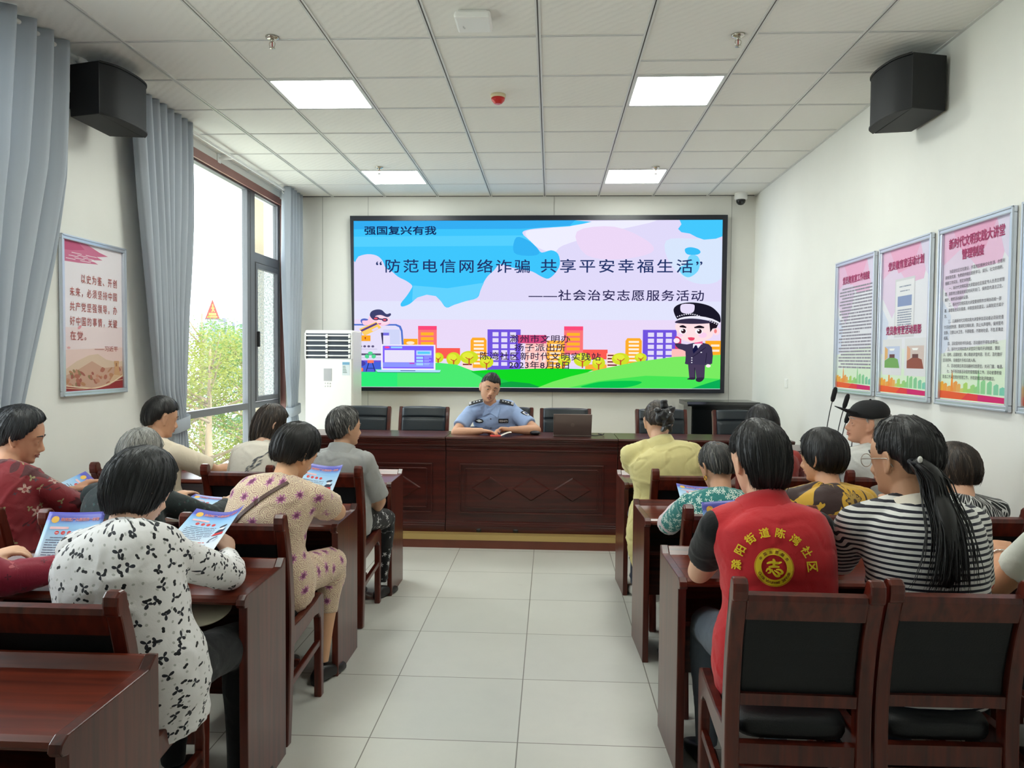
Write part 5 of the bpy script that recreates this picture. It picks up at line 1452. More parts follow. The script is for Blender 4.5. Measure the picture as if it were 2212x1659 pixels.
# old man in cap
m_lgrey = plain_cloth('light_grey_shirt', (198, 198, 194))
R3 = person('old man in a black peaked cap and pale grey shirt, turned left in profile', (1.845, 4.42), (1.845, 4.50, 1.155), yaw=R(14), head=(66, 6, 0), s=1.0, girth=1.06, sw=.178, neckdrop=.185, neckfwd=.065, slump=.06, haircut='thin', hair=HWHITE, hthick=.004, hkw=dict(fly=40), tone=(206, 152, 124),
            armL=dict(w=(1.66, 4.88, .82), pole=(1.45, 4.4, .55)), armR=dict(w=(1.95, 4.9, .82), pole=(2.2, 4.5, .55)), shirt=m_lgrey, sleeve=1.72, hem=-.2, trousers=TROUS_NAVY, shoes=SHOE_BLK, seed=33, loose=.018, wr=1.5)
collar(R3, m_lgrey, r=.066, h=.03)
o0 = R3.root.location; T = lambda p: R3.H+R3.M @ Vector(p)-o0
M_CAP = mat('black_cap_cloth', (18, 19, 22), .8, bump=.1, bscale=200)
cp = MB(); rings = []
for k in range(9):
    a = R(90)*k/8; z = .050+.095*math.sin(a); r = max(.03, math.cos(a))
    tilt = lambda x, y, z: T((x, y, z-.22*(y+.0)*(1 if y < 0 else -.10)-.0 if True else z))
    rings.append([tilt(.090*r*math.cos(2*math.pi*j/32), -.008+.112*r*math.sin(2*math.pi*j/32), z-(0 if k else .012)) for j in range(32)])
rings = [[T((.0, .0, .0))*0+p for p in rg] for rg in rings]
cp.loft(rings)
cap_o = cp.build('cap', M_CAP, R3.root, recalc=True)
br = MB(); V = []; F = []
for i in range(9):
    for j in range(13):
        a = R(-62+124*j/12); rr = .098+.082*i/8*math.cos(R(-62+124*j/12))**.6
        x = .088*math.sin(a)*(1+.10*i/8); y = .02+rr*math.cos(a)*.98-.012
        V.append(T((x, y, .052+.030*(i/8)-.020*abs(math.sin(a))**2+.006)))
for i in range(8):
    for j in range(12): F.append((i*13+j, i*13+j+1, (i+1)*13+j+1, (i+1)*13+j))
o = br.add(V, F, 0, True).build('brim', M_CAP, cap_o); sd = o.modifiers.new('t', 'SOLIDIFY'); sd.thickness = .005
MB().ball(T((0, -.004, .146)), .007, 10).build('cap_button', M_CAP, cap_o)
bk = MB(); bk.tube([T((.05, -.108, .07)), T((.0, -.124, .072)), T((-.05, -.108, .07))], .006, 8); bk.build('cap_strap', mat('cap_strap_grey', (150, 150, 150), .6), cap_o)
# teal leaf blouse
m_R4 = floral('teal_leaf_cloth', (44, 120, 116), [dict(scale=30, Rr=.42, petals=6, depth=.52, color=(214, 226, 216), rnd=.85), dict(scale=44, Rr=.28, petals=4, depth=.5, color=(190, 214, 204), rnd=.9, shift=(.21, .17), keep=.7)])
R4 = person('small elderly woman with thinning grey hair in a teal and white leaf-print blouse', (.77, 3.44), (.785, 3.58, 1.02), yaw=R(4), head=(20, -22, 0), s=.90, girth=1.06, sw=.16, neckdrop=.17, neckfwd=.08, slump=.07, haircut='thin', hair=hair_mat('hair_thin_grey', (26, 26, 27), (66, 64, 62), (150, 146, 140), .35), hthick=.014, hkw=dict(fly=190, bald=.010, whorl=(6, 62)), tone=(196, 146, 116),
            armL=dict(w=(.69, 3.86, .805), pole=(.38, 3.45, .55), curl=.6, n=(.6, 0, -.7)), armR=dict(w=(.90, 3.86, .81), pole=(1.2, 3.5, .55)), shirt=m_R4, sleeve=1.12, hem=-.2, trousers=TROUS_BLK, shoes=SHOE_BLK, seed=34, loose=.014)
S, E, W, a = R4.arms[-1]; mb = MB(); mb.tube([S.lerp(E, .86), E, E.lerp(W, .5), E.lerp(W, .85)], [.056, .056, .050, .036], 16); R4.finish('sleeve_guard', mb, plain_cloth('pale_pink_guard', (206, 188, 192)), .007, 2)
o0 = R4.root.location; T = lambda p: R4.H+R4.M @ (Vector(p)*.9)-o0
MB().tube([T((-.083, .0+.009*math.sin(a*.524), -.052+.011*math.cos(a*.524))) for a in range(13)], .0028, 8).build('gold_earring', mat('gold', (214, 160, 60), .25, metal=.9), R4.root)
collar(R4, m_R4, r=.062, h=.014)
# yellow and brown floral blouse
m_R5 = floral('yellow_brown_floral_cloth', (204, 158, 52), [dict(scale=8, Rr=.40, petals=9, depth=.24, color=(176, 142, 66), rnd=.6, core=(70, 54, 40), corer=.2, line=(70, 52, 40), keep=.62)], rough=.6, blotch=(9, .53, (58, 40, 38)))
R5 = person('woman with short black hair in a yellow and brown floral blouse', (1.275, 3.46), (1.262, 3.56, 1.075), yaw=R(8), head=(34, -8, 0), s=.97, girth=1.12, sw=.172, neckdrop=.185, neckfwd=.065, slump=.06, haircut='bob', hair=HB, hthick=.022, hkw=dict(puff=.012, fly=130, drop=-.005), tone=(206, 154, 122),
            armL=dict(w=(1.15, 3.92, .81), pole=(.85, 3.45, .55)), armR=dict(w=(1.40, 3.92, .81), pole=(1.75, 3.5, .55)), shirt=m_R5, sleeve=.95, hem=-.2, trousers=TROUS_BLK, shoes=SHOE_BLK, seed=35, loose=.016)
collar(R5, m_R5, r=.066, h=.016)
# black and white streaked top
m_R6 = streaked('black_white_streak_cloth', (26, 27, 29), (206, 206, 204))
R6 = person('elderly woman with dark bobbed hair in a black and white streaked top', (1.82, 3.47), (1.862, 3.56, 1.02), yaw=R(4), head=(32, -20, 0), s=.93, girth=1.05, sw=.165, neckdrop=.17, neckfwd=.08, slump=.07, haircut='bob', hair=HBROWN, hthick=.024, hkw=dict(puff=.012, fly=200), tone=(206, 158, 130),
            armL=dict(w=(1.72, 3.92, .81), pole=(1.45, 3.45, .55)), armR=dict(w=(1.95, 3.92, .81), pole=(2.15, 3.5, .55)), shirt=m_R6, sleeve=.9, hem=-.2, trousers=TROUS_BLK, shoes=SHOE_BLK, seed=36)
# volunteer in the red vest
m_red = plain_cloth('red_vest_cloth', (196, 36, 44), .65); m_blackT = plain_cloth('black_tee_cloth', (18, 18, 20))
R7 = person('woman seen from behind in a red volunteer vest over a black T-shirt', (.745, 2.44), (.70, 2.57, 1.185), yaw=R(3), head=(16, -14, 0), s=1.0, girth=1.03, sw=.162, neckdrop=.195, neckfwd=.06, slump=.05, haircut='lowtail', hair=HB, hthick=.020, hkw=dict(fly=170, puff=.016, whorl=(0, 60), drop=.035), tone=(226, 178, 148),
            armL=dict(w=(.66, 2.90, .80), pole=(.30, 2.50, .55), curl=.5, dir=(.9, .3, 0)), armR=dict(w=(.84, 2.90, .80), pole=(1.2, 2.5, .55), curl=.5), shirt=m_blackT, sleeve=.62, hem=-.1, trousers=JEANS, shoes=mat('dark_shoe_white_sole', (40, 40, 42), .5), seed=37, loose=.012)
mb = MB(); R7.parts['torso'](mb, .024, -.36, .985, 1.02); R7.parts['traps'](mb, .016, False)
for sd in (1, -1): mb.ball(R7.S[sd]+Vector((-.012*sd, 0, .0)), (.052, .066, .068), 16)
blk = R7.shirt; R7.vest = R7.finish('vest', mb, m_red, .009, 4, .006); R7.shirt = R7.vest
collar(R7, m_red, r=.074, h=.055, drop=.006)
M_YP = mat('yellow_print', (238, 206, 30), .6)
def place2(me, x, y, a=0, z=0):
    c, s = math.cos(a), math.sin(a)
    for v in me.vertices: v.co = Vector((x+v.co.x*c-v.co.y*s, y+v.co.x*s+v.co.y*c, z))
    return me
PC = (.667, 2.25, .916); vw = (.26, .93, -.26)   # emblem centre on the back
ch = []
for k, g in enumerate('滁阳街道陈湾社区'):
    a = R(176-k*(170/7)); me = text_mesh(g, h=.029, bold=.022); ch.append(place2(me, .112*math.cos(a), .110*math.sin(a)-.004, a-R(90)))
project_print(R7, 'back_lettering', ch, PC, M_YP, .3, (1, -.1, 0), vw, .004)
def ringm(r0, r1, n=48):
    me = bpy.data.meshes.new('r'); V = []; F = []
    for k in range(n):
        a = 2*math.pi*k/n; V += [(r0*math.cos(a), r0*math.sin(a), 0), (r1*math.cos(a), r1*math.sin(a), 0)]
    for k in range(n): j = (k+1) % n; F.append((2*k, 2*k+1, 2*j+1, 2*j))
    me.from_pydata(V, [], F); return me
em = project_print(R7, 'round_emblem', [ringm(.037, .055)], PC, M_YP, .2, (1, -.1, 0), vw, .004)
em2 = project_print(R7, 'emblem_outline', [ringm(.0563, .0577)], PC, M_YP, .2, (1, -.1, 0), vw, .004)
sm = []; sm2 = []
for k, g in enumerate('中国志愿服务'):
    a = R(146-k*22.5); sm.append(place2(text_mesh(g, h=.0095, bold=.015), .046*math.cos(a), .046*math.sin(a), a-R(90)))
for k, g in enumerate('China Volunteer Service'):
    if g == ' ': continue
    a = R(204+k*6.1); sm2.append(place2(text_mesh(g, h=.0066 if g.islower() else .0084, bold=.01), .046*math.cos(a), .046*math.sin(a), a+R(90)))
project_print(R7, 'emblem_lettering', sm2, PC, mat('dark_red_print', (120, 24, 24), .6), .2, (1, -.1, 0), vw, .0052)
project_print(R7, 'emblem_lettering', sm, PC, mat('dark_red_print', (120, 24, 24), .6), .2, (1, -.1, 0), vw, .0052)
# the looping centre sign of the emblem, as thick strokes
def stroke(pts, w):
    c = smooth_curve([(p[0]*.88, p[1]*.88) for p in pts], 6); n = len(c)
    return poly_mesh([tuple(p) for p in ribbon([(p.x, p.y) for p in c], [w*(.35+.65*math.sin(math.pi*(i+.6)/(n+.2))) for i in range(n)])])
sg = [stroke([(-.024, .012), (-.008, .017), (.012, .015), (.026, .019)], .0042), stroke([(-.002, .029), (.001, .018), (-.002, .004)], .0045), stroke([(-.018, .000), (0, .003), (.018, .002)], .004),
      stroke([(-.027, -.016), (-.021, -.006), (-.012, -.009), (-.014, -.018), (-.022, -.020)], .0034), stroke([(-.008, -.006), (-.004, -.016), (.006, -.028), (.016, -.027), (.012, -.018), (.0, -.010)], .0036), stroke([(.006, -.008), (.018, -.007), (.027, -.015), (.020, -.021), (.010, -.014)], .0036)]
project_print(R7, 'emblem_sign', sg, PC, M_YP, .2, (1, -.1, 0), vw, .0045)
# striped top, ponytail
m_str = striped('navy_striped_cloth', (222, 220, 216), (30, 30, 44), .0172, .44)
R8 = person('woman with a long black ponytail and glasses in a navy and white striped T-shirt', (1.19, 2.40), (1.15, 2.52, 1.205), yaw=R(4), head=(26, -6, 0), s=1.03, girth=1.02, sw=.175, neckdrop=.174, neckfwd=.05, slump=.045, haircut='tied', hair=HB, hthick=.018, hkw=dict(fly=120, puff=.018, whorl=(30, 30)), tone=(208, 158, 124),
            armL=dict(w=(1.06, 2.90, .80), pole=(.80, 2.45, .55), curl=.5), armR=dict(w=(1.36, 2.82, .80), pole=(1.55, 2.4, .5), curl=.5), shirt=m_str, sleeve=.74, hem=-.22, trousers=TROUS_NAVY, shoes=SHOE_W, seed=38, loose=.013, wr=.8)
collar(R8, plain_cloth('cream_rib', (226, 216, 200)), r=.073, h=.028)
for sd in (1, -1):
    S, E, W, a = R8.arms[sd]; mb = MB(); mb.tube([S.lerp(E, .70), S.lerp(E, .78)], [.066, .065], 18); R8.finish('sleeve_cuff', mb, MATS['cream_rib'], .006, 2, .002)
    mb = MB(); mb.tube([S.lerp(E, .785), S.lerp(E, .80)], [.065, .064], 18); R8.finish('cuff_piping', mb, plain_cloth('red_piping', (170, 40, 48)), .005, 1, .001)
o0 = R8.root.location; T = lambda p: R8.H+R8.M @ (Vector(p)*1.03)-o0
W_ = lambda p: Vector(p)-o0
tl = MB(); b0_ = T((-.072, -.094, .0)); rnd = random.Random(5); S = []
main = [b0_, b0_+Vector((.035, -.035, -.045)), b0_+Vector((.048, -.035, -.14)), b0_+Vector((.040, -.02, -.25)), b0_+Vector((.03, -.005, -.345))]
c_ = smooth_curve(main, 8); n = len(c_)
bv8 = BVHTree.FromPolygons([v.co for v in R8.shirt.data.vertices], [tuple(p.vertices) for p in R8.shirt.data.polygons])
for i, p in enumerate(c_):
    loc = bv8.ray_cast(Vector((p.x, p.y-.6, p.z)), Vector((0, 1, 0)))[0]
    if loc is not None: p.y = min(p.y, loc.y-.022)
for _ in range(4):
    for i in range(1, n-1): c_[i].y = (c_[i-1].y+c_[i].y*2+c_[i+1].y)/4
tl.tube(c_, [.013+.023*math.sin(math.pi*min(1, (i/n)*1.05+.08))**.8*(1 if i < n*.6 else 1-.5*((i/n-.6)/.4)) for i in range(n)], 18)
for k in range(300):
    ox, oy = rnd.gauss(0, .018), rnd.gauss(0, .011); L = rnd.uniform(.7, 1.12); wv = rnd.uniform(-.035, .035)
    pts = []
    for i in range(8):
        t = i/7*L; p = c_[min(n-1, int(t*(n-1)))] if t <= 1 else c_[-1]+(c_[-1]-c_[-3])*((t-1)*12)
        pts.append(p+Vector((ox*(.5+1.2*t)+wv*t*t, oy-.012, 0)))
    tl.tube(pts, [.0020]*6+[.0012, .0003], 4)
tl.build('ponytail', HB, R8.root)
MB().tube([b0_+Vector((.02*math.cos(a*.524), -.01+.016*math.sin(a*.524), .004*math.sin(a*.5))) for a in range(13)], .007, 8).build('hair_tie', m_patch, R8.root)
MB().ball(b0_+Vector((.0, -.034, .012)), (.008, .006, .011), 10).build('hair_clip', mat('pearl', (226, 222, 216), .2), R8.root)
g = MB()
for sx in (-1, 1):
    g.tube([T((sx*.036+.025*math.cos(a*math.pi/10), .102, .0+.021*math.sin(a*math.pi/10))) for a in range(21)], .0013, 6)
    g.tube([T((sx*.061, .10, .006)), T((sx*.081, .05, .008)), T((sx*.087, -.012, .010)), T((sx*.085, -.03, -.016))], .002, 6)
g.build('glasses', mat('wire_frame', (170, 160, 150), .3, metal=.7), R8.root)
# person with the bracelet, right edge
m_R9 = mat('pale_check', (214, 216, 206), .8)
R9 = person('person with silver bracelet and pale sleeve at the right edge, leaning on the desk', (1.74, 2.44), (1.80, 2.62, 1.15), yaw=R(6), head=(6, -10, 0), s=.98, girth=1.05, sw=.17, haircut='short', hair=HB, hthick=.02, tone=(204, 150, 116),
            armL=dict(w=(1.70, 2.90, .815), pole=(1.44, 2.55, .62), curl=.5, dir=(.4, .8, .2)), armR=dict(w=(1.95, 2.9, .81), pole=(2.2, 2.5, .55)), shirt=plain_cloth('pale_check_cloth', (216, 218, 208)), sleeve=.62, hem=-.2, trousers=TROUS_BLK, shoes=SHOE_BLK, seed=39)
S, E, W, a = R9.arms[-1]; d = (W-E).normalized(); q = d.orthogonal().normalized(); q2 = d.cross(q); c = E.lerp(W, .80)-R9.root.location
MB().tube([c+(q*math.cos(k*.2618)+q2*math.sin(k*.2618))*(.034+.0012*(k % 2)) for k in range(25)], .004, 8).build('bracelet', mat('silver', (214, 210, 204), .2, metal=.9), R9.root)
# ================================================================== FLAT ARTWORK: layered shapes on one plane
class Art:
    """flat coloured shapes stacked in thin layers on a local XY plane (z = layer height)"""
    def __init__(s, fn, emit=None, step=.00003): s.fn = fn; s.emit = emit; s.mb = MB(); s.mats = []; s.ix = {}; s.z = step; s.step = step
    def m(s, c):
        if c not in s.ix:
            s.ix[c] = len(s.mats); n = ('screen_%d_%d_%d' if s.emit else 'ink_%d_%d_%d') % c
            s.mats.append(emat(n, c, s.emit) if s.emit else mat(n, c, .6, spec=.3))
        return s.ix[c]
    def poly(s, pts, c, smooth=0):
        if smooth:
            P = [Vector((p[0], p[1])) for p in pts]; n = len(P); out = []
            for i in range(n):
                a, b, cc, d = P[i-1], P[i], P[(i+1) % n], P[(i+2) % n]
                for k in range(smooth):
                    t = k/smooth; out.append(.5*((2*b)+(-a+cc)*t+(2*a-5*b+4*cc-d)*t*t+(-a+3*b-3*cc+d)*t**3))
            pts = out
        bm = bmesh.new(); vs = [bm.verts.new((*s.fn(p[0], p[1]), s.z)) for p in pts]
        try: f = bm.faces.new(vs)
        except ValueError: bm.free(); return s
        bmesh.ops.triangulate(bm, faces=[f], ngon_method='EAR_CLIP')
        for f in bm.faces:
            if f.normal.z < 0: f.normal_flip()
        bm.verts.index_update()
        s.mb.add([v.co for v in bm.verts], [[v.index for v in f.verts] for f in bm.faces], s.m(c)); bm.free()
        s.z += s.step; return s
    def rect(s, x0, y0, x1, y1, c): return s.poly([(x0, y0), (x1, y0), (x1, y1), (x0, y1)], c)
    def oval(s, x, y, rx, ry, c, a=0, n=28):
        return s.poly([(x+rx*math.cos(2*math.pi*k/n)*math.cos(a)-ry*math.sin(2*math.pi*k/n)*math.sin(a), y+rx*math.cos(2*math.pi*k/n)*math.sin(a)+ry*math.sin(2*math.pi*k/n)*math.cos(a)) for k in range(n)], c)
    def line(s, pts, w, c):
        c_ = smooth_curve([(p[0], p[1]) for p in pts], 5) if len(pts) > 2 else [Vector(p) for p in pts]
        return s.poly([tuple(p) for p in ribbon([(p.x, p.y) for p in c_], w/2)], c)
    def flat(s, rects, c):
        """many small bars in one layer"""
        for x0, y0, x1, y1 in rects:
            P = [(*s.fn(*p), s.z) for p in ((x0, y0), (x1, y0), (x1, y1), (x0, y1))]
            nrm = (Vector(P[1])-Vector(P[0])).cross(Vector(P[2])-Vector(P[0]))
            s.mb.add(P, [(0, 1, 2, 3) if nrm.z > 0 else (3, 2, 1, 0)], s.m(c))
        s.z += s.step; return s
    def build(s, name, parent): return s.mb.build(name, s.mats, parent)
def glyph_bars(x0, y0, x1, h, rnd, gap=.25, ragged=True):
    """a printed line too small to read: glyph-sized bars with pauses"""
    out = []; x = x0
    while x < x1-h*.5:
        w = h*rnd.choice((1, 2, 3, 4, 5))
        out.append((x, y0, min(x1, x+w-h*.18), y0+h*.8)); x += w+(h*.6 if rnd.random() < gap else 0)
    return out
def put_text(parent, name, body, x, y, z, w, h, m, bold=0, spacing=1, align='CENTER'):
    me = text_mesh(body, w, h, bold, align, spacing); me.materials.append(m); o = link(name, me, parent); o.location = (x, y, z); return o

# ------------------------------------------------------------------ the LED screen
scr = thing('led_screen', 'large wide LED screen with a cartoon sky and Chinese title, on the front wall', 'screen', (-.175, 8.44, 2.12))
scr.rotation_euler = (R(90), 0, 0)      # local x = right, y = up, z = towards the room
M_SF = mat('screen_frame', (22, 26, 38), .35)
fr = MB()
TL, TR, BL, BR = (-2.093, .985), (2.096, .990), (-2.055, -.982), (2.09, -.965)
iTL, iTR, iBL, iBR = (-2.053, .929), (2.042, .937), (-2.041, -.937), (2.045, -.921)
for a, b, c, d in ((TL, TR, iTR, iTL), (BL, BR, iBR, iBL), (TL, BL, iBL, iTL), (TR, BR, iBR, iTR)):
    q = [(p[0], p[1], z) for z in (-.065, .012) for p in (a, b, c, d)]
    fr.add(q, [(0, 1, 2, 3), (7, 6, 5, 4), (0, 4, 5, 1), (1, 5, 6, 2), (2, 6, 7, 3), (3, 7, 4, 0)])
fr.build('frame', M_SF, scr, recalc=True)
def S2(x, y):
    """art units of the slide (about 800 x 365) to the screen plane"""
    t = max(0, min(1, (y-476)/(838-476))); xl = iTL[0]+(iBL[0]-iTL[0])*t; xr = iTR[0]+(iBR[0]-iTR[0])*t
    u = max(0, min(1, (x-765)/(1558.5-765))); yt = iTL[1]+(iTR[1]-iTL[1])*u; yb = iBL[1]+(iBR[1]-iBL[1])*u
    return (xl+(xr-xl)*u, yt+(yb-yt)*t)
EM = 0.9
A = Art(S2, EM, .00003)
A.rect(765, 476, 1558.5, 838, (222, 216, 247))
A.rect(765, 690, 1558.5, 790, (232, 216, 246)); A.rect(765, 650, 1558.5, 690, (224, 226, 250))
A.poly([(1140, 500), (1190, 493), (1250, 480), (1330, 477), (1420, 477), (1300, 505), (1220, 530), (1200, 545), (1160, 530)], (236, 236, 252), 4)
A.poly([(1250, 500), (1330, 490), (1400, 520), (1410, 545), (1340, 560), (1270, 550)], (234, 214, 244), 4)
A.poly([(1440, 520), (1500, 516), (1558, 520), (1558, 600), (1500, 610), (1450, 570)], (214, 228, 250), 4)
blue = [(765, 476), (1246, 476), (1242, 487), (1215, 490), (1180, 492), (1150, 495), (1134, 500), (1136, 508), (1150, 520), (1165, 535), (1175, 545), (1195, 540), (1210, 548), (1214, 570), (1205, 588), (1190, 601), (1175, 597), (1155, 586), (1135, 582), (1110, 577), (1085, 570), (1072, 583), (1058, 596), (1048, 612), (1042, 628), (1035, 643), (1010, 650), (985, 658), (968, 664), (956, 650), (945, 639), (925, 636), (905, 642), (888, 656), (871, 662), (868, 655), (880, 640), (890, 625), (893, 616), (880, 606), (862, 597), (848, 585), (835, 578), (828, 562), (815, 551), (795, 548), (775, 553), (765, 562)]
A.poly(blue, (62, 196, 250), 3)
A.poly([(765, 476), (1246, 476), (1235, 487), (1130, 494), (765, 494)], (52, 172, 240))
A.poly([(765, 510), (1136, 508), (1150, 520), (1160, 530), (765, 532)], (84, 206, 252)); A.poly([(1050, 610), (1046, 618), (1042, 628), (1035, 643), (1010, 650), (985, 658), (968, 664), (956, 650), (945, 639), (925, 636), (905, 642), (893, 650), (895, 616), (970, 622)], (96, 208, 252))
A.poly([(1120, 512), (1150, 522), (1170, 545), (1150, 552), (1115, 545)], (52, 178, 242), 4)
A.poly([(1468, 476), (1558.5, 476), (1558.5, 511), (1545, 516), (1520, 518), (1505, 513), (1490, 505), (1472, 502), (1465, 495), (1472, 485)], (68, 198, 250))
A.poly([(1480, 538), (1492, 534), (1508, 538), (1513, 545), (1505, 550), (1485, 549)], (58, 190, 246), 4); A.poly([(1490, 552), (1505, 552), (1512, 565), (1508, 585), (1490, 598), (1475, 592), (1468, 578), (1482, 570)], (116, 212, 250), 4)
# skyline
def windows(x0, y0, nx, ny, dx, dy, w, h, c): A.flat([(x0+i*dx, y0+j*dy, x0+i*dx+w, y0+j*dy+h) for i in range(nx) for j in range(ny)], c)
A.rect(874, 732, 905, 760, (250, 168, 34)); A.oval(889, 741, 9, 3.4, (254, 232, 206))
for x in (906, 1224):
    A.rect(x, 704, x+41, 765, (250, 116, 118)); A.rect(x, 704, x+41, 712.5, (250, 72, 120)); windows(x+6, 718, 1, 4, 0, 10.5, 28, 6.5, (254, 178, 44))
A.rect(946, 752, 998, 775, (250, 92, 82)); A.rect(1265, 754, 1318, 775, (250, 92, 82))
for x in (1021, 1356):
    A.poly([(x, 795), (x, 735), (x+4, 729), (x+31, 729), (x+35, 735), (x+35, 795)], (252, 172, 44)); windows(x+7, 735, 1, 7, 0, 8, 22, 4.2, (254, 238, 220))
for x, ny in ((1058, 7), (1393, 5)):
    A.rect(x, 711, x+72, 797, (112, 84, 220)); windows(x+11, 717, 3, ny, 19, 13, 13, 9, (226, 218, 248))
A.rect(1140, 740, 1196, 797, (254, 196, 190)); A.rect(1124, 723, 1186, 741, (206, 72, 124)); windows(1146, 748, 3, 3, 15, 13, 8, 7, (252, 226, 222))
A.rect(1187, 735, 1225, 797, (252, 180, 60)); windows(1193, 742, 1, 6, 0, 9, 24, 4, (254, 232, 206))
A.rect(1462, 725, 1475, 775, (214, 64, 110)); A.rect(1455, 752, 1500, 775, (254, 190, 186))
A.rect(1526, 734, 1558.5, 770, (252, 172, 40)); windows(1538, 742, 1, 2, 0, 11, 18, 4.5, (254, 232, 210))
for x in (1002, 1316): A.rect(x, 762, x+24, 800, (254, 220, 214)); windows(x+2, 765, 1, 4, 0, 7, 20, 3, (120, 48, 50))
A.rect(1270, 786, 1316, 800, (252, 170, 60)); A.rect(1058, 790, 1130, 800, (112, 84, 220))
# trees
for x, y, rx, ry in ((950, 773, 12, 11), (984, 776, 16, 15), (1018, 772, 20, 14), (1056, 782, 15, 13), (1225, 778, 14, 12), (1264, 776, 19, 15), (1299, 783, 14, 13), (1346, 774, 19, 13), (1389, 771, 13, 10)):
    A.oval(x, y, rx, ry, (206, 222, 42)); A.oval(x-3, y-3, rx*.6, ry*.55, (226, 234, 62)); A.line([(x, y+ry+3), (x, y+2)], 3, (196, 84, 48)); A.line([(x, y+6), (x+rx*.45, y-1)], 1.6, (196, 84, 48)); A.line([(x, y+5), (x-rx*.4, y)], 1.6, (196, 84, 48))
# hills
A.poly([(765, 838), (765, 800), (870, 790), (950, 784), (990, 788), (1025, 801), (1060, 815), (1100, 838)], (74, 232, 112))
A.poly([(1022, 802), (1060, 799), (1120, 797), (1200, 795), (1290, 797), (1250, 814), (1200, 838), (1085, 838)], (18, 214, 36))
A.poly([(1022, 803), (1060, 808), (1100, 822), (1120, 838), (1060, 838), (1045, 815)], (28, 200, 70)); A.poly([(1080, 838), (1085, 828), (1110, 824), (1150, 828), (1180, 838)], (16, 160, 66))
A.poly([(1165, 838), (1200, 824), (1240, 812), (1300, 797), (1380, 780), (1460, 769), (1558.5, 764), (1558.5, 838)], (120, 232, 96))
A.poly([(1230, 838), (1300, 822), (1400, 810), (1480, 812), (1558.5, 816), (1558.5, 838)], (70, 226, 84)); A.poly([(1264, 836), (1275, 830), (1310, 823), (1370, 821), (1392, 824), (1375, 832), (1340, 837)], (8, 196, 76), 4); A.poly([(1495, 838), (1530, 826), (1558.5, 817), (1558.5, 838)], (10, 170, 84))
A.rect(765, 789, 812, 806, (84, 96, 210)); A.rect(765, 805, 860, 838, (46, 234, 120))
# phone panel, lock, plant, laptop
A.poly([(765, 700), (858, 700), (868, 704), (872, 714), (877, 782), (765, 782)], (84, 118, 206)); A.poly([(765, 703.5), (856, 703.5), (864, 707), (868, 716), (873, 790), (765, 790)], (228, 222, 248))
A.rect(829, 712, 866, 746, (206, 212, 246)); A.poly([(824, 719), (829, 719), (833, 744), (827, 744)], (58, 54, 92)); A.rect(829, 719, 842, 725, (120, 112, 226)); A.rect(829, 725, 844, 744, (232, 226, 250))
A.rect(778, 725, 801, 737.5, (250, 168, 40)); A.oval(789.5, 730.5, 1.7, 1.7, (160, 50, 40)); A.rect(788.9, 731, 790.2, 734, (160, 50, 40)); A.line([(781, 725), (781, 718)], 1.6, (80, 84, 140))
for k in range(4): A.oval(779+k*9, 749, 3.2, 2.4, (92, 86, 124))
A.line([(771, 755), (816, 755)], .9, (176, 170, 206)); A.rect(765, 764.5, 824, 768.5, (88, 82, 112)); A.line([(765, 774), (824, 774)], 1, (196, 190, 224)); A.rect(765, 779.5, 824, 783, (110, 84, 214))
A.rect(765, 783, 824, 799, (72, 100, 220)); A.poly([(765, 784), (778, 779.5), (789, 784), (788, 790), (776, 794), (765, 794)], (70, 64, 166), 3); A.rect(765, 796, 784, 804, (254, 122, 70))
A.oval(800.5, 764, 5.5, 3.8, (84, 214, 146)); A.oval(793, 771, 5, 4.5, (84, 214, 146), .5); A.oval(808, 771, 5, 4.5, (84, 214, 146), -.5); A.rect(794, 779, 808, 785.5, (254, 122, 100)); A.line([(797, 785), (791, 804)], 2, (40, 48, 110)); A.line([(805, 785), (811, 804)], 2, (40, 48, 110)); A.line([(794, 797), (808, 797)], 1.4, (40, 48, 110))
A.rect(825, 745, 944, 800, (244, 240, 254)); A.rect(828, 747.5, 940.5, 797, (126, 98, 250)); A.rect(828, 784, 940.5, 794, (140, 150, 254)); A.rect(832, 757, 898, 783.5, (232, 226, 248)); A.oval(837.5, 751, 5.5, 2.2, (252, 76, 150)); A.rect(846, 749, 871, 753, (150, 206, 254)); A.rect(902, 757.5, 935.5, 768.5, (184, 214, 254)); A.rect(905, 760, 932, 765, (88, 204, 246))
A.flat([(902, 771+k*7, 917, 776+k*7) for k in range(3)], (164, 216, 252)); A.flat([(919, 771+k*7, 936-k*2, 772.2+k*7) for k in range(3)]+[(919, 774+k*7, 930, 775+k*7) for k in range(3)], (178, 206, 252)); A.rect(887, 784.5, 898, 787, (196, 70, 190))
A.poly([(812, 800), (956, 800), (953, 805.5), (817, 805.5)], (176, 220, 250)); A.line([(815, 805.6), (954, 805.6)], 1, (30, 90, 110)); A.rect(867, 801, 900, 802.6, (86, 104, 170))
# masked cartoon robber with a card (generic clip art figure)
A.line([(787, 702), (781, 696), (781, 691), (788, 689), (797, 691)], 2, (84, 104, 196)); A.poly([(786, 702), (783, 693), (795, 692), (800, 682), (812, 690), (826, 695), (845, 697), (838, 702), (820, 705), (800, 703)], (250, 204, 226), 3)
A.oval(823, 687, 22, 12.5, (252, 216, 232), .35); A.poly([(800, 682), (803, 673), (814, 668.5), (826, 669.5), (836, 678), (845, 676.5), (846, 681), (838, 685), (824, 680.5), (812, 683), (808, 691)], (64, 66, 110), 4)
A.oval(813, 688, 7.5, 4, (70, 58, 104)); A.oval(833, 691, 6.5, 4, (70, 58, 104)); A.line([(812, 688), (834, 691)], 3, (70, 58, 104)); A.oval(813, 688, 4, 2, (236, 96, 110)); A.oval(832.5, 691, 3.6, 2, (236, 96, 110)); A.line([(818, 699), (822, 700.5), (825, 699)], 1, (190, 60, 120))
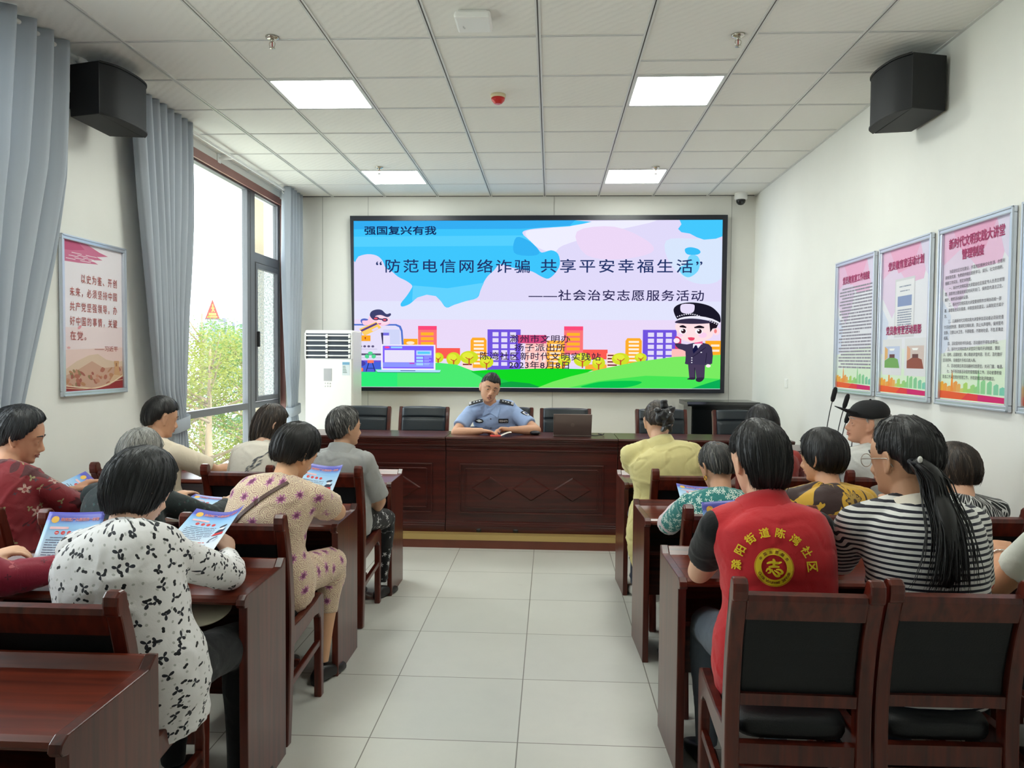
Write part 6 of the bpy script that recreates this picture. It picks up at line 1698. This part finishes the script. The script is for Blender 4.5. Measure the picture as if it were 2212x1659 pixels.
A.poly([(776, 711), (814, 695), (825, 708), (788, 726)], (254, 206, 104)); A.poly([(778.5, 713.5), (814, 697), (817, 700.5), (782, 717)], (96, 70, 136)); A.poly([(803, 713), (816, 706), (819, 710), (807, 716)], (226, 214, 248))
# cartoon officer (generic clip art figure)
A.poly([(1487, 742), (1500, 739), (1523, 739), (1540, 748), (1541, 783), (1530, 784), (1526, 787), (1487, 785), (1484, 779), (1484, 757), (1470, 752), (1461, 741), (1472, 740)], (62, 54, 84), 2)
A.oval(1465, 734, 6.5, 5.5, (253, 232, 240)); A.oval(1533, 788, 5, 3.5, (253, 232, 240))
A.poly([(1490, 785), (1526, 786), (1525, 815), (1508, 815), (1505, 794), (1505, 815), (1493, 815)], (72, 60, 88)); A.line([(1504, 792), (1505.5, 815)], 2, (44, 38, 62)); A.poly([(1488, 817), (1497, 813), (1506, 814), (1503, 818)], (48, 40, 62), 3); A.poly([(1507, 820), (1509, 814), (1524, 813.5), (1521, 820), (1514, 823)], (48, 40, 62), 3)
A.rect(1503, 734, 1520, 742, (236, 96, 150)); A.poly([(1500, 741), (1519, 740), (1511, 750), (1500, 750)], (238, 236, 250)); A.poly([(1504, 744), (1508, 744), (1511, 752), (1501, 762), (1499, 754)], (22, 22, 62)); A.line([(1527, 748), (1515, 758), (1498, 770)], 1.2, (38, 32, 58)); A.line([(1529, 760), (1527, 782)], 1.4, (38, 32, 58))
A.flat([(1496.5, 770+k*5, 1499, 772+k*5) for k in range(3)]+[(1516, 758, 1519, 760)], (240, 238, 250))
A.oval(1549, 713.5, 7.5, 8.5, (253, 220, 228)); A.oval(1547, 713.5, 3, 4.5, (240, 130, 130)); A.poly([(1467, 696), (1536, 694), (1542, 715), (1538, 727), (1520, 735), (1497, 738), (1474, 730), (1466, 718)], (254, 222, 226), 4)
A.poly([(1533, 690), (1555, 692), (1549, 707), (1541, 708), (1536, 716)], (30, 22, 34)); A.oval(1520, 722, 9, 6, (248, 206, 236)); A.oval(1472, 722, 6, 5, (248, 206, 236))
for x, y in ((1478, 713.5), (1512, 714)): A.oval(x, y, 8, 6, (250, 246, 252)); A.oval(x+1, y, 5, 5, (52, 30, 40)); A.oval(x-1, y-2, 2, 1.7, (250, 250, 252))
A.line([(1471, 704), (1478, 702), (1485, 706)], 2.6, (30, 22, 34)); A.line([(1502, 706), (1513, 702.5), (1523, 706)], 2.6, (30, 22, 34)); A.poly([(1489, 727), (1503, 727.5), (1501, 733), (1495, 734), (1491, 732)], (232, 70, 104), 2)
A.poly([(1458, 672), (1460, 662), (1472, 655), (1492, 652), (1515, 654), (1537, 661), (1552, 674), (1557, 684), (1556, 695), (1540, 688), (1510, 683), (1480, 684), (1467, 689)], (26, 24, 40), 4)
A.poly([(1466, 688), (1480, 683), (1510, 681), (1540, 687), (1557, 696), (1555, 698), (1538, 691), (1510, 686), (1482, 687), (1467, 691)], (236, 234, 248), 2); A.poly([(1462, 696), (1468, 690), (1490, 686.5), (1515, 688), (1543, 694), (1530, 697), (1495, 698)], (54, 46, 72), 3)
A.poly([(1475, 656), (1499, 656), (1502, 664), (1499, 673), (1488, 676), (1476, 674), (1472, 667)], (228, 218, 246), 3)
A.flat([(1465+k*4.6, 683-7*math.sin(math.pi*min(1, (k+1)/13))+(k > 12)*(k-12)*1.6+(k > 9)*(k-9)*.5, 1467.6+k*4.6, 685-7*math.sin(math.pi*min(1, (k+1)/13))+(k > 12)*(k-12)*1.6+(k > 9)*(k-9)*.5) for k in range(20)], (236, 234, 248))
A.flat([(765, 837.2, 1558.5, 839)], (226, 230, 246))
A.build('display', scr)
ZT = A.z+.0006
def scr_text(body, x0, x1, y0, y1, c, bold=0, sp=1.0):
    a = S2(x0, y1); b = S2(x1, y0)
    put_text(scr, 'slide_text', body, (a[0]+b[0])/2, (a[1]+b[1])/2, ZT, b[0]-a[0], b[1]-a[1], emat('screen_ink_%d' % c[2], c, EM), bold, sp)
scr_text('强国复兴有我', 789, 946, 488, 506, (22, 44, 92), .022)
scr_text('“防范电信网络诈骗', 814, 1149, 560, 588, (34, 52, 104), .008, 1.22)
scr_text('共享平安幸福生活”', 1173, 1517, 560, 588, (34, 52, 104), .008, 1.22)
scr_text('——社会治安志愿服务活动', 1147, 1521, 626, 648, (44, 42, 84), .010, 1.15)
scr_text('滁州市文明办', 1107, 1237, 723, 739, (52, 34, 66), .010, 1.1)
scr_text('扬子派出所', 1117, 1227, 742, 758, (50, 34, 68), .010, 1.1)
scr_text('陈湾社区新时代文明实践站', 1042, 1303, 761, 777, (48, 34, 64), .010, 1.1)
scr_text('2023年8月8日', 1105, 1235, 780, 796, (46, 40, 62), .010, 1.05)

# ------------------------------------------------------------------ framed posters
M_SIL = mat('silver_frame', (214, 221, 233), .3, metal=.6); M_INKG = mat('poster_ink', (72, 66, 78), .6)
def poster(lab, side, y_mid, z_mid, W, H, group):
    t = thing('framed_poster', lab, 'poster', (XR-.004 if side > 0 else XL+.004, y_mid, z_mid), 0, group)
    t.rotation_euler = (R(90), 0, R(-90) if side > 0 else R(90))
    f = MB(); e = .032
    for a, b, c, d in ((-W/2, W/2, H/2-e, H/2), (-W/2, W/2, -H/2, -H/2+e), (-W/2, -W/2+e, -H/2+e, H/2-e), (W/2-e, W/2, -H/2+e, H/2-e)): f.box(a, b, c, d, 0, .022, bev=.005)
    for a, b, c, d in ((-W/2, W/2, H/2-.012, H/2), (-W/2, W/2, -H/2, -H/2+.012), (-W/2, -W/2+.012, -H/2, H/2), (W/2-.012, W/2, -H/2, H/2)): f.box(a, b, c, d, .018, .027, bev=.003)
    f.build('frame', M_SIL, t)
    return t, W/2-e, H/2-e
PINKT = mat('poster_title_ink', (168, 36, 98), .6)
def civic_art(t, w, h, fx=0):
    """printed sheet: pink and lilac facets on top, pale green below, skyline strip at the foot"""
    A = Art(lambda x, y: (x*w, y*h)); A.z = .006
    A.rect(-1, -1, 1, 1, (232, 232, 240))
    A.poly([(-1, 1), (-1, .35), (-.55, .05), (-.2, .3), (.2, 1)], (226, 208, 232)); A.poly([(-1, 1), (1, 1), (1, .92), (.75, .52), (.1, .5), (-.4, .78), (-1, .62)], (232, 190, 220)); A.poly([(-.7, 1), (.6, 1), (.3, .72), (-.3, .66)], (234, 172, 206)); A.poly([(.6, 1), (1, 1), (1, .5), (.82, .62)], (222, 214, 236))
    A.poly([(-1, .2), (-.7, .0), (-.75, -.35), (-1, -.5)], (214, 222, 240)); A.poly([(-1, -.45), (1, -.3), (1, -1), (-1, -1)], (228, 236, 226)); A.poly([(-1, -.7), (1, -.6), (1, -1), (-1, -1)], (222, 240, 214))
    sk = [(-.98, .12), (-.86, .10), (-.72, .07), (-.62, .26), (-.52, .13), (-.42, .10), (-.30, .05), (-.2, .12), (-.08, .05), (.02, .10), (.12, .08), (.2, .28), (.32, .16), (.5, .15), (.68, .12), (.84, .09)]
    cs = [(244, 176, 64), (240, 164, 70), (240, 168, 80), (244, 150, 60), (238, 160, 80), (236, 176, 96), (206, 208, 110), (176, 214, 110), (170, 212, 120), (160, 212, 130), (150, 210, 134), (150, 212, 150), (146, 210, 150), (140, 208, 156), (134, 204, 166), (126, 202, 178)]
    for (x, hh), c in zip(sk, cs):
        if hh > .2: A.poly([(x-.04, -.9), (x+.06, -.9), (x+.035, -.9+hh*.7), (x+.012, -.9+hh), (x-.012, -.9+hh*.7)], c)
        else: A.poly([(x-.045, -.9), (x+.09, -.9), (x+.09, -.9+hh*.9), (x+.04, -.9+hh), (x-.045, -.9+hh*.8)], c)
    A.poly([(-1, -.985), (1, -.985), (1, -.925), (-1, -.895)], (236, 96, 52)); A.poly([(.15, -.985), (1, -.985), (1, -.925), (.15, -.91)], (214, 36, 112)); A.poly([(-.3, -.985), (.2, -.985), (.2, -.912), (-.1, -.905)], (232, 66, 70))
    return A
PG = 'framed posters on the right wall'
P3 = ['　　为促进社区文化建设，丰富居民精神文化生活，合理利', '用有限资源，免费提供辖区居民学习、娱乐、社交的场所，', '根据工作实际，制定本制度。', '　　一、新时代文明实践大讲堂由社区指定专人负责日常管', '理，其职责主要是按规定时间开关门，保持室内清洁卫生，', '维护、维修活动器材设备。', '　　二、新时代文明实践大讲堂要按照市文明办的统一部', '署，紧密结合实际需求，听取宣讲员意见，认真制定方案计', '划。', '　　三、凡来新时代文明实践大讲堂参加活动者必须自觉遵', '守活动室制度，要讲究文明礼貌，禁止大声喧哗，保持室内', '安静，注意公共卫生，不得吸烟，不随地吐痰，不乱丢果皮', '纸屑。', '　　四、活动室内的书刊杂志、活动器材不得私自带出。', '　　五、新时代文明实践大讲堂实行每月开讲制度，要因', '人、因时、因需制宜，精心策划讲堂内容、形式，及时做好', '宣讲资料、音像图片手机归类入档。', '　　六、活动结束后将活动器材归放原位，关闭门窗、电源。', '　　七、为不断改善活动室的管理服务工作，活动者要积极', '配合工作人员做好管理工作，并欢迎提出批评和建议。']
t, w, h = poster('framed poster with a two-line pink title over paragraphs of black text, right wall', 1, 4.122, 1.782, .70, 1.0, PG)
civic_art(t, w, h).build('printed_sheet', t)
put_text(t, 'title_text', '新时代文明实践大讲堂', 0, h*.855, .0082, w*1.64, .058, PINKT, .02); put_text(t, 'title_text', '管理制度', -.02, h*.70, .0082, w*.66, .056, PINKT, .02)
body = []
for k, ln in enumerate(P3):
    ind = len(ln)-len(ln.lstrip('　')); n = len(ln.strip('　')); cw = (w*1.84)/27; L = cw*n; x0 = -w*.92+ind*cw
    me = text_mesh(ln.strip('　'), raw=cw)
    for v in me.vertices: v.co += Vector((x0, h*(.53-k*.066)-cw*.4, 0))
    body.append(me)
def join_meshes(mes, name, m, parent, z):
    bm = bmesh.new()
    for q in mes: bm.from_mesh(q)
    me = bpy.data.meshes.new(name); bm.to_mesh(me); bm.free(); me.materials.append(m); o = link(name, me, parent); o.location = (0, 0, z); return o
join_meshes(body, 'body_text', M_INKG, t, .0080)
t, w, h = poster('framed poster with two photo prints and a sleeved page, on the right wall', 1, 4.905, 1.782, .70, 1.0, PG)
A = civic_art(t, w, h)
A.rect(-.42, -.22, .42, .58, (214, 214, 220)); A.rect(-.38, -.19, .38, .55, (232, 232, 236)); A.rect(-.3, .20, .3, .34, (140, 156, 196))
rnd = random.Random(2); bars = []
for k in range(9): bars += glyph_bars(-.3, .14-k*.033, .3, .022, rnd)
A.flat(bars+glyph_bars(-.24, .46, .26, .022, rnd)+glyph_bars(-.2, .40, .2, .018, rnd), (150, 158, 178))
for x0, c1, c2, c3 in ((-.93, (196, 206, 232), (120, 170, 96), (226, 178, 116)), (.06, (214, 196, 190), (150, 84, 70), (224, 170, 140))):
    A.rect(x0, -.74, x0+.86, -.24, (226, 226, 230)); A.rect(x0+.1, -.64, x0+.78, -.34, c1); A.poly([(x0+.1, -.64), (x0+.78, -.64), (x0+.7, -.52), (x0+.4, -.48), (x0+.1, -.54)], c2); A.poly([(x0+.1, -.34), (x0+.1, -.54), (x0+.24, -.5), (x0+.24, -.38)], c3); A.poly([(x0+.3, -.37), (x0+.56, -.37), (x0+.52, -.40), (x0+.34, -.40)], (246, 246, 244)); A.rect(x0+.32, -.50, x0+.56, -.45, (110, 70, 70))
A.build('printed_sheet', t)
put_text(t, 'title_text', '党员教育室活动计划', 0, h*.78, .0088, w*1.5, .056, PINKT, .02); put_text(t, 'title_text', '党员教育室活动剪影', -.01, -h*.12, .0088, w*1.5, .056, PINKT, .02)
t, w, h = poster('framed poster with one pink title over many dense lines, farthest on the right wall', 1, 5.682, 1.782, .71, 1.0, PG)
A = civic_art(t, w, h); bars = []
for k in range(26):
    L = rnd.choice((1.84, 1.84, 1.84, 1.2, .9)) if k % 3 == 2 else 1.84; ind = .14 if k % 3 == 0 else 0
    bars += glyph_bars(-.92+ind, .60-k*.0505, -.92+L, .030, rnd, .2)
A.flat(bars, (150, 146, 160)); A.build('printed_sheet', t)
put_text(t, 'title_text', '党员教育室工作制度', 0, h*.75, .0085, w*1.5, .056, PINKT, .02)
t, w, h = poster('framed poster cut off by the right edge of the photo', 1, 3.355, 1.782, .70, 1.0, PG)
civic_art(t, w, h).build('printed_sheet', t)
# left wall quotation poster
t, w, h = poster('framed poster with a red brush quotation and a misty mountain scene, on the left wall', -1, 4.812, 1.765, .70, 1.0, 'framed poster on the left wall')
A = Art(lambda x, y: (x*w, y*h)); A.z = .006; A.rect(-1, -1, 1, 1, (236, 230, 236))
A.poly([(-1, 1), (-.2, 1), (.2, .93), (.5, .90), (.1, .86), (.3, .83), (-.1, .80), (.15, .76), (-.5, .73), (-1, .72)], (206, 116, 150)); A.poly([(-1, 1), (-.5, 1), (-.3, .92), (-.7, .88), (-1, .87)], (196, 88, 128))
A.flat([(-.9+k*.09, .76+((k*7) % 5)*.022, -.6+k*.1, .768+((k*7) % 5)*.022) for k in range(9)], (238, 226, 234))
A.poly([(-1, -.15), (1, -.1), (1, -1), (-1, -1)], (234, 216, 218)); A.poly([(-1, -.45), (1, -.4), (1, -1), (-1, -1)], (230, 202, 196)); A.poly([(-1, -.72), (-.6, -.60), (-.2, -.52), (.1, -.50), (.4, -.58), (.8, -.62), (1, -.6), (1, -1), (-1, -1)], (216, 190, 168)); A.poly([(-1, -.80), (-.5, -.70), (-.1, -.60), (.3, -.70), (1, -.68), (1, -1), (-1, -1)], (200, 160, 140))
for k in range(46): A.oval(rnd.uniform(-.95, .95), rnd.uniform(-.93, -.72), rnd.uniform(.04, .10), rnd.uniform(.015, .035), rnd.choice(((176, 110, 92), (164, 96, 84), (186, 134, 100), (150, 128, 92), (196, 140, 116))), rnd.uniform(-.4, .4), 10)
A.poly([(.66, -.86), (.70, -.66), (.68, -.64), (.68, -.60), (.86, -.60), (.86, -.64), (.84, -.66), (.92, -.84)], (206, 160, 118)); A.rect(.74, -.68, .78, -.63, (150, 96, 72)); A.poly([(.5, -.9), (.66, -.80), (.95, -.82), (1, -.75), (1, -.86), (.7, -.92)], (214, 180, 146))
A.poly([(-1, -1), (-1, -.93), (-.5, -.97), (0, -.99), (.5, -.95), (1, -.83), (1, -1)], (150, 52, 54)); A.line([(-1, -.92), (-.5, -.955), (0, -.98), (.5, -.93), (1, -.81)], .012, (240, 222, 196)); A.line([(-1, -.95), (-.4, -.98), (.2, -.96), (.6, -.90), (1, -.88)], .008, (236, 206, 170))
A.oval(-.5, -.14, .06, .022, (222, 150, 160), .3); A.oval(-.85, -.42, .05, .016, (226, 170, 170))
A.build('printed_sheet', t)
M_BR = mat('brush_ink', (176, 84, 78), .6)
for k, (ln, ind) in enumerate((('以史为鉴、开创', 2), ('未来，必须坚持中国', 0), ('共产党坚强领导。办', 0), ('好中国的事情，关键', 0), ('在党。', 0))):
    n = len(ln); cw = w*1.64/9; put_text(t, 'quotation_text', ln, -w*.82+(ind+n/2)*cw, h*(.525-k*.195), .0086, cw*(n-.2), .058 if n > 4 else .056, M_BR, .004, 1.3)
put_text(t, 'signature_text', '——习近平', w*.40, -h*.425, .0086, w*.84, .036, M_BR, .002)

# ------------------------------------------------------------------ leaflets
def leaflet_mat():
    m, nt, b = newmat('leaflet_paper'); L = nt.links
    tc = N(nt, 'ShaderNodeTexCoord'); sx = N(nt, 'ShaderNodeSeparateXYZ'); L.new(tc.outputs['Generated'], sx.inputs[0])
    cr = N(nt, 'ShaderNodeValToRGB'); e = cr.color_ramp.elements; e[0].position = .0; e[0].color = rgb((236, 238, 244)); e[1].position = 1.0; e[1].color = rgb((96, 96, 184))
    for p, c in ((.35, (226, 234, 244)), (.62, (186, 216, 240)), (.82, (140, 190, 232)), (.885, (112, 142, 214)), (.9, (92, 96, 190))):
        q = e.new(p); q.color = rgb(c)
    L.new(sx.outputs[1], cr.inputs['Fac']); L.new(cr.outputs['Color'], b.inputs['Base Color']); b.inputs['Roughness'].default_value = .35
    return m
M_LEAF = leaflet_mat(); M_LRED = mat('leaflet_red', (214, 70, 74), .5); M_LWHITE = mat('leaflet_white', (240, 238, 240), .5)
def leaflet(lab, TL, TR, BL, bend=.02, curl=.0, twist=0):
    TL, TR, BL = Vector(TL), Vector(TR), Vector(BL); u = (TR-TL).normalized(); v = (TL-BL); v = (v-u*v.dot(u)).normalized(); n = u.cross(v)
    t = thing('leaflet', lab, 'leaflet', (0, 0, 0), 0, 'printed anti-fraud leaflets')
    Wd, Hd = .21, .297
    t.matrix_world = Matrix(((u.x, v.x, n.x, TL.x), (u.y, v.y, n.y, TL.y), (u.z, v.z, n.z, TL.z), (0, 0, 0, 1)))
    def B(x, y, z=0): return Vector((x, y, z-bend*math.sin(math.pi*x/Wd)+curl*max(0, (x/Wd-.55)/.45)**2*max(0, 1+y/Hd*.9)+twist*(y/Hd)**2))
    V = []; F = []; nx, ny = 14, 18
    for i in range(nx+1):
        for j in range(ny+1): V.append(B(Wd*i/nx, -Hd*j/ny))
    for i in range(nx):
        for j in range(ny): a = i*(ny+1)+j; F.append((a+1, a+ny+2, a+ny+1, a))
    o = MB().add(V, F, 0, True).build('sheet', M_LEAF, t); sd = o.modifiers.new('t', 'SOLIDIFY'); sd.thickness = .0006; sd.offset = -1
    A = Art(lambda x, y: (x, y), None, .00002); A.z = .0004; rr = random.Random(7)
    A.oval(.030, -.030, .0135, .0135, (236, 190, 88)); A.oval(.031, -.027, .0085, .0085, (206, 110, 50)); A.oval(.031, -.027, .005, .005, (240, 200, 110))
    A.poly([(.022, -.0575), (.086, -.0575), (.088, -.0625), (.086, -.0675), (.022, -.0675), (.02, -.0625)], (240, 196, 200)); A.line([(.02, -.0695), (.19, -.0695)], .0006, (120, 150, 190))
    for k in range(4): A.oval(.050+k*.022, -.081, .0075, .0075, (214, 76, 78)); A.flat([(.0455+k*.022, -.083, .0545+k*.022, -.0805), (.047+k*.022, -.0797, .053+k*.022, -.078)], (244, 236, 238))
    bars = []
    for k in range(8): bars += glyph_bars(.02+(.012 if k == 0 else 0), -.1015-k*.0095, .138 if k < 6 else .11, .0042, rr, .3)
    for k in range(6): bars += glyph_bars(.02, -.198-k*.009, .150-(.02 if k % 2 else 0), .0034, rr, .25)
    A.flat(bars, (112, 120, 146)); A.flat(glyph_bars(.02, -.183, .135, .0046, rr, .3), (206, 96, 90)); A.line([(.02, -.187), (.14, -.187)], .0006, (206, 120, 110))
    # small cartoon officer and a telephone handset
    A.poly([(.150, -.135), (.156, -.118), (.168, -.112), (.180, -.118), (.192, -.112), (.184, -.136)], (52, 52, 72), 2); A.oval(.169, -.108, .0105, .009, (244, 238, 240)); A.oval(.169, -.0965, .0165, .0075, (58, 60, 78), .15); A.poly([(.170, -.092), (.173, -.097), (.167, -.0985)], (190, 194, 204))
    A.flat([(.164, -.109, .1658, -.1065), (.1725, -.109, .1743, -.1065)], (52, 52, 72)); A.poly([(.143, -.147), (.150, -.134), (.191, -.134), (.193, -.147)], (206, 56, 58)); A.rect(.149, -.1435, .187, -.1395, (244, 232, 232))
    A.line([(.150, -.178), (.152, -.168), (.162, -.160), (.172, -.157)], .006, (96, 104, 124)); A.oval(.174, -.157, .005, .004, (82, 90, 110)); A.oval(.151, -.181, .006, .004, (82, 90, 110)); A.line([(.17, -.178), (.18, -.170), (.186, -.166)], .003, (120, 126, 144)); A.line([(.150, -.184), (.185, -.181)], .0012, (150, 156, 172))
    o = A.build('printing', t)
    for vv in o.data.vertices: vv.co = B(vv.co.x, vv.co.y, vv.co.z)
    for off, m_, z_, b_ in ((0, M_LWHITE, .0018, .05), (0, M_LRED, .0021, .014)):
        me = text_mesh('致辖区广大居民的一封信', .142, .0125, b_)
        for vv in me.vertices: vv.co = B(vv.co.x+.122, vv.co.y-.0295, z_)
        me.materials.append(m_); link('title_text', me, t)
    return t
leaflet('leaflet with blue header held in front of the white floral blouse, right of her head', (-1.36, 2.83, .938), (-1.155, 2.80, .938), (-1.317, 2.60, .83), .012, .03)
leaflet('leaflet with blue header held upright left of the white floral blouse', (-1.858, 2.70, .942), (-1.668, 2.71, .945), (-1.885, 2.57, .76), .008)
leaflet('leaflet with blue header held by the woman in dark red floral at the left wall', (-2.355, 3.70, .935), (-2.21, 3.64, .865), (-2.37, 3.46, .80), .01)
leaflet('leaflet with blue header held high by the woman in the paisley dress', (-1.245, 3.76, .992), (-1.045, 3.74, .972), (-1.20, 3.56, .80), .010, .02)
leaflet('leaflet with blue header lying before the grey-haired person in dark green', (-1.805, 3.74, .822), (-1.61, 3.72, .812), (-1.78, 3.48, .770), .006)
leaflet('leaflet with blue header tilted up in front of the teal leaf-print blouse', (.677, 4.06, .865), (.875, 4.06, .850), (.690, 3.82, .785), .008)
leaflet('leaflet corner with blue header peeping over the left shoulder of the red vest', (.598, 2.99, .966), (.80, 2.99, .985), (.585, 2.93, .76), .006)
t = thing('leaflet', 'white sheet lying on the front left desk beside the grey shirt', 'paper', (-1.20, 4.86, .7405), R(-8)); t.name = 'paper_sheet'
MB().box(-.075, .075, -.10, .10, 0, .0012).build('sheet', mat('white_paper', (232, 232, 240), .4), t)
A = Art(lambda x, y: (x, y)); A.z = .0018; A.poly([(-.03, -.06), (.01, -.03), (.04, .02), (.02, .03), (-.02, -.01), (-.045, -.04)], (150, 152, 164)); A.flat([(-.06, .05+k*.012, .05, .054+k*.012) for k in range(3)], (170, 172, 186)); A.build('printing', t)
t = thing('paper_sheet', 'pinkish sheets of paper on the desk right of the rust red top', 'paper', (1.50, 4.93, .742), R(12))
MB().box(-.09, .09, -.12, .12, 0, .004).build('sheet', mat('pinkish_paper', (226, 206, 206), .5), t)
t = thing('paper_sheet', 'white sheet added as a bright reflection on the front left desk under the forearm of the beige T-shirt', 'paper', (-2.16, 4.86, .7405), R(5))
MB().box(-.12, .12, -.1, .1, 0, .0015).build('sheet', MATS['white_paper'], t)  # white sheet put in for a bright reflection on the desktop
# ================================================================== OUTSIDE THE WINDOWS
GZ = -3.6
struct('floor_outside', MB().box(-140, XL-.25, -40, 160, GZ-.2, GZ), mat('outside_ground', (198, 198, 188), .9, var=.15, vscale=.4)).name = 'trim_4'
o = MB().box(-3.64, XL-.26, 9.1, 9.9, GZ, 7).build('wing_wall', mat('wing_render', (138, 126, 104), .85, var=.05, vscale=30, bump=.3, bscale=60)); o['kind'] = 'structure'; o.name = 'wall_outside'
def leaf_mat(name, c):
    m = mat(name, c, .6, var=.25, vscale=1.4)
    nt = m.node_tree; b = nt.nodes['Principled BSDF']; tr = N(nt, 'ShaderNodeBsdfTranslucent'); tr.inputs['Color'].default_value = rgb(c); mx = N(nt, 'ShaderNodeMixShader'); mx.inputs[0].default_value = .5
    nt.links.new(b.outputs[0], mx.inputs[1]); nt.links.new(tr.outputs[0], mx.inputs[2]); nt.links.new(mx.outputs[0], nt.nodes['Material Output'].inputs['Surface']); return m
M_BARK = mat('bark', (120, 104, 84), .9, var=.2)
def tree(lab, x, y, top, rad, m, seed, n=4200, leaf=.10, trunk_top=None):
    rnd = random.Random(seed); t = thing('tree', lab, 'tree', (x, y, GZ), 0, 'trees outside the window'); H = top-GZ
    tk = MB(); tk.tube([(0, 0, 0), (.05, .02, H*.3), (-.04, .05, H*.6), (.03, 0, H*.95)], [.13, .11, .07, .02], 8); cl = []
    for k in range(26):
        z = H*rnd.uniform(.25, .95); a = rnd.uniform(0, 6.28); L = rad*(.35+.75*math.sin(math.pi*min(1, (1.12-z/H)*1.0)))*rnd.uniform(.5, 1); p = Vector((0, 0, z*.9)); q = Vector((L*math.cos(a), L*math.sin(a), z+L*.28))
        tk.tube([p, p.lerp(q, .5)+Vector((0, 0, -.06*L)), q], [.035, .022, .006], 5); cl.append((q, rnd.uniform(.35, .7)*rad*.55)); cl.append((p.lerp(q, .6), rad*.35))
    tk.build('trunk', M_BARK, t)
    V = []; F = []
    for i in range(n):
        c, r = rnd.choice(cl); d = Vector((rnd.gauss(0, 1), rnd.gauss(0, 1), rnd.gauss(0, .55))).normalized()*r*rnd.uniform(.3, 1)**.6; p = c+d
        if p.z > H*1.0: continue
        s = leaf*rnd.uniform(.6, 1.2); u = Vector((rnd.gauss(0, 1), rnd.gauss(0, 1), rnd.gauss(0, .5))).normalized(); w = u.orthogonal().normalized(); w = (w*math.cos(i)+u.cross(w)*math.sin(i))
        k = len(V); V += [p-u*s*.5, p+w*s*.25, p+u*s*.5, p-w*s*.25]; F.append((k, k+1, k+2, k+3))
    MB().add(V, F).build('foliage', m, t); return t
LY = leaf_mat('leaf_yellow_green', (108, 114, 46)); LG = leaf_mat('leaf_fresh_green', (86, 114, 50)); LB = leaf_mat('leaf_blue_green', (80, 108, 86))
tree('yellow-green leafy tree filling the lower middle of the window', -6.75, 14.6, 2.0, 1.9, LY, 1, 16000, .07)
tree('fresh green tree right of the yellow-green one, seen through the window', -6.6, 16.8, 2.35, 1.5, LG, 2, 11000, .07)
tree('yellow-green tree partly behind the grey curtain', -8.6, 17.0, 2.1, 2.0, LY, 3, 12000, .08)
tree('blue-green tree behind the yellow-green ones', -10.2, 24.5, 2.5, 2.6, LB, 4, 11000, .10)
tree('slender dark twiggy tree beside the curtain edge', -9.6, 20.3, 3.0, .9, LG, 5, 1500, .08)
tree('pale green tree far behind at the right of the window', -11.6, 30.0, 2.6, 2.6, LB, 6, 8000, .13)
tree('green tree beyond the nearer left window', -9.5, 9.0, 2.2, 2.2, LG, 7, 4000, .13)
# distant towers and the triangular sign
M_TOW = mat('pale_tower', (112, 116, 124), .8); M_TWIN = mat('tower_window_strip', (92, 100, 114), .5)
for k, (x, w, z, y, lab) in enumerate(((-51.35, .95, 6.0, 110, 'pale distant tower block leftmost, lower than the one under the red sign'), (-50.0, 2.2, 6.45, 113, 'pale distant tower block directly under the red triangular sign'), (-48.35, 1.3, 6.8, 116, 'pale distant tower block in the middle, tallest'), (-47.05, 1.2, 6.2, 119, 'pale distant tower block second from right'), (-46.35, .6, 6.35, 122, 'pale distant tower block rightmost, narrow'))):
    x *= y/110; w *= y/110; z = 1.53+(z-1.53)*y/110
    t = thing('tower_block', lab, 'building', (x, y, GZ), 0, 'distant tower blocks'); h = z-GZ
    MB().box(-w/2, w/2, -1, 1, 0, h).build('wall', M_TOW, t); MB().box(-w*.2, w*.25, -.6, .6, h, h+.25).build('roof', M_TOW, t)
    for i in range(3): MB().box(-w*.36+i*w*.28, -w*.26+i*w*.28, -1.03, -.99, .5, h-.2).build('window_strip', M_TWIN, t)
t = thing('rooftop_sign', 'red triangular sign with a yellow walking figure above the distant towers', 'sign', (-51.45, 112.6, 7.05), R(24))
m = MB(); m.prism([(-1.05, 0), (1.05, 0), (0, 3.0)], 'y', 0, .25); m.build('panel', mat('sign_red', (150, 34, 26), .6), t)
MB().prism([(-1.15, -.12), (1.15, -.12), (1.05, .06), (-1.05, .06)], 'y', -.05, .3).build('base_rail', mat('sign_grey', (66, 60, 64), .6), t)
f = MB(); MY = mat('sign_yellow', (190, 150, 60), .6)
for a, b, w in (((.02, 2.2), (.04, 1.75), .13), ((.04, 1.8), (.06, 1.45), .16), ((.05, 1.75), (-.18, 1.52), .09), ((.06, 1.75), (.26, 1.55), .09), ((.05, 1.45), (-.08, 1.0), .10), ((.06, 1.45), (.28, 1.05), .10)):
    p = ribbon([a, b], w/2); f.prism([(q.x, q.y) for q in p], 'y', -.03, 0)
f.build('walking_figure', MY, t)
f = MB()
for k in range(6): f.box(-.52+k*.18, -.38+k*.18, -.03, 0, .50, .86)
f.box(-.68, .68, -.03, 0, .2, .38); f.build('lettering_band', MY, t)
for x in (-.7, .7): MB().tube([(x, .3, 0), (x, .3, -.45)], .06, 6).build('leg', MATS['sign_grey'], t)
